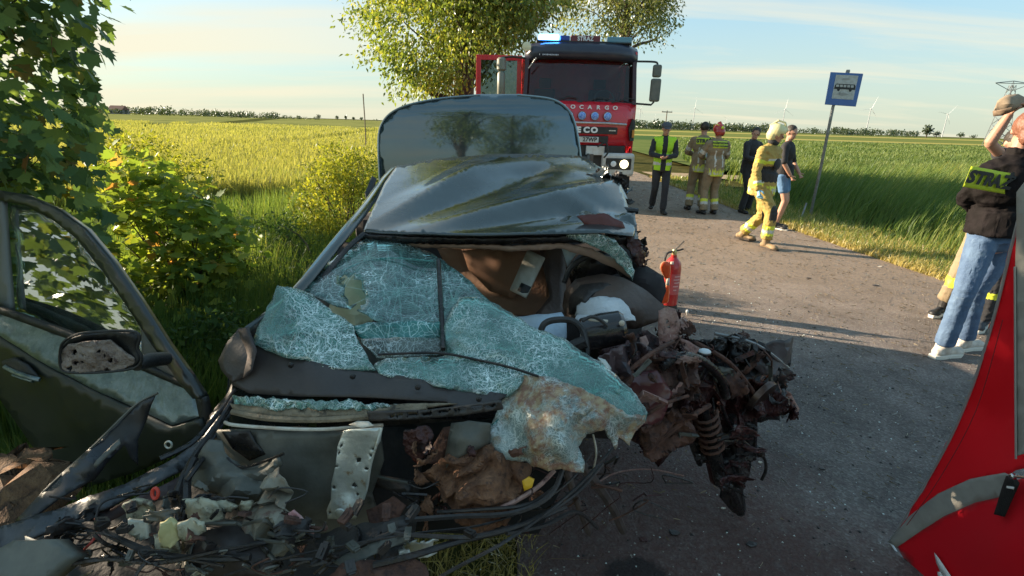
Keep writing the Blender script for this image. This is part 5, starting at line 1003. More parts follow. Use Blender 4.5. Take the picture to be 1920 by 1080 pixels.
S_('cowl_end', [(452, 616, 1.42), (466, 612, 1.39), (484, 655, 1.34), (478, 690, 1.33), (462, 705, 1.33), (468, 665, 1.36)], mat('cowl_scraped', (.04, .032, .030), .8, c2=(.09, .07, .065), scale=18), car, sp=7, amp=.02, freq=12)
for px, py, Y in [(546, 684, 1.375), (662, 705, 1.365), (784, 725, 1.345), (898, 747, 1.31)]:
    p = at(px, py, Y=Y-.02); MB().lathe([(.008, 0), (.008, -.006), (.004, -.009)], p, 'y', 10).build('clip', blackm, cw)
S_('glass_line', [(440, 738, 1.345), (520, 744, 1.33), (620, 748, 1.32), (720, 752, 1.31), (760, 756, 1.31), (700, 764, 1.30), (600, 762, 1.31), (500, 764, 1.32), (445, 752, 1.335)], g_frac, car, sp=5, amp=.02, freq=20, jag=2, th=.004)
S_('windscreen_flange', [(434, 756, 1.34), (520, 764, 1.32), (640, 765, 1.31), (760, 757, 1.30), (860, 756, 1.29), (700, 778, 1.28), (560, 782, 1.29), (445, 774, 1.32)], sealm, car, sp=8, amp=.006, freq=14, th=.006)
ptube('flange_lip', [(436, 772, 1.32), (500, 784, 1.29), (600, 787, 1.28), (700, 780, 1.27), (800, 766, 1.27)], .009, sealm, car, n=7)
ptube('white_sealing_strip', [(422, 792, 1.30), (440, 797, 1.28), (520, 803, 1.27), (600, 805, 1.265), (680, 800, 1.262), (718, 797, 1.26)], .005, whites, car, n=7)
# slotted rail
S_('slotted_rail', [(690, 770, 1.27), (800, 768, 1.25), (940, 750, 1.22), (944, 765, 1.22), (860, 778, 1.23), (760, 786, 1.25), (695, 788, 1.26)], dplast, car, sp=5, amp=.002, th=.008, holes=[[(a, b), (a+22, b-3), (a+18, b+3), (a-4, b+6)] for a, b in ((735, 776), (765, 774), (795, 772), (825, 768), (855, 765), (885, 760), (912, 757))])
# ---- bulkhead
S_('bulkhead', [(395, 800, 1.36), (480, 803, 1.30), (600, 806, 1.29), (715, 802, 1.28), (722, 860, 1.28), (700, 920, 1.28), (720, 985, 1.26), (640, 1010, 1.24), (560, 1000, 1.24), (470, 960, 1.26), (380, 900, 1.32)], primer, car, ctrl=[(560, 860, 1.26), (600, 940, 1.24)], sp=13, amp=.012, freq=5, th=.006)
S_('bulkhead_recess', [(418, 808, 1.285), (470, 806, 1.28), (482, 830, 1.27), (500, 850, 1.265), (470, 862, 1.27), (438, 840, 1.28)], blackm, car, sp=10, amp=.004)
S_('cavity_shade', [(690, 800, 1.50), (1000, 780, 1.45), (1060, 900, 1.40), (1010, 1000, 1.36), (860, 1000, 1.38), (700, 990, 1.42)], mat('cavity_shade_black', (.006, .005, .005), .9), car, sp=30, amp=0)  # near-black sheet paints the shade inside the cavity
# galvanised bracket with punched holes
def holes_(L_): return [[(x+r*math.cos(a), y+r*math.sin(a)) for a in np.linspace(0, 6.28, 9)[:-1]] for x, y, r in L_]
br = S_('bracket', [(646, 806, 1.25), (662, 803, 1.235), (690, 802, 1.225), (718, 800, 1.24), (714, 826, 1.23), (700, 850, 1.22), (692, 890, 1.21), (684, 935, 1.20), (668, 971, 1.195), (616, 972, 1.20), (614, 955, 1.205), (622, 935, 1.21), (622, 905, 1.215), (630, 870, 1.22), (634, 835, 1.235)], zinc, car, ctrl=[(672, 860, 1.235), (660, 920, 1.225), (648, 955, 1.19)], sp=4.5, amp=.003, freq=12, th=.004,
   holes=holes_([(641, 834, 3), (637, 848, 3), (632, 872, 3), (627, 912, 4), (674, 861, 5), (667, 908, 5), (702, 841, 3.5), (696, 852, 3), (689, 875, 3.5), (673, 924, 3), (620, 959, 3), (657, 960, 3)]))
p = at(638, 962, Y=1.188); MB().lathe([(.016, 0), (.014, -.004), (.006, -.006)], p, 'y', 14).build('stud', zinc, br)
ptube('bracket_fold', [(716, 802, 1.232), (706, 835, 1.215), (695, 872, 1.205), (688, 915, 1.195), (678, 945, 1.19)], .0035, zinc, br, n=6)
S_('bracket_flange', [(655, 796, 1.255), (672, 789, 1.255), (692, 790, 1.25), (702, 798, 1.24), (680, 803, 1.235)], whites, br, sp=6, amp=.003)
# grey liner trough
S_('wheel_liner', [(378, 850, 1.22), (396, 822, 1.24), (418, 826, 1.24), (436, 862, 1.22), (460, 878, 1.20), (500, 866, 1.18), (530, 852, 1.18), (532, 868, 1.17), (500, 900, 1.16), (490, 935, 1.15), (452, 940, 1.15), (400, 920, 1.17), (360, 905, 1.20)], primer, car, ctrl=[(420, 880, 1.17), (450, 910, 1.13)], sp=6, amp=.008, freq=8, th=.004, fold=((80, 50, .02),))
ptube('liner_edge', [(398, 824, 1.235), (420, 850, 1.22), (440, 872, 1.2), (470, 874, 1.18), (532, 851, 1.17)], .004, blackm, car, n=5)
S_('crumpled_panel', [(500, 895, 1.13), (522, 876, 1.14), (540, 890, 1.13), (550, 920, 1.12), (542, 938, 1.12), (560, 960, 1.10), (592, 1000, 1.08), (570, 1015, 1.07), (520, 1045, 1.05), (490, 1030, 1.06), (470, 985, 1.08), (440, 965, 1.10), (470, 945, 1.11), (498, 930, 1.12)], mat('muddy_panel', (.19, .16, .12), .7, c2=(.30, .28, .22), scale=8, c3=(.12, .05, .035), s3=12, t3=.55, bump=.5), car, ctrl=[(525, 960, 1.06)], sp=6, amp=.012, freq=9, jag=1.5, fold=((70, 44, .05), (15, 60, .03)))
S_('pink_bracket', [(540, 962, 1.07), (552, 955, 1.07), (575, 975, 1.06), (592, 995, 1.05), (585, 1006, 1.05), (560, 1000, 1.05), (545, 980, 1.06)], mat('pink_metal', (.50, .22, .22), .5, c2=(.6, .38, .36), scale=20), car, sp=5, amp=.006, th=.004, holes=holes_([(556, 968, 3), (567, 982, 3), (580, 995, 3)]))
S_('bulkhead_rusty', [(790, 880, 1.26), (835, 850, 1.25), (875, 812, 1.27), (918, 830, 1.25), (960, 856, 1.24), (1000, 870, 1.24), (985, 905, 1.22), (970, 940, 1.20), (950, 975, 1.18), (900, 990, 1.17), (870, 975, 1.18), (830, 930, 1.20)], rustm, car, ctrl=[(890, 880, 1.20), (920, 930, 1.14)], sp=6, amp=.02, freq=11, fold=((35, 42, .035), (110, 70, .03)), jag=1.5)
S_('beam_box', [(832, 800, 1.28), (856, 795, 1.27), (846, 830, 1.25), (826, 868, 1.24), (802, 868, 1.25), (815, 830, 1.27)], rust2, car, sp=8, amp=.008)
S_('grey_arch', [(848, 790, 1.27), (880, 784, 1.26), (920, 790, 1.25), (918, 830, 1.24), (890, 842, 1.22), (870, 850, 1.21), (848, 862, 1.22), (838, 875, 1.23), (836, 850, 1.24)], primer, car, ctrl=[(872, 820, 1.22)], sp=7, amp=.015, freq=8)
S_('torn_mesh', [(762, 800, 1.24), (800, 795, 1.24), (815, 812, 1.23), (800, 850, 1.22), (785, 870, 1.22), (768, 850, 1.23), (758, 825, 1.24)], maroon, car, sp=6, amp=.02, freq=14, jag=2.5)
S_('cavity_shelf', [(705, 890, 1.30), (770, 898, 1.28), (772, 922, 1.26), (740, 920, 1.27), (702, 912, 1.29)], dplast, car, sp=9, amp=.004)
ptube('shelf_lip', [(703, 892, 1.27), (735, 900, 1.26), (770, 906, 1.25)], .004, primer, car, n=5)
S_('rust_plate', [(690, 950, 1.22), (740, 925, 1.22), (765, 940, 1.20), (750, 965, 1.18), (700, 985, 1.18)], rust2, car, sp=8, amp=.02)
S_('lower_panel', [(600, 1000, 1.16), (660, 985, 1.14), (760, 960, 1.12), (770, 975, 1.11), (690, 1015, 1.08), (610, 1035, 1.07), (590, 1015, 1.12)], dplast, car, sp=9, amp=.02)
S_('pipe_cover', [(620, 1050, 1.02), (700, 1015, 1.04), (764, 992, 1.06), (768, 1010, 1.05), (720, 1030, 1.02), (640, 1062, .99)], primer, car, sp=8, amp=.012)
ptube('pipe', [(600, 1075, 1.0), (640, 1040, 1.02), (700, 1012, 1.04), (764, 990, 1.06)], .006, dplast, car)
S_('crumpled_panel', [(610, 1090, .97), (640, 1050, 1.0), (700, 1035, 1.02), (760, 1040, 1.02), (800, 1055, 1.0), (820, 1095, .96)], rust2, car, sp=9, amp=.05, freq=7, jag=3)
S_('silver_end', [(744, 990, 1.08), (762, 985, 1.08), (768, 1002, 1.06), (752, 1008, 1.06)], zinc, car, sp=5, amp=.01); S_('silver_end', [(748, 1028, 1.05), (770, 1026, 1.05), (772, 1040, 1.04), (750, 1042, 1.04)], zinc, car, sp=5, amp=.01)
# ---- left flank remains: wing rail, torn fender, black sheet
S_('wing_rail', [(0, 985, 1.08), (60, 968, 1.10), (160, 935, 1.15), (240, 905, 1.20), (330, 858, 1.27), (390, 812, 1.34), (432, 752, 1.42), (440, 768, 1.40), (400, 830, 1.32), (345, 880, 1.25), (250, 930, 1.17), (160, 965, 1.12), (70, 1005, 1.06), (0, 1030, 1.04), (-40, 1050, 1.0), (-40, 1000, 1.04)], mat('rail_dark', (.05, .052, .058), .38, .4, c2=(.085, .088, .095), scale=12, c3=(.02, .018, .018), s3=16, t3=.55, bump=.4), car, ctrl=[(200, 940, 1.12), (330, 880, 1.22)], sp=8, amp=.02, freq=9, th=.006)
S_('wing_rail_lower', [(-40, 1050, 1.0), (70, 1008, 1.05), (160, 968, 1.11), (250, 932, 1.16), (345, 884, 1.24), (398, 836, 1.31), (410, 870, 1.28), (330, 920, 1.20), (230, 962, 1.14), (120, 1010, 1.08), (-40, 1085, 1.0)], mat('rail_under', (.045, .03, .03), .6, c2=(.08, .05, .05), scale=10), car, sp=10, amp=.03, freq=8)
S_('torn_wing', [(38, 972, 1.14), (100, 905, 1.20), (170, 842, 1.26), (235, 778, 1.32), (262, 755, 1.34), (296, 737, 1.35), (280, 782, 1.33), (262, 822, 1.31), (266, 866, 1.30), (250, 852, 1.30), (238, 830, 1.29), (200, 868, 1.25), (180, 895, 1.22), (120, 930, 1.17), (60, 975, 1.12)], mat('wing_inner_black', (.012, .013, .016), .35, c2=(.03, .032, .038), scale=10, rv=.15), car, ctrl=[(180, 870, 1.21)], sp=8, amp=.015, freq=7, th=.005)
ptube('wing_edge', [(38, 972, 1.13), (100, 904, 1.19), (170, 841, 1.25), (235, 777, 1.31), (262, 754, 1.33), (296, 737, 1.34)], .0035, primer, car, n=5)
S_('wing_highlight', [(176, 872, 1.20), (182, 862, 1.21), (225, 822, 1.26), (228, 832, 1.25), (200, 858, 1.22), (180, 878, 1.2)], primer, car, sp=6, amp=.003)  # highlight inside the torn wing, painted as a pale strip
S_('pillar_stump', [(400, 800, 1.36), (440, 738, 1.42), (446, 700, 1.44), (432, 735, 1.46), (400, 775, 1.42), (380, 812, 1.36)], blackm, car, sp=6, amp=.02, freq=14, jag=2)
ptube('cable', [(442, 730, 1.40), (405, 780, 1.34), (360, 830, 1.26), (300, 860, 1.2)], .007, blackm, car); ptube('cable', [(440, 745, 1.38), (412, 790, 1.32), (372, 845, 1.24), (345, 890, 1.16), (330, 930, 1.1)], .009, blackm, car)
ptube('cable', [(365, 860, 1.2), (350, 900, 1.15), (348, 950, 1.08), (330, 1000, 1.04), (290, 1030, 1.0)], .012, blackm, car)
S_('fuse_box', [(62, 1012, 1.0), (130, 1010, 1.0), (170, 1040, .98), (110, 1090, .94), (-20, 1095, .93), (-20, 1060, .96)], mat('box_lid_grey', (.10, .10, .085), .5, c2=(.15, .145, .12), scale=9, c3=(.03, .025, .02), s3=12, t3=.58), car, ctrl=[(80, 1050, .972)], sp=12, amp=.003, th=.05)
S_('box_rim', [(50, 1004, 1.01), (62, 1008, 1.0), (170, 1046, .97), (160, 1054, .97), (52, 1014, 1.0)], whites, car, sp=8, amp=.003)
S_('battery_box', [(380, 975, 1.10), (450, 985, 1.08), (480, 1010, 1.05), (515, 1050, 1.02), (500, 1080, 1.0), (400, 1080, 1.0), (340, 1050, 1.02), (350, 1000, 1.08)], mat('box_brownblack', (.03, .022, .02), .5, c2=(.055, .04, .036), scale=8), car, ctrl=[(430, 1030, 1.0)], sp=10, amp=.006, ridged=False, th=.01)
ptube('box_edge', [(382, 973, 1.09), (450, 983, 1.07), (482, 1012, 1.04), (515, 1052, 1.0)], .006, primer, car)
for poly, Y, m_, nm in [([(232, 942), (262, 928), (290, 934), (296, 955), (280, 975), (250, 968), (240, 955)], 1.06, cream, 'cream_housing'), ([(345, 932), (380, 930), (412, 938), (425, 962), (400, 975), (360, 962), (348, 948)], 1.06, cream, 'cream_housing'), ([(290, 1000), (306, 996), (340, 1004), (344, 1030), (328, 1048), (310, 1040), (296, 1020)], 1.0, cream, 'cream_cup'), ([(304, 975), (320, 968), (338, 976), (342, 1000), (330, 1018), (312, 1016), (304, 996)], .985, mat('yellow_plastic', (.46, .42, .20), .5, c2=(.55, .5, .3), scale=10), 'yellow_cup'), ([(338, 974), (360, 968), (388, 972), (390, 985), (372, 1000), (350, 1004), (340, 992)], .985, cream, 'yellow_cup'), ([(245, 968), (285, 972), (290, 1000), (262, 1006), (248, 990)], 1.02, mat('pale_housing', (.35, .36, .31), .5, c2=(.45, .45, .38), scale=9), 'pale_housing'), ([(402, 938), (430, 932), (450, 945), (440, 952), (410, 948)], 1.08, cream, 'cream_flake'), ([(455, 935), (476, 934), (470, 948), (456, 950)], 1.09, cream, 'cream_flake')]:
    cx = sum(q[0] for q in poly)/len(poly); cy = sum(q[1] for q in poly)/len(poly)
    S_(nm, [(q[0], q[1], Y+.02*(i % 2)) for i, q in enumerate(poly)], m_, car, ctrl=[(cx, cy, Y+.004)], sp=6, amp=.011, freq=22, jag=1, th=.010)
th = np.linspace(0, 2*math.pi, 17)
c0 = at(316, 834, Y=1.35); MB().tube([c0+.010*np.array([math.cos(a), .2*math.sin(a), math.sin(a)]) for a in th], .003, 6, cap=False).build('washer', zinc, car, smooth=True)
c0 = at(291, 925, Y=1.06); MB().tube([c0+.012*np.array([.6*math.cos(a), .3*math.sin(a), math.sin(a)]) for a in th], .004, 6, cap=False).build('red_ring', mat('red_clip', (.55, .05, .03), .4), car, smooth=True)
ptube('red_wire', [(158, 1030, 1.0), (170, 1018, 1.0), (182, 1000, 1.02), (185, 975, 1.04)], .003, mat('wire_red', (.5, .07, .05), .5), car); ptube('red_wire', [(186, 1012, 1.0), (184, 990, 1.02), (180, 972, 1.04)], .004, mat('wire_pink', (.45, .15, .13), .5), car)
S_('yellow_tag', [(980, 900, 1.15), (992, 892, 1.15), (1002, 897, 1.15), (998, 912, 1.14), (984, 918, 1.14)], mat('yellow_connector', (.65, .36, .02), .4), car, sp=6, amp=.002, th=.01)
ptube('bent_strut', [(940, 952, 1.14), (975, 935, 1.15), (1010, 912, 1.17), (1040, 882, 1.2)], .006, flesh, car)
# cable loom along the bottom
rl = random.Random(5)
loom = [[(1110, 850, 1.3), (1070, 900, 1.2), (1000, 950, 1.15), (900, 985, 1.1), (780, 1000, 1.05), (660, 1020, 1.0), (520, 1050, .97), (420, 1080, .95)], [(1130, 870, 1.32), (1080, 925, 1.2), (1000, 975, 1.12), (900, 1005, 1.06), (800, 1005, 1.04), (740, 1000, 1.04)], [(1150, 840, 1.35), (1090, 905, 1.22), (1020, 965, 1.12), (940, 1020, 1.02), (860, 1062, .98), (820, 1085, .96)], [(1100, 800, 1.3), (1060, 870, 1.22), (1030, 930, 1.15), (960, 962, 1.12), (860, 968, 1.12), (760, 975, 1.1)], [(600, 1005, 1.06), (520, 1012, 1.02), (440, 1035, 1.0), (380, 1062, .98)], [(470, 1045, .98), (400, 1048, .98), (300, 1040, .98), (220, 1010, 1.0), (170, 985, 1.04), (120, 990, 1.05)], [(250, 1085, .93), (280, 1050, .96), (330, 1045, .98), (420, 1062, .96)], [(180, 970, 1.06), (190, 945, 1.08), (220, 932, 1.1), (280, 925, 1.12)], [(60, 1090, .93), (120, 1062, .95), (200, 1048, .96), (300, 1055, .96), (420, 1030, .98), (560, 1005, 1.04)], [(820, 960, 1.14), (900, 955, 1.13), (990, 945, 1.14), (1050, 905, 1.2)], [(350, 900, 1.14), (365, 880, 1.16), (380, 860, 1.2)], [(1120, 990, 1.3), (1080, 960, 1.25), (1020, 985, 1.15), (950, 1000, 1.08)], [(700, 1060, .98), (780, 1040, 1.0), (860, 1015, 1.05), (960, 990, 1.1), (1060, 950, 1.2)]]
for i, pts in enumerate(loom):
    ptube('cable', pts, [.003, .0055, .0045, .007, .006, .008, .004][i % 7], [blackm, dplast, blackm, dplast][i % 4], car, n=6)
for i in range(26):
    x, y = rl.uniform(120, 900), rl.uniform(945, 1065); Y = 1.10-.15*(y-900)/180; c_ = at(x, y, Y=Y-.02); w_, h_, d_ = rl.uniform(.005, .011), rl.uniform(.003, .007), rl.uniform(.008, .018)
    Q = Matrix.Rotation(rl.uniform(0, 3), 3, 'Z') @ Matrix.Rotation(rl.uniform(-.8, .8), 3, 'X'); mb = MB().box((-w_, -d_, -h_), (w_, d_, h_)).box((-w_*.7, -d_*1.35, -h_*.6), (w_*.7, -d_, h_*.6)).box((-w_*.3, -d_*.5, h_), (w_*.3, d_*.6, h_*1.35))
    mb.V = [tuple(np.array(Q @ Vector(v))+c_) for v in mb.V]; mb.build('connector', [blackm, dplast, blackm, primer, dplast, rust2][i % 6], car)
for i in range(40):
    x, y = rl.uniform(120, 600), rl.uniform(930, 1075); Y = 1.12-.16*(y-900)/180
    pts = [(x, y, Y)]
    for k in range(3): x += rl.uniform(-55, 55); y += rl.uniform(-22, 22); pts.append((x, y, Y-rl.uniform(-.02, .04)))
    ptube('wire', pts, rl.choice([.002, .003, .0045]), rl.choice([blackm, dplast, blackm, primer, rust2]), car, n=5, sub=4)
for i in range(30):
    x, y = rl.uniform(800, 1260), rl.uniform(860, 960); Y = 1.2+.35*(x-800)/460
    pts = [(x, y, Y)]
    for k in range(3): x += rl.uniform(-60, 60); y += rl.uniform(-18, 30); pts.append((x, y, Y+rl.uniform(-.03, .03)))
    ptube('wire', pts, rl.choice([.002, .003, .0045]), rl.choice([blackm, maroon, blackm, rust2]), car, n=5, sub=4)
# ---- dark underside that closes the engine bay
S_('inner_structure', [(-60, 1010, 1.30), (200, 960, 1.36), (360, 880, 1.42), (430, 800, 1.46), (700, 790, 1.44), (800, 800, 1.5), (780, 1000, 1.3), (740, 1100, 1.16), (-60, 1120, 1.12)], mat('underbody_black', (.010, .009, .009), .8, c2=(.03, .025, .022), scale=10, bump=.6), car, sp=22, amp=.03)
# ---- struts that stand on the ground in the middle
for pts, r in [([(1062, 880, 1.36), (1075, 920, 1.40), (1090, 960, 1.46), (1105, 1000, 1.60)], .012), ([(1090, 870, 1.40), (1120, 910, 1.46), (1150, 955, 1.56), (1168, 995, 1.68)], .016), ([(1062, 850, 1.36), (1064, 870, 1.36), (1062, 884, 1.37)], .016)]: ptube('strut', pts, r, mat('strut_grey', (.06, .045, .04), .6, c2=(.11, .08, .07), scale=14), car)
ptube('steel_wire', [(1112, 815, 1.34), (1118, 850, 1.34), (1110, 890, 1.36)], .003, whites, car); ptube('steel_wire', [(1120, 905, 1.6), (1160, 885, 1.7), (1220, 880, 1.8), (1282, 892, 1.9)], .003, flesh, car)

def unit_(v): return np.array(v)/(np.linalg.norm(v)+1e-9)
# ---- torn mass on the photo's right: crumpled sheets, shreds and struts
def scrap(name, px, py, Y, size, m_, seed, aspect=1.0, hang=0):
    rs = np.random.RandomState(seed); n = 9; u = np.linspace(-1, 1, n); c = at(px, py, Y=Y)
    Q = Matrix.Rotation(rs.uniform(0, 6.28), 3, 'Z') @ Matrix.Rotation(rs.uniform(0, 6.28), 3, 'X') @ Matrix.Rotation(rs.uniform(0, 6.28), 3, 'Y') if not hang else Matrix.Rotation(rs.uniform(-.4, .4), 3, 'Y') @ Matrix.Rotation(rs.uniform(-.9, .9), 3, 'Z') @ Matrix.Rotation(R(90)+rs.uniform(-.3, .3), 3, 'X')
    Q = np.array(Q); V = []
    k1, k2 = rs.uniform(-1.2, 1.2, 2)
    for a in u:
        for b in u:
            w = 1-.45*abs(a)**1.5*rs.uniform(.3, 1); p = np.array([a*size, b*size*aspect*w, size*(.45*k1*a*a+.4*k2*a*b)])
            q = tuple((p/size*1.0)+seed*1.7); d = fbm(q, .9, 4, True); d2 = fbm(q, 1.3, 3)
            p = p+np.array([.18*d2, .15*d, .55*d])*size+rs.uniform(-.05, .05, 3)*size; V.append(c+Q @ p)
    F = [(i*n+j, i*n+j+1, (i+1)*n+j+1, (i+1)*n+j) for i in range(n-1) for j in range(n-1) if not ((i in (0, n-2) or j in (0, n-2)) and rs.random_sample() < .38)]
    return mk(name, V, F, m_, car, smooth=rs.random_sample() < .65, solid=.003)
dkmix = [blackm, maroon, blackm, maroon, rust2, dplast]
rs = random.Random(11); sd_ = 100
def fill(n, poly, Y0, Y1, size, mats, name='crumpled_sheet', aspect=(.4, 1), hang=0):
    global sd_
    xs_ = [p[0] for p in poly]; ys_ = [p[1] for p in poly]; k = 0
    while k < n:
        x, y = rs.uniform(min(xs_), max(xs_)), rs.uniform(min(ys_), max(ys_))
        if not inpoly(x, y, poly): continue
        sd_ += 1; k += 1; scrap(name, x, y, rs.uniform(Y0, Y1), rs.uniform(*size), rs.choice(mats), sd_, rs.uniform(*aspect), hang)
S_('crushed_core', [(1120, 650, 1.82), (1200, 610, 1.95), (1290, 640, 1.95), (1330, 680, 1.9), (1320, 800, 1.9), (1230, 860, 1.9), (1160, 800, 1.8)], maroon, car, sp=12, amp=.06, freq=8, jag=3)
S_('crushed_core', [(1310, 660, 2.15), (1360, 632, 2.2), (1420, 640, 2.22), (1474, 650, 2.22), (1468, 720, 2.2), (1450, 775, 2.15), (1390, 790, 2.1), (1320, 790, 2.1)], blackm, car, sp=12, amp=.06, freq=8, jag=3)
S_('hanging_panel', [(1290, 770, 1.95), (1350, 790, 1.98), (1412, 790, 2.02), (1408, 840, 2.02), (1394, 900, 2.0), (1388, 960, 2.0), (1360, 930, 1.95), (1335, 880, 1.93), (1300, 830, 1.93)], blackm, car, sp=10, amp=.05, freq=9, jag=3)
S_('crumpled_wing', [(1145, 690, 1.60), (1190, 655, 1.66), (1250, 650, 1.70), (1300, 672, 1.72), (1308, 730, 1.70), (1270, 775, 1.66), (1215, 800, 1.62), (1165, 775, 1.58), (1150, 730, 1.58)], mat('rust_maroon', (.055, .022, .018), .7, c2=(.13, .065, .045), scale=16, c3=(.02, .01, .01), s3=16, t3=.52, bump=.8, bscale=50), car, sp=5.5, amp=.03, freq=9, jag=3, fold=((25, 38, .06), (100, 55, .05)))
S_('crumpled_wing', [(1195, 790, 1.58), (1250, 765, 1.62), (1300, 770, 1.66), (1296, 820, 1.68), (1250, 855, 1.66), (1205, 850, 1.62)], rust2, car, sp=5.5, amp=.03, freq=9, jag=3, fold=((60, 30, .05), (130, 50, .04)))
S_('torn_skirt', [(1320, 700, 1.98), (1350, 690, 1.96), (1400, 700, 1.98), (1440, 720, 2.02), (1470, 740, 2.05), (1490, 770, 2.08), (1462, 782, 2.05), (1420, 775, 2.0), (1380, 800, 1.96), (1340, 790, 1.94), (1315, 750, 1.94)], maroon, car, sp=5.5, amp=.03, freq=8, jag=3, fold=((15, 34, .06), (80, 50, .05)))
S_('torn_skirt', [(1316, 660, 1.96), (1340, 630, 2.0), (1375, 622, 2.04), (1420, 640, 2.04), (1445, 660, 2.03), (1420, 700, 1.99), (1370, 712, 1.95), (1330, 700, 1.94)], blackm, car, sp=5.5, amp=.03, freq=8, jag=3, fold=((40, 30, .06), (120, 46, .05)))
S_('torn_skirt', [(1080, 700, 1.50), (1130, 660, 1.58), (1190, 640, 1.66), (1230, 655, 1.68), (1200, 690, 1.62), (1160, 720, 1.56), (1120, 725, 1.52)], mat('bluish_wreck', (.03, .03, .04), .4, c2=(.10, .06, .06), scale=14, bump=.6), car, sp=5.5, amp=.02, freq=9, jag=2, fold=((150, 26, .045), (60, 60, .03)))
fill(24, [(1130, 640), (1230, 640), (1310, 660), (1310, 720), (1290, 780), (1210, 800), (1150, 740)], 1.62, 1.85, (.03, .062), [maroon, rust2, maroon, flesh, blackm, maroon], aspect=(.2, .8))
fill(16, [(1180, 770), (1300, 760), (1310, 800), (1240, 860), (1190, 850)], 1.6, 1.9, (.025, .055), [maroon, rust2, blackm], aspect=(.15, .7))
fill(44, [(1315, 650), (1360, 625), (1420, 632), (1480, 640), (1475, 700), (1465, 760), (1440, 790), (1380, 800), (1320, 790)], 1.85, 2.2, (.025, .065), dkmix, aspect=(.15, .8))
fill(28, [(1290, 770), (1400, 790), (1410, 850), (1390, 930), (1330, 900), (1300, 830)], 1.75, 1.98, (.03, .075), [blackm, maroon, blackm, dplast], 'hanging_shred', (.12, .4), 1)
fill(10, [(1460, 730), (1490, 740), (1492, 770), (1450, 780), (1430, 770)], 2.05, 2.2, (.02, .045), [maroon, blackm, blackm])
fill(8, [(1380, 840), (1425, 840), (1420, 868), (1385, 868)], 1.95, 2.05, (.02, .04), [blackm])
fill(12, [(1215, 590), (1290, 590), (1300, 650), (1230, 660)], 1.85, 2.0, (.02, .045), [flesh, rust2, primer, maroon])
fill(14, [(1170, 440), (1205, 450), (1210, 490), (1190, 500)], 2.2, 2.3, (.015, .03), [maroon, blackm])
S_('torn_corner', [(1400, 655, 2.02), (1440, 640, 2.05), (1486, 628, 2.1), (1478, 672, 2.08), (1462, 705, 2.05), (1430, 700, 2.0), (1405, 680, 1.98)], mat('torn_dark_panel', (.045, .04, .042), .5, c2=(.075, .065, .068), scale=9), car, sp=8, amp=.03, freq=8, jag=2)
S_('maroon_panel', [(1160, 760, 1.60), (1170, 700, 1.62), (1230, 690, 1.62), (1260, 730, 1.6), (1240, 780, 1.58), (1200, 800, 1.57)], mat('deep_maroon', (.07, .012, .016), .35, coat=.3, c2=(.11, .03, .03), scale=9), car, sp=8, amp=.03, freq=6)
S_('pink_plate', [(1234, 582, 1.84), (1250, 574, 1.84), (1266, 578, 1.83), (1274, 604, 1.82), (1268, 634, 1.81), (1250, 648, 1.80), (1236, 656, 1.80), (1233, 620, 1.82)], flesh, car, sp=6, amp=.012, freq=12, th=.005, holes=holes_([(1250, 602, 3), (1251, 612, 3)]))
S_('torn_bracket', [(1272, 632, 1.80), (1290, 638, 1.79), (1311, 652, 1.78), (1306, 660, 1.78), (1298, 669, 1.77), (1284, 655, 1.78)], flesh, car, sp=5, amp=.006, holes=holes_([(1284, 645, 3)]))
p = at(1321, 659, Y=1.8); MB().ball(p, (.024, .02, .010), 14, 8).build('white_cap', mat('cap_white', (.6, .64, .66), .3), car, smooth=True); MB().ball(p-(0, -.006, .010), (.028, .02, .010), 14, 8).build('cap_base', blackm, car, smooth=True)
S_('silver_scrap', [(1120, 668, 1.5), (1134, 672, 1.5), (1146, 690, 1.48), (1142, 700, 1.48), (1128, 690, 1.48)], zinc, car, sp=5, amp=.01)
S_('pink_tab', [(1198, 632, 1.72), (1210, 628, 1.72), (1216, 642, 1.71), (1212, 655, 1.7), (1202, 650, 1.7)], flesh, car, sp=4, amp=.006)
S_('silver_fold', [(1325, 690, 1.88), (1345, 682, 1.88), (1372, 690, 1.88), (1384, 710, 1.87), (1360, 715, 1.86), (1338, 708, 1.87)], primer, car, sp=6, amp=.03, freq=12, jag=2)
# steering column and wheel
ctr = at(1130, 622, Y=1.70); a0, a1 = at(1088, 628, Y=1.72), at(1172, 612, Y=1.72)
MB().tube([a0, a0+(a1-a0)*.06, a0+(a1-a0)*.5, a1-(a1-a0)*.08, a1], [.045, .056, .062, .058, .045], 20).build('column_drum', mat('gloss_black', (.010, .010, .012), .22, coat=.3, c2=(.03, .025, .028), scale=9), car, smooth=True)
ptube('steering_rim', [(1012, 628, 1.66), (1020, 608, 1.67), (1040, 600, 1.68), (1070, 601, 1.68), (1090, 615, 1.66), (1098, 640, 1.64), (1100, 668, 1.62)], .011, dplast, car, n=8)
ptube('hose', [(1040, 668, 1.62), (1070, 652, 1.62), (1098, 640, 1.62)], .022, blackm, car); ptube('clamp', [(1092, 602, 1.63), (1108, 594, 1.64), (1126, 600, 1.64), (1140, 612, 1.63)], .006, dplast, car)
S_('label_strip', [(1103, 597, 1.655), (1140, 600, 1.655), (1139, 605, 1.65), (1103, 602, 1.65)], whites, car, sp=6, amp=0); S_('label_strip', [(1088, 622, 1.66), (1093, 620, 1.66), (1094, 650, 1.65), (1089, 652, 1.65)], whites, car, sp=6, amp=0)
p = at(1166, 606, Y=1.64); MB().ball(p, .010).build('white_knob', whites, car, smooth=True)
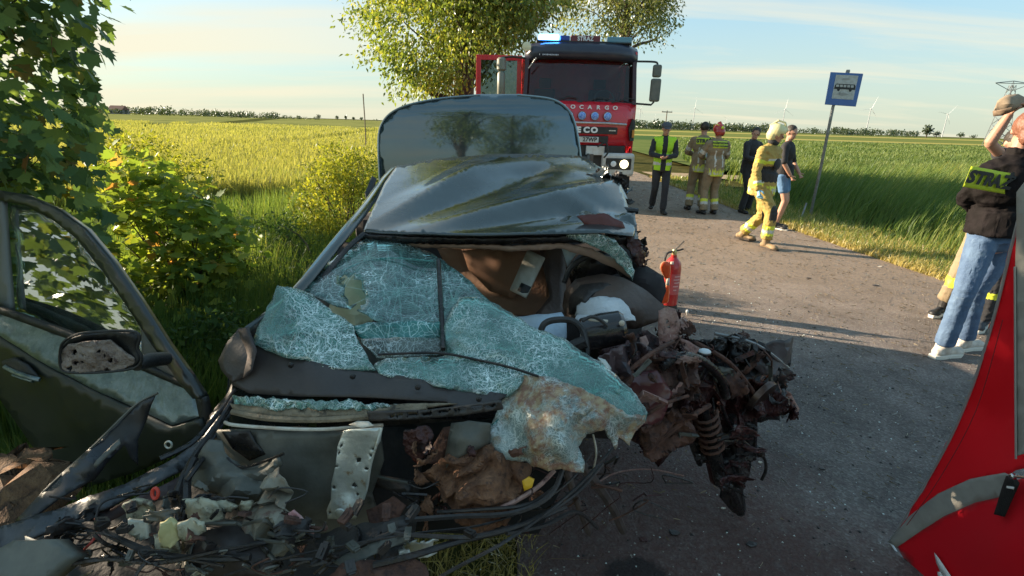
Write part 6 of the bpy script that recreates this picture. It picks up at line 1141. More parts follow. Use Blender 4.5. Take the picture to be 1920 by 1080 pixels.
# suspension strut with its coil spring, brake disc, corrugated hose and brackets caught in the mass
a_, b_ = at(1322, 772, Y=1.80), at(1350, 905, Y=1.84); ax_ = b_-a_; n1_ = unit_(np.cross(ax_, (0, 1, 0))); n2_ = unit_(np.cross(ax_, n1_))
MB().tube([a_, a_+ax_*.45, a_+ax_*.46, b_], [.016, .016, .026, .024], 12).build('damper', blackm, car, smooth=True)
MB().tube([a_+ax_*(.02+.5*t/60)+.044*(n1_*math.cos(t*.62)+n2_*math.sin(t*.62)) for t in range(61)], .0065, 6).build('coil_spring', mat('spring_rust', (.07, .03, .022), .6, c2=(.12, .06, .04), scale=20), car, smooth=True)
c_ = at(1428, 742, Y=1.97); dm = MB().lathe([(.03, -.012), (.075, -.012), (.078, .012), (.03, .012)], (0, 0, 0), 'y', 26); dm.V = [tuple(np.array(Matrix.Rotation(.7, 3, 'Z') @ Matrix.Rotation(.4, 3, 'X') @ Vector(v))+c_) for v in dm.V]; dm.build('brake_disc', mat('disc_steel', (.14, .11, .10), .35, .8, c2=(.07, .04, .03), scale=26), car, smooth=True)
hp = crom([at(1240, 690, Y=1.62), at(1275, 668, Y=1.66), at(1315, 676, Y=1.74), at(1350, 706, Y=1.8), at(1362, 745, Y=1.84)], 12); MB().tube(hp, [.017 if i % 2 else .013 for i in range(len(hp))], 10).build('corrugated_hose', blackm, car, smooth=True)
for (q, ang, wd, ln, m_) in [((1225, 745, 1.56), .4, .02, .09, flesh), ((1282, 700, 1.62), 1.2, .018, .10, rust2), ((1395, 668, 1.93), -.5, .018, .08, maroon), ((1345, 742, 1.88), .9, .014, .10, maroon), ((1445, 700, 2.0), 1.4, .018, .09, primer), ((1290, 815, 1.66), .1, .012, .07, primer), ((1205, 690, 1.58), -.9, .014, .07, primer)]:
    c_ = at(q[0], q[1], Y=q[2]-.03); mb = MB().box((-ln/2, -.002, -wd/2), (ln/2, .002, wd/2)).box((-ln/2, -.02, -wd/2), (-ln/2+.003, .002, wd/2)).box((ln*.15, -.012, wd/2-.002), (ln/2, .0, wd/2)); Q = Matrix.Rotation(ang, 3, 'Y') @ Matrix.Rotation(ang*.7, 3, 'X'); mb.V = [tuple(np.array(Q @ Vector(v))+c_) for v in mb.V]; mb.build('bracket', m_, car)
for a, b, r in [((1150, 720, 1.58), (1262, 640, 1.72), .008), ((1300, 640, 1.85), (1420, 745, 1.95), .009), ((1340, 625, 2.0), (1478, 690, 2.06), .007), ((1210, 850, 1.6), (1330, 760, 1.78), .010), ((1180, 800, 1.56), (1290, 742, 1.62), .006)]: ptube('bent_rod', [a, ((a[0]+b[0])/2+8, (a[1]+b[1])/2-12, (a[2]+b[2])/2-.04), b], r, [dplast, rust2, steel][int(a[0]) % 3], car, n=7)
# struts hanging under the right end
for pts, r, m_ in [([(1322, 770, 1.84), (1330, 830, 1.84), (1345, 900, 1.86)], .030, maroon), ([(1340, 850, 1.82), (1350, 885, 1.85), (1358, 910, 1.88)], .026, dplast), ([(1372, 780, 1.9), (1380, 850, 1.92), (1388, 960, 1.97)], .018, blackm), ([(1412, 760, 2.0), (1414, 800, 2.0), (1412, 860, 2.02)], .014, blackm), ([(1355, 905, 1.88), (1372, 920, 1.92), (1388, 960, 1.98)], .022, blackm), ([(1340, 720, 1.9), (1370, 800, 1.88), (1408, 840, 1.95), (1432, 858, 2.0), (1436, 880, 2.0), (1428, 900, 2.0)], .007, blackm), ([(1290, 800, 1.8), (1300, 840, 1.85), (1312, 870, 1.9)], .012, blackm)]:
    ptube('strut', pts, r, m_, car, n=8)
S_('foot_plate', [(1352, 900, 1.90), (1386, 915, 1.93), (1392, 965, 1.97), (1372, 958, 1.96), (1348, 930, 1.92)], blackm, car, sp=8, amp=.01)
S_('red_tail', [(1470, 730, 2.1), (1480, 735, 2.1), (1497, 765, 2.1), (1490, 780, 2.1), (1475, 770, 2.1)], flesh, car, sp=5, amp=.01)
for i in range(46):
    x, y = rs.uniform(1150, 1470), rs.uniform(620, 800); Y = 1.6+.0014*(x-1150); pts = [(x, y, Y)]
    for k in range(3): x += rs.uniform(-22, 22); y += rs.uniform(-8, 34); pts.append((x, y, Y+rs.uniform(-.05, .03)))
    ptube('torn_fibre', pts, rs.choice([.0015, .0025, .004]), rs.choice([maroon, rust2, blackm, flesh]), car, n=5, sub=4)
fill(44, [(60, 1000), (230, 930), (360, 900), (480, 940), (620, 1000), (780, 1000), (820, 1075), (60, 1078)], .98, 1.12, (.015, .045), [blackm, dplast, blackm, primer, rust2, zinc], 'broken_piece', (.15, .8))
fill(22, [(770, 800), (1010, 850), (1060, 930), (900, 1010), (780, 980)], 1.16, 1.3, (.015, .04), [rust2, maroon, blackm, rustm], 'broken_piece', (.15, .8))
# right rear flank debris behind the roof
fill(14, [(1120, 312), (1150, 330), (1180, 370), (1170, 385), (1135, 345), (1110, 318)], 2.75, 3.0, (.03, .06), [blackm, dplast, paint, primer])
S_('torn_rail', [(1128, 318, 2.9), (1140, 322, 2.88), (1166, 352, 2.78), (1176, 374, 2.7), (1168, 372, 2.7), (1142, 340, 2.82)], whitep, car, sp=6, amp=.01)
p0, p1 = at(1160, 392, Y=2.5), at(1196, 396, Y=2.5); MB().tube([p0, p1], .014, 8).build('roof_bar_stub', blackm, car, smooth=True)

# ---- open front door
S_('door_skin', [(-70, 560, 2.22), (-20, 610, 2.15), (110, 690, 1.98), (200, 735, 1.88), (330, 795, 1.74), (385, 780, 1.70), (392, 800, 1.70), (372, 828, 1.73), (330, 848, 1.78), (270, 876, 1.85), (178, 906, 1.95), (130, 898, 1.99), (108, 880, 2.01), (60, 808, 2.08), (0, 722, 2.16), (-40, 660, 2.2), (-70, 620, 2.24)], mat('door_paint', (.018, .022, .020), .42, 0, c2=(.024, .028, .026), scale=4, coat=.2, rv=.08), car, ctrl=[(180, 810, 1.93)], sp=14, amp=.006, freq=3, ridged=False, th=.03)
door_sh = S_('door_shoulder', [(-70, 555, 2.30), (0, 578, 2.20), (60, 600, 2.12), (130, 626, 2.04), (230, 668, 1.93), (300, 700, 1.85), (372, 728, 1.78), (386, 780, 1.72), (330, 797, 1.735), (200, 738, 1.87), (110, 692, 1.97), (20, 640, 2.08), (-70, 580, 2.2)], scuffed_sheen, car, sp=12, amp=.008, freq=4, ridged=False, th=.02)
outer = [(-80, 362), (0, 357), (60, 367), (120, 393), (172, 430), (222, 490), (272, 562), (322, 640), (366, 702), (392, 742)]; inner = [(376, 742), (344, 706), (300, 648), (252, 575), (205, 508), (157, 449), (110, 412), (60, 387), (0, 376), (-80, 382)]
def dY(x): return 1.72+(392-x)*.00120
DF = lambda x, y: dY(x)+.00095*max(0, 700-y)
S_('window_frame', [(x, y, DF(x, y)) for x, y in outer+inner], mat('frame_trim', (.03, .034, .034), .3, .3, coat=.4), car, depf=DF, sp=9, amp=0, th=.03)
ptube('frame_seal', [(x, y, DF(x, y)-.008) for x, y in inner], .006, blackp, car, n=6)
ptube('frame_highlight', [(x, y, DF(x, y)-.012) for x, y in [(-80, 367), (0, 363), (60, 373), (118, 398), (168, 436), (216, 494), (266, 566), (316, 644), (360, 706)]], .004, scuffed_sheen, car, n=6)
S_('window_divider', [(-6, 378, 2.19), (14, 378, 2.17), (20, 470, 2.16), (29, 582, 2.14), (4, 574, 2.17), (-8, 470, 2.19)], mat('divider_grey', (.16, .155, .13), .5), car, depf=lambda x, y: DF(x, y)-.01, sp=12, amp=0, th=.02)
S_('window_glass', [(14, 380, 2.17), (60, 388, 2.12), (110, 413, 2.06), (156, 450, 2.0), (204, 509, 1.95), (250, 575, 1.89), (278, 617, 1.86), (278, 690, 1.86), (150, 633, 2.01), (28, 584, 2.15)], g_side, car, depf=lambda x, y: DF(x, y)+.012, sp=16, amp=0, th=.004)
S_('sail_panel', [(274, 612, 1.85), (300, 650, 1.82), (344, 708, 1.77), (376, 742, 1.73), (372, 728, 1.73), (276, 688, 1.84)], mat('sail_grey', (.09, .09, .08), .6), car, depf=lambda x, y: DF(x, y)+.0, sp=10, amp=0, th=.02)
S_('belt_trim', [(-70, 548, 2.28), (0, 572, 2.16), (130, 618, 2.01), (280, 682, 1.84), (372, 722, 1.73), (372, 732, 1.73), (280, 693, 1.84), (130, 630, 2.01), (0, 583, 2.16), (-70, 560, 2.28)], blackp, car, sp=10, amp=0, th=.02)
hd = S_('door_handle', [(8, 676, 2.05), (30, 670, 2.02), (56, 684, 1.99), (76, 706, 1.97), (60, 712, 1.97), (30, 700, 2.0), (10, 686, 2.04)], blackp, car, sp=7, amp=0, th=.01)
ptube('handle_bar', [(10, 688, 2.02), (34, 700, 1.98), (58, 708, 1.95), (75, 712, 1.95)], .010, scuffed_sheen, hd, n=8)
ptube('handle_bar', [(24, 703, 2.0), (44, 710, 1.98), (62, 715, 1.96)], .006, scuffed_sheen, hd, n=6)
# door mirror: shell open to the camera with its broken inside
mo = [(112, 668), (116, 646), (132, 632), (160, 624), (215, 620), (254, 622), (262, 634), (258, 652), (266, 672), (252, 690), (190, 698), (128, 698), (114, 688)]
S_('mirror_shell', [(x, y, 1.60) for x, y in mo], blackp, car, ctrl=[(185, 660, 1.72)], sp=8, amp=0, th=.012)
S_('mirror_inside', [(120, 670, 1.605), (124, 652, 1.605), (136, 642, 1.605), (170, 637, 1.60), (210, 634, 1.60), (226, 648, 1.60), (238, 656, 1.60), (258, 668, 1.60), (255, 680, 1.60), (232, 692, 1.60), (190, 694, 1.60), (136, 696, 1.60), (122, 688, 1.60)], mat('broken_mirror_core', (.20, .15, .125), .75, c2=(.32, .26, .22), scale=22, c3=(.07, .04, .035), s3=30, t3=.53, bump=1, bscale=80), car, ctrl=[(180, 665, 1.585), (215, 672, 1.60)], sp=4.5, amp=.014, freq=18, th=.006, holes=holes_([(146, 657, 6), (148, 676, 5), (160, 663, 3), (160, 674, 3), (136, 688, 5), (202, 664, 3), (205, 692, 5), (213, 673, 4), (190, 657, 4)]))
ptube('mirror_rim', [(x, y, 1.585) for x, y in mo+[mo[0]]], .0045, blackp, car, n=6, sub=3)
ptube('mirror_arm', [(255, 684, 1.62), (280, 676, 1.68), (312, 672, 1.76)], [.022, .026, .024], blackp, car, n=10)
S_('door_edge', [(392, 742, 1.71), (400, 780, 1.70), (392, 812, 1.72), (376, 826, 1.74), (384, 780, 1.72), (376, 742, 1.73)], blackp, car, sp=8, amp=.003, th=.02)
# ================================================================== PEOPLE
def remesh(name, mb, voxel, m_, parent, smooth=3, wr=0, wf=9, dec=.45, slot=None):
    me = bpy.data.meshes.new('tmp'); me.from_pydata([tuple(v) for v in mb.V], [], mb.F)
    bm = bmesh.new(); bm.from_mesh(me); bmesh.ops.recalc_face_normals(bm, faces=bm.faces); bm.to_mesh(me); bm.free()
    o = bpy.data.objects.new('tmp', me); COL.objects.link(o)
    r = o.modifiers.new('r', 'REMESH'); r.mode = 'VOXEL'; r.voxel_size = voxel
    if smooth: s = o.modifiers.new('s', 'SMOOTH'); s.iterations = smooth; s.factor = .5
    if dec < 1: d = o.modifiers.new('d', 'DECIMATE'); d.ratio = dec
    dg = bpy.context.evaluated_depsgraph_get(); m2 = bpy.data.meshes.new_from_object(o.evaluated_get(dg)); bpy.data.objects.remove(o)
    n = len(m2.vertices); V = np.zeros(n*3); m2.vertices.foreach_get('co', V); V = V.reshape(-1, 3)
    F = [tuple(p.vertices) for p in m2.polygons]
    if wr:
        Nn = np.zeros(n*3); m2.vertices.foreach_get('normal', Nn); Nn = Nn.reshape(-1, 3)
        q = np.array([fbm((v[0]*1.0, v[1]*1.0, v[2]*1.9), wf, 3, True) for v in V]); V = V+Nn*(q[:, None]-.4)*wr
    bpy.data.meshes.remove(m2)
    idx = None
    if slot: idx = [slot(V[list(f)].mean(0)) for f in F]
    return mk(name, V, F, m_, parent, True, midx=idx)
def V3(*a): return np.array(a, float)
def unit(v): return v/(np.linalg.norm(v)+1e-9)
def ik(a, c, l1, l2, pole):
    d = np.linalg.norm(c-a); d = min(d, (l1+l2)*.999); u = unit(c-a); x = (l1*l1-l2*l2+d*d)/(2*d); h = math.sqrt(max(l1*l1-x*x, 0)); p = pole-u*(pole @ u); return a+u*x+unit(p)*h
def pose(H, pos, yaw, feet, hands, lean=V3(0, 0, 0), hip_drop=0, elb=((-1, -.3, -.6), (1, -.3, -.6)), head=V3(0, .02, 0), hfwd=None):
    """feet, hands: ((x,y,z),(x,y,z)) left,right in metres for a 1.78 m figure facing +y"""
    k = H/1.78; c, s = math.cos(yaw), math.sin(yaw); Rz = np.array([[c, -s, 0], [s, c, 0], [0, 0, 1]])
    J = {}; pel = V3(0, 0, .95-hip_drop); J['pel'] = pel; J['waist'] = pel+V3(0, 0, .13)+lean*.3; J['chest'] = pel+V3(0, 0, .36)+lean*.75; J['neck'] = pel+V3(0, -.005, .54)+lean; J['head'] = pel+V3(0, 0, .71)+lean+head
    for i, (n_, sx) in enumerate((('L', -1), ('R', 1))):
        J['hip'+n_] = pel+V3(.09*sx, 0, -.02); J['sh'+n_] = J['chest']+V3(.185*sx, 0, .12); J['ank'+n_] = V3(*feet[i])+V3(0, 0, .09); J['wr'+n_] = V3(*hands[i])
        J['knee'+n_] = ik(J['hip'+n_], J['ank'+n_], .44, .425, V3(0, 1, 0)); J['el'+n_] = ik(J['sh'+n_], J['wr'+n_], .29, .26, V3(*elb[i])); J['toe'+n_] = J['ank'+n_]+V3(.03*sx, .15, -.055)
    for n_ in J: J[n_] = Rz @ (J[n_]*k)+V3(*pos)
    J['fwd'] = Rz @ V3(0, 1, 0); J['hf'] = J['fwd'] if hfwd is None else unit(V3(*hfwd)); J['k'] = k; J['rt'] = Rz @ V3(1, 0, 0)
    return J
def hand(mb, w, e, k, curl=.5, side=1, fwd=None):
    """palm, four unequal curled fingers and a thumb from the side of the palm"""
    d = unit(w-e); up = unit(fwd-d*(fwd @ d)) if fwd is not None else unit(np.cross(d, V3(0, 0, 1)) if abs(d[2]) < .9 else np.cross(d, V3(1, 0, 0)))
    nrm = unit(np.cross(d, up))*side; p0 = w; p1 = w+d*.085*k
    mb.tube([p0-d*.02, p0+d*.03*k, p1], [.024*k, .030*k, .034*k], 8, flat=.45)
    for i, L_ in enumerate((.070, .080, .074, .058)):
        b = p1-d*.01+up*(.026-.0175*i)*k; f1 = unit(d*math.cos(curl)+nrm*math.sin(curl)); f2 = unit(d*math.cos(curl*2.1)+nrm*math.sin(curl*2.1))
        mb.tube([b, b+f1*L_*.5*k, b+f1*L_*.5*k+f2*L_*.5*k], [.0095*k, .009*k, .0075*k], 6)
    b = p0+d*.02*k+up*.024*k; t1 = unit(d*.7+up*.75+nrm*.25); t2 = unit(d*.95+up*.2+nrm*.4); mb.tube([b, b+t1*.035*k, b+t1*.035*k+t2*.03*k], [.012*k, .011*k, .009*k], 6)
def seg(mb, a, b, r0, r1, n=10, flat=1.0, bulge=0):
    P = [a-unit(b-a)*r0*.6, a, (a+b)/2, b, b+unit(b-a)*r1*.6]; mb.tube(P, [r0*.55, r0, (r0+r1)/2*(1+bulge), r1, r1*.55], n, flat=flat)
def ell(mb, c, rt, fw, up, r, n=16, m=11):
    t = MB().ball((0, 0, 0), 1, n, m); V = np.array(t.V); V = V[:, :1]*rt*r[0]+V[:, 1:2]*fw*r[1]+V[:, 2:3]*up*r[2]+c; mb.add(V, t.F)
SKIN = mat('skin', (.48, .27, .19), .55, c2=(.42, .22, .15), scale=14, spec=.4)
eye_m = mat('eye_dark', (.03, .02, .015), .2); lip_m = mat('lips', (.36, .13, .11), .5)
def body(J, parent, voxel=.0085, m_=None, grip=(.5, .5), mats=None):
    k = J['k']; mb = MB(); up = unit(J['head']-J['neck']); hf = unit(J['hf']-up*(J['hf'] @ up)); rt = np.cross(hf, up); h = J['head']
    ell(mb, h+up*.018*k-hf*.008*k, rt, hf, up, (.077*k, .096*k, .100*k)); ell(mb, h-up*.060*k+hf*.026*k, rt, hf, up, (.056*k, .062*k, .060*k))
    ell(mb, h-up*.012*k+hf*.092*k, rt, hf, up, (.012*k, .020*k, .022*k)); ell(mb, h+up*.012*k+hf*.080*k, rt, hf, up, (.052*k, .014*k, .010*k)); ell(mb, h-up*.095*k+hf*.062*k, rt, hf, up, (.022*k, .018*k, .016*k))
    for s in (-1, 1): ell(mb, h+rt*s*.078*k-up*.01*k, rt, hf, up, (.010*k, .018*k, .028*k))
    seg(mb, J['neck']-up*.03, h-up*.05*k-hf*.01, .056*k, .052*k)
    ell(mb, J['chest'], J['rt'], J['fwd'], V3(0, 0, 1), (.155*k, .10*k, .19*k)); ell(mb, J['waist'], J['rt'], J['fwd'], V3(0, 0, 1), (.13*k, .09*k, .15*k)); ell(mb, J['pel'], J['rt'], J['fwd'], V3(0, 0, 1), (.145*k, .10*k, .13*k))
    for i, n_ in enumerate('LR'):
        seg(mb, J['sh'+n_], J['el'+n_], .046*k, .037*k); seg(mb, J['el'+n_], J['wr'+n_], .040*k, .027*k, bulge=.1); seg(mb, J['chest']+(J['sh'+n_]-J['chest'])*.3, J['sh'+n_], .07*k, .052*k)
        seg(mb, J['hip'+n_], J['knee'+n_], .080*k, .054*k); seg(mb, J['knee'+n_], J['ank'+n_], .055*k, .036*k, bulge=.2); seg(mb, J['ank'+n_]-V3(0, 0, .04)*k, J['toe'+n_], .032*k, .030*k)
        hand(mb, J['wr'+n_], J['el'+n_], k, grip[i], 1 if n_ == 'L' else -1, J['fwd'])
    b = remesh('body', mb, voxel, m_ or SKIN, parent, smooth=2, dec=.4)
    e = MB()
    for s in (-1, 1): e.ball(h+rt*s*.031*k+up*.004*k+hf*.0835*k, .0085*k, 8, 6)
    e.build('eyes', eye_m, parent, True); MB().tube([h-rt*.022*k-up*.058*k+hf*.083*k, h-up*.058*k+hf*.090*k, h+rt*.022*k-up*.058*k+hf*.083*k], .0045*k, 6).build('mouth', lip_m, parent, True)
    J['up'] = up; J['hff'] = hf; J['hrt'] = rt; return b
def bandfn(J, limb=(), torso=(), extra=None):
    """which material slot a point of the garment gets: bands across limbs and torso"""
    segs = [(J[a], J[b], t0, t1, mi) for a, b, t0, t1, mi in limb]
    def f(p):
        if extra:
            e = extra(p)
            if e is not None: return e
        best = None; bd = 1e9
        pairs = [('shL', 'elL'), ('elL', 'wrL'), ('shR', 'elR'), ('elR', 'wrR'), ('hipL', 'kneeL'), ('kneeL', 'ankL'), ('hipR', 'kneeR'), ('kneeR', 'ankR'), ('pel', 'waist'), ('waist', 'chest'), ('chest', 'neck')]
        for a, b in pairs:
            A, B = J[a], J[b]; ab = B-A; t = float(np.clip((p-A) @ ab/(ab @ ab), 0, 1)); d = np.linalg.norm(p-A-ab*t)-(.08 if a in ('pel', 'waist', 'chest') else 0)
            if d < bd: bd = d; best = (a, b, t)
        for a, b, t0, t1, mi in limb:
            if best[0] == a and best[1] == b and t0 <= best[2] <= t1: return mi
        if best[0] in ('pel', 'waist', 'chest'):
            z = (p-J['pel'])[2]/J['k']
            for z0, z1, mi in torso:
                if z0 <= z <= z1: return mi
        return 0
    return f
def jacket(J, parent, mats, name='jacket', bulk=1.0, hem=-.12, sleeves=True, slot=None, wr=.010, voxel=.012, cuff=.97, short=False, collar=True):
    k = J['k']; mb = MB(); Z = V3(0, 0, 1); rt, fw = J['rt'], J['fwd']
    ell(mb, J['chest']+Z*.02*k, rt, fw, Z, (.185*k*bulk, .132*k*bulk, .20*k)); ell(mb, J['waist'], rt, fw, Z, (.168*k*bulk, .125*k*bulk, .20*k))
    hp = J['pel']+Z*hem*k*.35; mb.tube([J['waist']+Z*.05, J['pel']+Z*.03*k, J['pel']+Z*hem*k], [.15*k*bulk, .165*k*bulk, .162*k*bulk], 16)
    for n_ in 'LR':
        seg(mb, J['chest']+(J['sh'+n_]-J['chest'])*.35+Z*.02, J['sh'+n_], .09*k*bulk, .070*k*bulk)
        if sleeves: seg(mb, J['sh'+n_], J['el'+n_], .064*k*bulk, .054*k*bulk)
        if sleeves and not short: e = J['el'+n_]; w = e+(J['wr'+n_]-e)*cuff; seg(mb, e, w, .054*k*bulk, .043*k*bulk)
    if collar: mb.tube([J['neck']-Z*.06*k, J['neck']+Z*.005*k, J['neck']+Z*.035*k], [.085*k, .070*k, .064*k], 12)
    return remesh(name, mb, voxel, mats, parent, smooth=2, wr=wr, dec=.8 if slot else .6, slot=slot)
def trousers(J, parent, mats, name='trousers', bulk=1.0, slot=None, wr=.009, voxel=.012, length=1.0, short=None, top=.06):
    k = J['k']; mb = MB(); Z = V3(0, 0, 1)
    ell(mb, J['pel']+Z*.0, J['rt'], J['fwd'], Z, (.160*k*bulk, .118*k*bulk, .125*k)); mb.tube([J['pel']+Z*top*k, J['pel']-Z*.03], [.125*k*bulk, .14*k*bulk], 14)
    for n_ in 'LR':
        h, kn, a = J['hip'+n_], J['knee'+n_], J['ank'+n_]
        if short: seg(mb, h, h+(kn-h)*short, .098*k*bulk, .085*k*bulk); continue
        seg(mb, h, kn, .098*k*bulk, .070*k*bulk); e = kn+(a-kn)*length; mb.tube([kn-(e-kn)*.1, kn, kn+(e-kn)*.5, e-(e-kn)*.08, e], [.05*k*bulk, .068*k*bulk, .066*k*bulk, .068*k*bulk, .066*k*bulk], 10)
    return remesh(name, mb, voxel, mats, parent, smooth=2, wr=wr, dec=.8 if slot else .6, slot=slot)
def shoes(J, parent, m_, name='boot', tall=.10, sole=None, bulk=1.0):
    k = J['k']
    for n_ in 'LR':
        a, t = J['ank'+n_], J['toe'+n_]; d = unit(V3(t[0]-a[0], t[1]-a[1], 0)); g = min(a[2], t[2]+.055)-.09*k; dz = (t[2]+.055-a[2])
        mb = MB(); heel = a-d*.055*k+V3(0, 0, -.055*k); toe = t+d*.02*k+V3(0, 0, .0)
        seg(mb, heel+V3(0, 0, .01), toe, .040*k*bulk, .034*k*bulk); ell(mb, t-V3(0, 0, .002), np.cross(d, V3(0, 0, 1)), d, V3(0, 0, 1), (.050*k*bulk, .065*k, .036*k)); seg(mb, a-V3(0, 0, .04*k), a+unit(J['knee'+n_]-a)*tall*k, .050*k*bulk, .050*k*bulk)
        s_ = remesh(name, mb, .007, m_, parent, smooth=2, wr=.003, wf=30, dec=.5)
        if sole:
            dd = unit(toe-heel); sd_ = np.cross(dd, V3(0, 0, 1)); un = np.cross(sd_, dd); c = [heel-dd*.045*k, heel+dd*.04*k, (heel+toe)/2, toe-dd*.03*k, toe+dd*.05*k]; w = [.026, .043, .040, .052, .022]
            V = []
            for p, ww in zip(c, w): V += [p+sd_*ww*k*bulk-un*.044*k, p-sd_*ww*k*bulk-un*.044*k, p-sd_*ww*k*bulk*1.05-un*.012*k, p+sd_*ww*k*bulk*1.05-un*.012*k]
            F = [(4*i+j, 4*i+(j+1) % 4, 4*i+4+(j+1) % 4, 4*i+4+j) for i in range(4) for j in range(4)]+[(0, 1, 2, 3), (16, 17, 18, 19)]
            b_ = MB().add(V, F).build('sole', sole, s_, bevel=.004)
def hairmesh(J, parent, m_, r=1.0, long=0, name='hair'):
    k = J['k']; up, hf, rt = J['up'], J['hff'], J['hrt']; h = J['head']; mb = MB()
    ell(mb, h+up*.034*k-hf*.020*k, rt, hf, up, (.083*k*r, .098*k*r, .095*k*r))
    if long: seg(mb, h-hf*.05*k, h-hf*.075*k-up*long, .072*k, .045*k)
    return remesh(name, mb, .008, m_, parent, smooth=1, wr=.008, wf=40, dec=.7)
def patch(parent, target, centre, xd, yd, w, h, m_, name='back_patch', text=None, tm=None, ts=.1, off=.012, toward=None, sx=1.0, lines=None, shear=0):
    """flat fabric panel laid over the garment, lettering follows it"""
    me = target.data; W = WM.get(target.name, np.zeros(3)); bv = BVHTree.FromPolygons([tuple(np.array(v.co)+W) for v in me.vertices], [tuple(p.vertices) for p in me.polygons])
    xd = unit(xd); yd = unit(yd-xd*(yd @ xd)); nn = np.cross(xd, yd)
    def drop(p, o_):
        r = bv.ray_cast(Vector(p+nn*.4), Vector(-nn), 1.0)
        d = .4 if r[0] is None else r[3]
        return p+nn*(.4-d+o_)
    gx, gy = 13, 7; V = []; raw = []
    for j in range(gy):
        for i in range(gx):
            p = centre+xd*w*(i/(gx-1)-.5)+yd*h*(j/(gy-1)-.5); raw.append((drop(p, 0)-p) @ nn)
    raw = np.array(raw).reshape(gy, gx); med = np.median(raw); raw = np.clip(raw, med-.06, med+.05)
    for _ in range(9): q = np.pad(raw, 1, mode='edge'); raw = (q[1:-1, 1:-1]*2+q[:-2, 1:-1]+q[2:, 1:-1]+q[1:-1, :-2]+q[1:-1, 2:])/6
    def hgt(u, v): x = np.clip(u, 0, 1)*(gx-1); y = np.clip(v, 0, 1)*(gy-1); i, j = min(int(x), gx-2), min(int(y), gy-2); fx, fy = x-i, y-j; return raw[j, i]*(1-fx)*(1-fy)+raw[j, i+1]*fx*(1-fy)+raw[j+1, i]*(1-fx)*fy+raw[j+1, i+1]*fx*fy
    for j in range(gy):
        for i in range(gx): V.append(centre+xd*w*(i/(gx-1)-.5)+yd*h*(j/(gy-1)-.5)+nn*(raw[j, i]+off))
    po = mk(name, V, [(j*gx+i, j*gx+i+1, (j+1)*gx+i+1, (j+1)*gx+i) for j in range(gy-1) for i in range(gx-1)], m_, parent, True, solid=.0015)
    for t_, dy_, s_ in (lines or ([(text, 0, ts)] if text else [])):
        TV, TF = text_geo(t_, s_, .0, s_*.05); TV = TV*np.array([sx, 1, 1]); TV[:, 0] += shear*TV[:, 1]; TV[:, 1] += dy_
        P = [centre+xd*v[0]+yd*v[1]+nn*(hgt(v[0]/w+.5, v[1]/h+.5)+off+.016) for v in TV]; mk('lettering', P, TF, tm, po, False, solid=.002)
    return po

hv = mat('hi_vis_yellow', (.42, .72, .02), .7, c2=(.36, .62, .02), scale=10, bump=.2); hv_s = mat('reflective_silver', (.55, .56, .52), .35, c2=(.42, .43, .40), scale=20); hv_y = mat('reflective_yellow', (.60, .66, .05), .5)
navy = mat('black_uniform', (.016, .017, .021), .85, c2=(.024, .025, .03), scale=8, bump=.3, sheen=.1); khaki = mat('khaki_turnout', (.22, .165, .10), .85, c2=(.27, .21, .13), scale=7, bump=.4, bscale=30); gold = mat('gold_turnout', (.32, .215, .06), .8, c2=(.42, .31, .08), scale=8, bump=.4, bscale=30)
denim = mat('blue_denim', (.055, .10, .19), .85, c2=(.10, .165, .27), scale=7, bump=.4, bscale=60, c3=(.18, .26, .36), s3=4, t3=.58); denim_s = mat('denim_shorts', (.07, .15, .28), .85, c2=(.10, .2, .35), scale=8); hair_d = mat('dark_hair', (.02, .014, .01), .6, c2=(.04, .03, .02), scale=30); hair_r = mat('auburn_hair', (.14, .05, .028), .5, c2=(.22, .09, .05), scale=40, stretch=(3, 3, .5), bump=.5)
bootm = mat('black_boot', (.014, .013, .013), .5); boot_t = mat('tan_boot', (.30, .20, .10), .7, c2=(.22, .15, .08), scale=12); glove = mat('blue_glove', (.16, .42, .62), .5, c2=(.24, .52, .72), scale=14); sneak = mat('beige_trainer', (.42, .38, .33), .75, c2=(.56, .52, .47), scale=22, bump=.3); sole_w = mat('pale_sole', (.66, .64, .58), .6); helm = mat('cream_helmet', (.72, .66, .34), .3, coat=.4, c2=(.62, .56, .30), scale=5); helm_r = mat('red_helmet', (.35, .03, .025), .3, coat=.4)

def helmet(J, parent, m_, stripe=None, comb=True, r=1.0):
    k = J['k']; up, hf, rt = J['up'], J['hff'], J['hrt']; h = J['head']; mb = MB()
    ell(mb, h+up*.055*k-hf*.012*k, rt, hf, up, (.118*k*r, .142*k*r, .118*k*r)); ell(mb, h-up*.01*k-hf*.05*k, rt, hf, up, (.108*k*r, .10*k*r, .115*k*r))
    if comb: mb.tube([h+up*.08*k+hf*.12*k, h+up*.185*k+hf*.03*k, h+up*.185*k-hf*.06*k, h+up*.09*k-hf*.14*k], [.01, .016, .016, .01], 8)
    # keep the face opening free: cut away the front lower part
    o = remesh('helmet', mb, .008, m_, parent, smooth=1, dec=.8)
    W = WM.get(o.name); bm = bmesh.new(); bm.from_mesh(o.data)
    kill = [f for f in bm.faces if ((lambda p: (p @ hf > .035*k and p @ up < .045*k) or (p @ up < -.085*k))(np.array(f.calc_center_median())+W-h))]
    bmesh.ops.delete(bm, geom=kill, context='FACES'); bm.to_mesh(o.data); bm.free()
    sm = o.modifiers.new('solid', 'SOLIDIFY'); sm.thickness = .008
    if stripe:
        for s in (-1, 1): MB().tube(crom([h+rt*s*.06*k+up*.10*k+hf*.115*k, h+rt*s*.075*k+up*.155*k, h+rt*s*.06*k+up*.10*k-hf*.125*k], 5), .012*k, 6, flat=.4).build('helmet_stripe', stripe, o, True)
        MB().ball(h-hf*.155*k+up*.05*k, (.03, .03, .03)).build('rear_badge', hv_y, o, True)
    return o
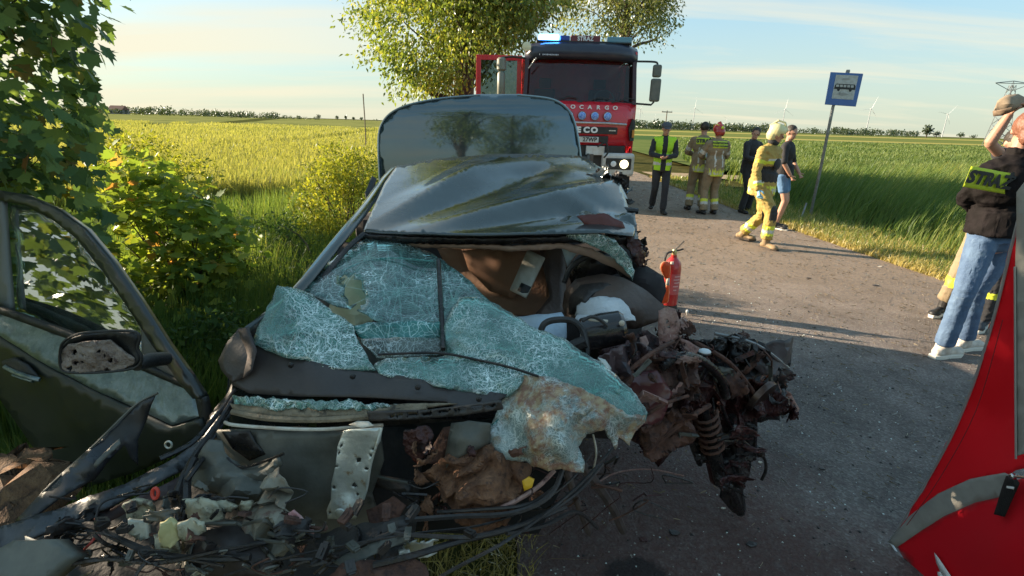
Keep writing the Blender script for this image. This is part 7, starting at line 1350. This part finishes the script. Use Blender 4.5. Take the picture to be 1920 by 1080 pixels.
def gloves(J, parent, m_, grip=(.6, .6), which='LR'):
    for i, n_ in enumerate('LR'):
        if n_ not in which: continue
        mb = MB(); e, w = J['el'+n_], J['wr'+n_]; hand(mb, w, e, J['k']*1.14, grip[i], 1 if n_ == 'L' else -1, J['fwd']); seg(mb, w-unit(w-e)*.05, w, .036, .033); remesh('glove', mb, .006, m_, parent, smooth=1, dec=.5)
def who(pos, label, group=None): return thing('person', (pos[0], pos[1], 0), label, 'person', group)
G = lambda px, py: at(px, py, z=0)

# --- man in hi-vis vest walking towards the camera
p = G(1232, 398); P1 = who(p, 'man in black uniform and open yellow green vest looking down at his hands')
J = pose(1.78, (p[0], p[1], 0), math.pi-.15, ((-.09, .16, .0), (.10, -.20, .05)), ((-.03, .24, 1.10), (.05, .26, 1.12)), lean=V3(0, .03, 0), head=V3(0, .05, -.02), elb=((-1, -.5, -.5), (1, -.5, -.5)), hfwd=(-.15, -1, -.35))
body(J, P1); jk = jacket(J, P1, [navy], wr=.010, bulk=1.0); trousers(J, P1, [navy]); shoes(J, P1, bootm)
def vest_slot(p_, J=J):
    q = p_-J['chest']; x = q @ J['rt']; y = q @ J['fwd']; z = (p_-J['pel'])[2]
    if y > 0 and abs(x) < (.045 if z > .18 else .05): return 1
    if .0 < z < .06 or .16 < z < .21: return 2
    return 0
vs_ = jacket(J, P1, [hv, navy, hv_s], name='vest', bulk=1.10, hem=-.10, sleeves=False, slot=vest_slot, wr=.006, collar=False)
hairmesh(J, P1, hair_d, 1.0); 
ct = MB(); ell(ct, J['head']+J['up']*.07-J['hff']*.01, J['hrt'], J['hff'], J['up'], (.098, .108, .060)); ell(ct, J['head']+J['up']*.052+J['hff']*.10, J['hrt'], J['hff'], J['up'], (.070, .06, .010)); remesh('cap', ct, .008, mat('cap_grey', (.06, .065, .08), .7), P1, dec=.7)

# --- pair of firefighters with their backs to the camera
patch_m = mat('patch_yellow', (.55, .66, .03), .6, c2=(.50, .60, .03), scale=20)
def ff_back(p, H, yaw, label, lines, red_h=False, feet=((-.13, -.02, 0), (.13, .02, 0)), hands=((-.10, .30, 1.12), (.12, .30, 1.12)), mt=khaki):
    t = who(p, label, 'firefighters standing with their backs to the camera'); J = pose(H, (p[0], p[1], 0), yaw, feet, hands, head=V3(0, .03, -.01), elb=((-1, -.3, -.6), (1, -.3, -.6)))
    body(J, t)
    def xs(p_, J=J):
        q = p_-J['chest']; x = q @ J['rt']; z = (p_-J['pel'])[2]/J['k']
        if q @ J['fwd'] < 0 and .06 < abs(x) < .088 and .03 < z < .34 and np.linalg.norm(q-J['rt']*x) < .4 and abs(x) < .15: return 1
        return None
    jk = jacket(J, t, [mt, hv_s, hv_y], bulk=1.12, hem=-.16, slot=bandfn(J, limb=(('shL', 'elL', .55, .8, 1), ('shR', 'elR', .55, .8, 1), ('elL', 'wrL', .6, .8, 2), ('elR', 'wrR', .6, .8, 2)), torso=((-.16, -.115, 2), (-.115, -.085, 1), (-.085, -.04, 2)), extra=xs), wr=.010)
    trousers(J, t, [mt, hv_s, hv_y], bulk=1.18, slot=bandfn(J, limb=(('kneeL', 'ankL', .45, .6, 2), ('kneeR', 'ankR', .45, .6, 2), ('kneeL', 'ankL', .6, .72, 1), ('kneeR', 'ankR', .6, .72, 1))), wr=.012)
    shoes(J, t, bootm, tall=.12); patch(t, jk, J['chest']+V3(0, 0, .10)*J['k'], J['rt'], V3(0, 0, 1), .30, .13, patch_m, lines=lines, tm=letter_k, sx=1.05)
    hairmesh(J, t, hair_d, 1.04)
    if red_h: helmet(J, t, helm_r, stripe=hv_y, comb=True, r=.93)
    return t
p = G(1302, 394); ff_back(p, 1.80, -.18, 'bareheaded firefighter in khaki turnout gear seen from behind beside the helmeted one', [('STRAŻ', 0, .095)])
p = G(1328, 402); ff_back(p, 1.74, .12, 'firefighter in red and yellow helmet seen from behind in khaki turnout gear', [('PAŃSTWOWA', .028, .046), ('STRAŻ POŻARNA', -.028, .038)], True)
# --- dark clothed man half hidden
p = G(1392, 398); t = who(p, 'man in dark clothes with radio standing behind the walking firefighter'); J = pose(1.74, (p[0], p[1], 0), math.pi+.5, ((-.14, 0, 0), (.12, .05, 0)), ((-.14, .28, 1.12), (.10, .26, 1.08)), head=V3(0, .03, -.02), hfwd=(-.4, -1, -.4))
body(J, t); jacket(J, t, [navy], bulk=1.05); trousers(J, t, [navy]); shoes(J, t, bootm); hairmesh(J, t, hair_d)
MB().box(J['wrL']+V3(-.03, -.03, -.04), J['wrL']+V3(.03, .03, .12)).build('radio', bootm, t, bevel=.006); ell(mb := MB(), J['waist']+J['fwd']*.08, J['rt'], J['fwd'], V3(0, 0, 1), (.15, .08, .10)); remesh('vest_pouch', mb, .012, mat('vest_olive', (.05, .05, .03), .8), t, wr=.01)
# --- bystander in denim shorts
p = G(1449, 427); t = who(p, 'bystander in black top and blue denim shorts standing behind the walking firefighter'); J = pose(1.76, (p[0]+.02, p[1], 0), math.pi+.9, ((-.10, 0, 0), (.10, .04, 0)), ((-.16, .22, .98), (.18, .16, .95)), head=V3(0, .02, 0), hfwd=(.5, -1, 0))
body(J, t); jacket(J, t, [mat('black_tee', (.015, .015, .018), .8)], name='shirt', short=True, hem=-.05, wr=.006, collar=False); trousers(J, t, [denim_s], name='shorts', short=.62, wr=.006); shoes(J, t, bootm, name='shoe', tall=.02, sole=sole_w); hairmesh(J, t, hair_d)
# --- firefighter in bright gold gear walking right
pa, pb = G(1374, 452), G(1450, 463); c = (pa+pb)/2; t = who(c, 'firefighter in bright gold turnout gear and cream helmet walking right with blue gloves')
yaw = -math.pi/2-.95; k = 1.80/1.78; cc, ss = math.cos(-yaw), math.sin(-yaw)
def loc(q): d = q-c; return (float(cc*d[0]-ss*d[1])/k, float(ss*d[0]+cc*d[1])/k)
fa, fb = loc(pa), loc(pb)
J = pose(1.80, (c[0], c[1], 0), yaw, ((fb[0]*0+.09-.18, fa[1]*.92, .03), (.10, fb[1]*.92, 0)), ((-.27, .00, .84), (.26, .10, .84)), hip_drop=.06, lean=V3(0, .04, 0), head=V3(0, .05, -.01), elb=((-.5, -1, -.1), (.5, -1, -.1)), hfwd=(1, -.4, -.15))
body(J, t, voxel=.0075, grip=(.6, .6))
dk = mat('dark_panel', (.03, .028, .028), .8)
def gs(p_, J=J):
    q = p_-J['chest']; x = q @ J['rt']; y = q @ J['fwd']; z = (p_-J['pel'])[2]/J['k']
    if abs(x) < .19 and y > -.03 and .05 < z < .27: return 3
    return None
jk = jacket(J, t, [gold, hv_s, hv_y, dk], bulk=1.15, hem=-.15, slot=bandfn(J, limb=(('shL', 'elL', .45, .62, 2), ('shR', 'elR', .45, .62, 2), ('elL', 'wrL', .55, .68, 1), ('elR', 'wrR', .55, .68, 1), ('elL', 'wrL', .68, .8, 2), ('elR', 'wrR', .68, .8, 2)), torso=((-.13, -.085, 2), (-.085, -.05, 1), (-.05, -.01, 2), (.30, .345, 2), (.345, .38, 1)), extra=gs), wr=.014, voxel=.0095)
def kp(p_, J=J):
    for n_ in 'LR':
        q = p_-J['knee'+n_]
        if np.linalg.norm(q) < .13 and q @ J['fwd'] > .025: return 3
    return None
trousers(J, t, [gold, hv_s, hv_y, dk], bulk=1.2, slot=bandfn(J, limb=(('kneeL', 'ankL', .42, .56, 2), ('kneeR', 'ankR', .42, .56, 2), ('kneeL', 'ankL', .56, .68, 1), ('kneeR', 'ankR', .56, .68, 1), ('kneeL', 'ankL', .68, .76, 2), ('kneeR', 'ankR', .68, .76, 2)), extra=kp), wr=.016, voxel=.0095, length=.9)
shoes(J, t, boot_t, tall=.10, sole=mat('dark_sole', (.05, .035, .025), .7), bulk=1.15); helmet(J, t, helm, comb=True, r=.85); gloves(J, t, glove)
ell(mb := MB(), J['head']-J['up']*.10, J['hrt'], J['hff'], J['up'], (.082, .085, .05)); remesh('neck_guard', mb, .009, navy, t, wr=.004)
ell(mb := MB(), J['chest']+J['fwd']*.145-V3(0, 0, .06), J['rt'], J['fwd'], V3(0, 0, 1), (.085, .028, .085)); remesh('chest_pouch', mb, .009, navy, t)
# --- woman in jeans, back to the camera (right edge)
W = lambda px, py, Y: at(px, py, Y=Y)
g1, g2 = G(1757, 680), G(1800, 664); t = who((g1+g2)/2, 'woman in blue jeans and black jacket with yellow back panel seen from behind', None); WMN = t
J = {'ankL': W(1768, 652, 3.86), 'ankR': W(1806, 645, 4.02), 'kneeL': W(1808, 548, 3.78), 'kneeR': W(1830, 545, 3.95), 'hipL': W(1842, 452, 3.84), 'hipR': W(1886, 455, 3.90), 'pel': W(1864, 444, 3.87), 'waist': W(1874, 408, 3.87), 'chest': W(1884, 350, 3.85), 'neck': W(1908, 288, 3.86), 'head': W(1925, 246, 3.88), 'shL': W(1856, 322, 3.86), 'shR': W(1940, 330, 3.96), 'elL': W(1812, 372, 3.98), 'elR': W(1970, 400, 4.0), 'wrL': W(1846, 404, 4.16), 'wrR': W(1945, 430, 4.15)}
J['toeL'] = J['ankL']+V3(.15, .05, -.055); J['toeR'] = J['ankR']+V3(.15, .05, -.055); J['fwd'] = unit(V3(.45, 1, 0)); J['rt'] = unit(V3(1, -.45, 0)); J['hf'] = unit(V3(.5, 1, 0)); J['k'] = .97
for n_ in 'LR':
    J['ank'+n_][2] = .095; J['toe'+n_][2] = .04
body(J, t, voxel=.007); hairmesh(J, t, hair_r, 1.12, long=.08)
jk = jacket(J, t, [mat('black_jacket', (.006, .005, .005), .8, spec=.15, c2=(.014, .011, .012), scale=7, bump=.4, bscale=30)], bulk=1.14, hem=.02, wr=.022, voxel=.010); trousers(J, t, [denim], name='jeans', bulk=1.04, wr=.007, voxel=.010, length=.96)
for n_ in 'LR':   # back pockets
    pass
shoes(J, t, sneak, name='trainer', tall=.02, sole=sole_w, bulk=1.12)
cx = W(1854, 338, 3.72); xd = W(1888, 345, 3.72)-W(1812, 332, 3.72); yd = W(1858, 320, 3.72)-W(1846, 358, 3.72)
patch(t, jk, cx, xd, yd, .33, .14, patch_m, text='STRAŻ', tm=letter_k, ts=.115, sx=1.0, shear=.15)
# --- person beyond her with one arm raised holding a cap
t = who(G(1858, 618), 'person in black trousers with yellow ankle band raising a bare arm with a beige cap')
J = {'ankL': W(1846, 592, 4.55), 'ankR': W(1905, 600, 4.7), 'kneeL': W(1868, 530, 4.5), 'kneeR': W(1915, 530, 4.6), 'hipL': W(1898, 440, 4.5), 'hipR': W(1930, 440, 4.6), 'pel': W(1914, 432, 4.55), 'waist': W(1918, 398, 4.5), 'chest': W(1926, 345, 4.45), 'neck': W(1940, 290, 4.42), 'head': W(1952, 245, 4.4), 'shL': W(1898, 312, 4.42), 'shR': W(1975, 320, 4.5), 'elL': W(1856, 268, 4.30), 'elR': W(1990, 380, 4.5), 'wrL': W(1893, 214, 4.26), 'wrR': W(1980, 420, 4.4)}
J['ankL'][2] = .10; J['ankR'][2] = .10; J['toeL'] = J['ankL']+V3(-.12, -.10, -.055); J['toeR'] = J['ankR']+V3(.1, -.1, -.055); J['fwd'] = unit(V3(-.4, -1, 0)); J['rt'] = unit(V3(-1, .4, 0)); J['hf'] = J['fwd']; J['k'] = 1.0
body(J, t, voxel=.007, grip=(1.1, .5)); jacket(J, t, [navy], name='shirt', short=False, sleeves=False, hem=-.05)
mb = MB(); seg(mb, J['shL'], J['shL']+(J['elL']-J['shL'])*.55, .066, .062); remesh('sleeve', mb, .009, navy, t, wr=.005)
trousers(J, t, [navy, hv_y], bulk=1.1, slot=bandfn(J, limb=(('kneeL', 'ankL', .22, .38, 1), ('kneeR', 'ankR', .22, .38, 1))), wr=.014, voxel=.009); shoes(J, t, mat('dark_trainer', (.03, .035, .045), .7, c2=(.06, .07, .085), scale=15), name='trainer', tall=.03, sole=sole_w); hairmesh(J, t, hair_d)
hc = thing('cap', W(1888, 198, 4.22), 'beige peaked cap held up in a hand at the right edge', 'cap')
S_('crown', [(1862, 208, 4.25), (1868, 190, 4.25), (1884, 180, 4.25), (1905, 178, 4.25), (1918, 184, 4.25), (1922, 200, 4.25), (1900, 206, 4.25), (1880, 214, 4.25), (1864, 217, 4.25)], mat('cap_beige', (.24, .18, .12), .8, c2=(.32, .25, .18), scale=10), hc, ctrl=[(1892, 196, 4.14)], sp=5, amp=.012, th=.01)
S_('peak', [(1862, 208, 4.22), (1878, 205, 4.12), (1900, 200, 4.10), (1898, 208, 4.12), (1880, 216, 4.14), (1863, 218, 4.2)], mat('cap_peak', (.17, .12, .08), .8), hc, sp=5, amp=.004, th=.006)
# --- firefighter hidden behind the woman (one leg shows)
t = who(G(1772, 598), 'firefighter in tan trousers mostly hidden behind the woman in jeans')
J = {'ankL': W(1768, 575, 4.9), 'ankR': W(1830, 570, 5.0), 'kneeL': W(1798, 512, 4.85), 'kneeR': W(1842, 510, 4.9), 'hipL': W(1842, 435, 4.85), 'hipR': W(1866, 435, 4.9), 'pel': W(1855, 428, 4.87), 'waist': W(1862, 400, 4.85), 'chest': W(1874, 350, 4.8), 'neck': W(1890, 310, 4.8), 'head': W(1905, 268, 4.78), 'shL': W(1852, 325, 4.8), 'shR': W(1904, 330, 4.85), 'elL': W(1850, 372, 4.9), 'elR': W(1915, 380, 4.9), 'wrL': W(1866, 400, 4.7), 'wrR': W(1895, 410, 4.7)}
J['ankL'][2] = .10; J['ankR'][2] = .10; J['toeL'] = J['ankL']+V3(-.13, -.08, -.055); J['toeR'] = J['ankR']+V3(.05, -.15, -.055); J['fwd'] = unit(V3(-.3, -1, 0)); J['rt'] = unit(V3(-1, .3, 0)); J['hf'] = J['fwd']; J['k'] = .95
body(J, t); jacket(J, t, [khaki], bulk=1.0); trousers(J, t, [khaki, hv_y], bulk=1.12, slot=bandfn(J, limb=(('kneeL', 'ankL', .12, .40, 1), ('kneeR', 'ankR', .12, .40, 1))), wr=.012, length=.85); shoes(J, t, bootm, tall=.1, sole=sole_w); hairmesh(J, t, hair_d)
# ================================================================== STREET THINGS
# bus stop sign, leaning post
blue = mat('sign_blue', (.02, .10, .34), .35, c2=(.025, .12, .38), scale=5, coat=.3); signw = mat('sign_white', (.50, .51, .50), .5, c2=(.38, .38, .36), scale=16)
SY = 9.2; b0 = G(1519, 404); SY = b0[1]-.0
t = thing('bus_stop_sign', b0, 'leaning blue bus stop sign with a white panel and black bus', 'bus stop sign')
SYT = SY-.25
base = b0-V3(0, 0, .1); top_ = W(1590, 132, SYT); mid = W(1562, 200, SYT+.03)
MB().tube([base, W(1540, 310, SY-.12), mid, top_], .028, 10).build('post', steel, t, smooth=True)
co = [W(1558, 135, SYT-.05), W(1619, 138, SYT-.05), W(1605, 200, SYT-.05), W(1547, 196, SYT-.05)]
nn = V3(0, 1, 0)
def quad(c4, u, v): a = c4[3]+(c4[2]-c4[3])*u; b = c4[0]+(c4[1]-c4[0])*u; return a+(b-a)*v
MB().prism(co, (0, .02, 0)).build('panel', blue, t, bevel=.006)
MB().prism([quad(co, *q)-nn*.003 for q in ((.17, .93), (.86, .93), (.86, .20), (.17, .20))], (0, .002, 0)).build('white_field', signw, t)
def qp(pts, dy=.006): return [quad(co, *q)-nn*dy for q in pts]
bus = MB().prism(qp([(.19, .50), (.20, .62), (.24, .66), (.80, .66), (.84, .62), (.85, .50)]), (0, .002, 0)); bus.build('bus_symbol', letter_k, t)
for i in range(5): MB().prism(qp([(.235+i*.115, .565), (.235+i*.115, .635), (.32+i*.115, .635), (.32+i*.115, .565)], .009), (0, .002, 0)).build('symbol_window', signw, t)
for u in (.33, .70): MB().prism(qp([(u+.045*math.cos(a), .495+.06*math.sin(a)) for a in np.linspace(0, 6.28, 15)[:-1]], .008), (0, .002, 0)).build('symbol_wheel', letter_k, t)
# grime and sticker traces on the white field
for pts in ([(.38, .78), (.62, .80), (.60, .84), (.40, .83)], [(.25, .34), (.5, .30), (.7, .36), (.5, .40)], [(.36, .40), (.42, .44), (.40, .34)]): MB().prism(qp(pts, .0055), (0, .002, 0)).build('sticker_trace', mat('sticker_grey', (.3, .3, .29), .6), t)
MB().lathe([(.03, -.03), (.035, 0), (.03, .03)], W(1590, 134, SYT), n=10).build('post_cap', steel, t, smooth=True)
# short leaning stake at its foot
a = G(1500, 412); tag(MB().tube([a-V3(0, 0, .08), a+V3(.12, .1, .32)], .018, 8).build('metal_stake', steel, None), 'short grey stake leaning in the grass at the foot of the bus stop post', 'stake')

# fire extinguisher and orange marker
g = G(1252, 578); ex = thing('fire_extinguisher', g, 'red fire extinguisher standing on the road right of the car', 'fire extinguisher')
exr = mat('extinguisher_red', (.42, .02, .02), .3, coat=.5); hh = .0
MB().lathe([(.072, .015), (.078, .03), (.080, .05), (.080, .40), (.072, .45), (.045, .49), (.028, .505), (.026, .53)], g, n=28).build('cylinder', exr, ex, smooth=True)
MB().lathe([(.074, 0), (.082, .005), (.082, .05), (.078, .05)], g, n=28).build('base_ring', blackp, ex, smooth=True)
MB().lathe([(.022, .53), (.024, .56), (.016, .58)], g, n=14).build('valve', mat('brass', (.5, .42, .2), .35, .8), ex, smooth=True)
MB().tube([g+V3(0, 0, .575), g+V3(.02, -.01, .60), g+V3(.07, -.02, .665)], .009, 8, flat=.7).tube([g+V3(-.01, 0, .565), g+V3(.04, -.01, .575), g+V3(.075, -.015, .59)], .008, 8).build('handle', blackp, ex, smooth=True)
MB().tube(crom([g+V3(-.02, -.01, .56), g+V3(-.085, -.035, .53), g+V3(-.095, -.045, .36), g+V3(-.088, -.045, .20), g+V3(-.085, -.045, .14)], 5), .010, 8).build('hose', blackp, ex, smooth=True)
MB().lathe([(.018, 0), (.014, .02)], g+V3(-.035, -.08, .46), 'z', 10).build('gauge', whites, ex)
V = []; 
for z in np.linspace(.16, .36, 6):
    for a in np.linspace(-1.9, -.5, 9): V.append(g+V3(.0815*math.cos(a), .0815*math.sin(a), z))
lb_ = mk('label', V, [(j*9+i, j*9+i+1, (j+1)*9+i+1, (j+1)*9+i) for j in range(5) for i in range(8)], mat('label_red', (.45, .10, .10), .45), ex, True)
for z, w0, w1 in ((.33, -1.5, -.7), (.30, -1.6, -.8), (.27, -1.5, -.7), (.235, -1.6, -.9), (.20, -1.5, -1.1)):
    V = [];
    for a in np.linspace(w0, w1, 7): V += [g+V3(.0825*math.cos(a), .0825*math.sin(a), z), g+V3(.0825*math.cos(a), .0825*math.sin(a), z+.012)]
    mk('printed_line', V, [(2*i, 2*i+2, 2*i+3, 2*i+1) for i in range(6)], mat('print_pink', (.6, .35, .34), .5), lb_, True)
mk_ = thing('warning_marker', g-V3(.12, .05, 0), 'folding orange reflective marker leaning against the fire extinguisher', 'warning marker')
orange = mat('signal_orange', (.85, .09, .012), .4, c2=(.75, .07, .01), scale=30); rim_o = mat('orange_rim', (.80, .38, .20), .4)
for nm, pts in (('upper_flap', [(1251, 528), (1240, 508), (1239, 500), (1243, 492), (1251, 491), (1256, 494), (1255, 520)]), ('lower_flap', [(1250, 536), (1254, 536), (1253, 560), (1250, 567), (1240, 568), (1233, 564), (1238, 550)])):
    f = S_(nm, [(x, y, 4.66) for x, y in pts], orange, mk_, sp=5, amp=0, th=.012); ptube('flap_rim', [(x, y, 4.655) for x, y in pts+[pts[0]]], .006, rim_o, f, n=6, sub=2)
S_('grip', [(1250, 522, 4.65), (1255, 521, 4.65), (1255, 535, 4.65), (1248, 534, 4.65)], whites, mk_, sp=5, amp=0, th=.012)
g0 = W(1243, 566, 4.66); MB().tube([g0, V3(g0[0], g0[1], 0)], .008, 6).build('leg', blackp, mk_)
# white knob on wire by the wreck
g = G(1288, 590); t = thing('plastic_clip', g, 'small white plastic clip on the asphalt beside the extinguisher', 'clip'); MB().ball(g+V3(0, 0, .03), (.016, .016, .02)).build('head', signw, t, True); MB().tube([g, g+V3(0, 0, .03)], .007, 6).build('pin', signw, t)

# red privacy screen at the lower right
rf = leafmat('red_fabric', [(0, (.86, .022, .035)), (1, (.8, .02, .03))], trans=.3, tcol=(1.2, .9, .9), gl=.25); greyb = mat('grey_band', (.30, .29, .26), .55, c2=(.36, .35, .32), scale=12); white_p = mat('printed_white', (.75, .73, .72), .6); pole_m = mat('screen_pole', (.45, .45, .45), .4, .5)
ps = thing('privacy_screen', G(1670, 1015), 'red pop up privacy screen with grey bands and black strap in the lower right corner', 'privacy screen')
hub_ = (1896, 892)
def scY(x, y): return 1.84-.0026*(x-1668)*(.75) + .00055*(1018-y)*.55
tri = [(1668, 1016), (1700, 965), (1745, 890), (1790, 805), (1832, 700), (1865, 590), (1895, 470), (1925, 350), (2010, 330), (2010, 860), (1905, 880), (1880, 892), (1820, 905), (1760, 935), (1705, 980)]
S_('red_panel', [(x, y, scY(x, y)) for x, y in tri], rf, ps, ctrl=[(1860, 780, scY(1860, 780)+.05), (1900, 600, scY(1900, 600)+.03)], sp=8, amp=.03, freq=4.5, ridged=False, th=.002, fold=((12, 90, .012), (-30, 55, .005)))
ptube('seam', [(1700, 985, scY(1700, 985)-.03), (1760, 900, scY(1760, 900)-.03), (1830, 770, scY(1830, 770)-.03), (1880, 600, scY(1880, 600)-.03)], .0012, mat('seam_thread', (.25, .01, .015), .7), ps, n=5)
bnd = [(1666, 1016), (1705, 968), (1760, 925), (1820, 898), (1884, 886), (1898, 892), (1882, 930), (1830, 942), (1770, 968), (1720, 1000), (1682, 1026)]
S_('grey_band', [(x, y, scY(x, y)-.012) for x, y in bnd], greyb, ps, sp=12, amp=.004, ridged=False, th=.002)
low = [(1682, 1024), (1720, 1000), (1770, 968), (1830, 942), (1882, 928), (1905, 900), (2010, 870), (2010, 1130), (1745, 1130)]
S_('red_panel', [(x, y, scY(x, y)-.004) for x, y in low], leafmat('red_fabric_deep', [(0, (.80, .016, .03)), (1, (.75, .016, .028))], trans=.25, tcol=(1.1, .8, .8), gl=.25), ps, ctrl=[(1880, 1020, scY(1880, 1020)-.06)], sp=14, amp=.006, freq=3, ridged=False, th=.002)
S_('grey_band', [(1908, 360, scY(1908, 360)-.03), (1930, 330, scY(1930, 330)-.03), (2010, 330, scY(2010, 330)-.03), (2010, 850, scY(2010, 850)-.03), (1925, 850, scY(1925, 850)-.03), (1904, 856, scY(1904, 856)-.03), (1904, 700, scY(1904, 700)-.03), (1905, 500, scY(1905, 500)-.03)], greyb, ps, sp=14, amp=.003, ridged=False, th=.002)
ptube('hem', [(x, y, scY(x, y)-.004) for x, y in tri[:8]], .0045, pole_m, ps, n=6)
ptube('hem', [(1668, 1016, scY(1668, 1016)), (1678, 1030, scY(1678, 1030)), (1712, 1084, scY(1712, 1084)), (1740, 1130, scY(1740, 1130))], .0045, pole_m, ps, n=6)
ptube('pole', [(1903, 500, scY(1903, 500)-.036), (1904, 700, scY(1904, 700)-.036), (1905, 860, scY(1905, 860)-.036)], .003, pole_m, ps, n=6)
S_('strap', [(1888, 892, scY(1888, 892)-.035), (1904, 894, scY(1904, 894)-.035), (1912, 906, scY(1912, 906)-.04), (1884, 969, scY(1884, 969)-.05), (1865, 964, scY(1865, 964)-.05), (1880, 915, scY(1880, 915)-.04)], mat('strap_black', (.012, .012, .012), .6, bump=.4, bscale=200), ps, sp=8, amp=.001, th=.003)
S_('strap_tab', [(1888, 911, scY(1888, 911)-.048), (1902, 913, scY(1902, 911)-.048), (1901, 918, scY(1902, 911)-.048), (1887, 915, scY(1888, 911)-.048)], white_p, ps, sp=6, amp=0, th=.001)
p_ = W(1899, 893, scY(1899, 893)-.06); MB().ball(p_, .010).tube([p_, W(1935, 897, scY(1935, 897)-.06)], .004, 6).build('hub_pin', chrome, ps, smooth=True)
for pts in ([(1752, 1036), (1760, 1046), (1790, 1090), (1772, 1090), (1756, 1056)], [(1758, 1072), (1764, 1072), (1778, 1095), (1760, 1095)]): S_('printed_letter', [(x, y, scY(x, y)-.045) for x, y in pts], white_p, ps, sp=8, amp=0, th=.001)

# litter of the crash on the road
rs2 = random.Random(4)
t = thing('bumper_fragment', G(1588, 528), 'black plastic fragment lying alone on the sunlit road near the right edge', 'fragment')
S_('shard', [(1552, 524, 6.22), (1575, 517, 6.3), (1600, 519, 6.28), (1624, 523, 6.2), (1618, 530, 6.12), (1592, 532, 6.1), (1578, 528, 6.15)], dplast, t, sp=6, amp=.02, freq=9, jag=2)
def shard(g, s, m_, label, grp):
    a = rs2.uniform(0, 6.28); n = rs2.randint(5, 7); P = [V3(g[0]+s*rs2.uniform(.4, 1)*math.cos(a+6.28*i/n), g[1]+.7*s*rs2.uniform(.4, 1)*math.sin(a+6.28*i/n), .004+rs2.uniform(0, .25*s)) for i in range(n)]
    return tag(MB().prism(P, (0, 0, -.004)).build('debris_piece', m_, None), label, 'debris', grp)
gp = 'small pieces of wreckage scattered on the road'
for px, py, s, m_, lb in [(1516, 522, .05, dplast, 'small flat dark shard left of the big black fragment on the road'), (1642, 536, .04, dplast, 'small dark shard right of the big black fragment on the road'), (1412, 442, .04, cream, 'pale scrap on the road between the feet of the walking firefighter'), (1530, 452, .04, dplast, 'dark scrap lying at the grass edge right of the walking firefighter'), (1650, 500, .035, whites, 'white scrap at the mown grass edge of the road'), (1272, 428, .035, cream, 'pale scrap on the sunlit lane below the man in the vest'), (1425, 868, .018, whites, 'white flake on the shaded asphalt below the torn end of the wreck'), (1540, 880, .022, blackm, 'black flake on the shaded asphalt right of the wreck'), (1356, 954, .012, whites, 'bright crumb beside the plate that hangs from the wreck'), (1548, 742, .016, blackm, 'dark crumb on the shaded asphalt under the woman in jeans side'), (1700, 820, .015, blackm, 'dark speck on asphalt left of the red privacy screen edge'), (1410, 1022, .03, blackm, 'black smear of rubber near the bottom of the road'), (1262, 1000, .035, dplast, 'dark clump lying on the stained asphalt under the wreck'), (1205, 1012, .03, maroon, 'reddish clump lying on the stained asphalt at the bottom')]:
    shard(G(px, py), s, m_, lb, gp)
# split stump by the door
st = thing('tree_stump', at(75, 915, Y=1.62), 'splintered brown tree stump in the lower left corner under the open door', 'stump')
wood = mat('split_wood', (.09, .045, .022), .9, c2=(.18, .10, .05), scale=10, stretch=(3, 3, .4), bump=1, bscale=40, c3=(.06, .035, .025), s3=9)
S_('bark_face', [(20, 975, 1.55), (28, 900, 1.6), (60, 878, 1.64), (95, 872, 1.66), (112, 895, 1.62), (128, 888, 1.62), (130, 915, 1.6), (100, 960, 1.5), (80, 1010, 1.42), (20, 1020, 1.42)], wood, st, ctrl=[(75, 930, 1.50)], sp=7, amp=.05, freq=14, jag=2, th=.12)
ptube('fallen_branch', [(-20, 912, 1.5), (40, 898, 1.5), (90, 872, 1.55)], .008, bark, st)
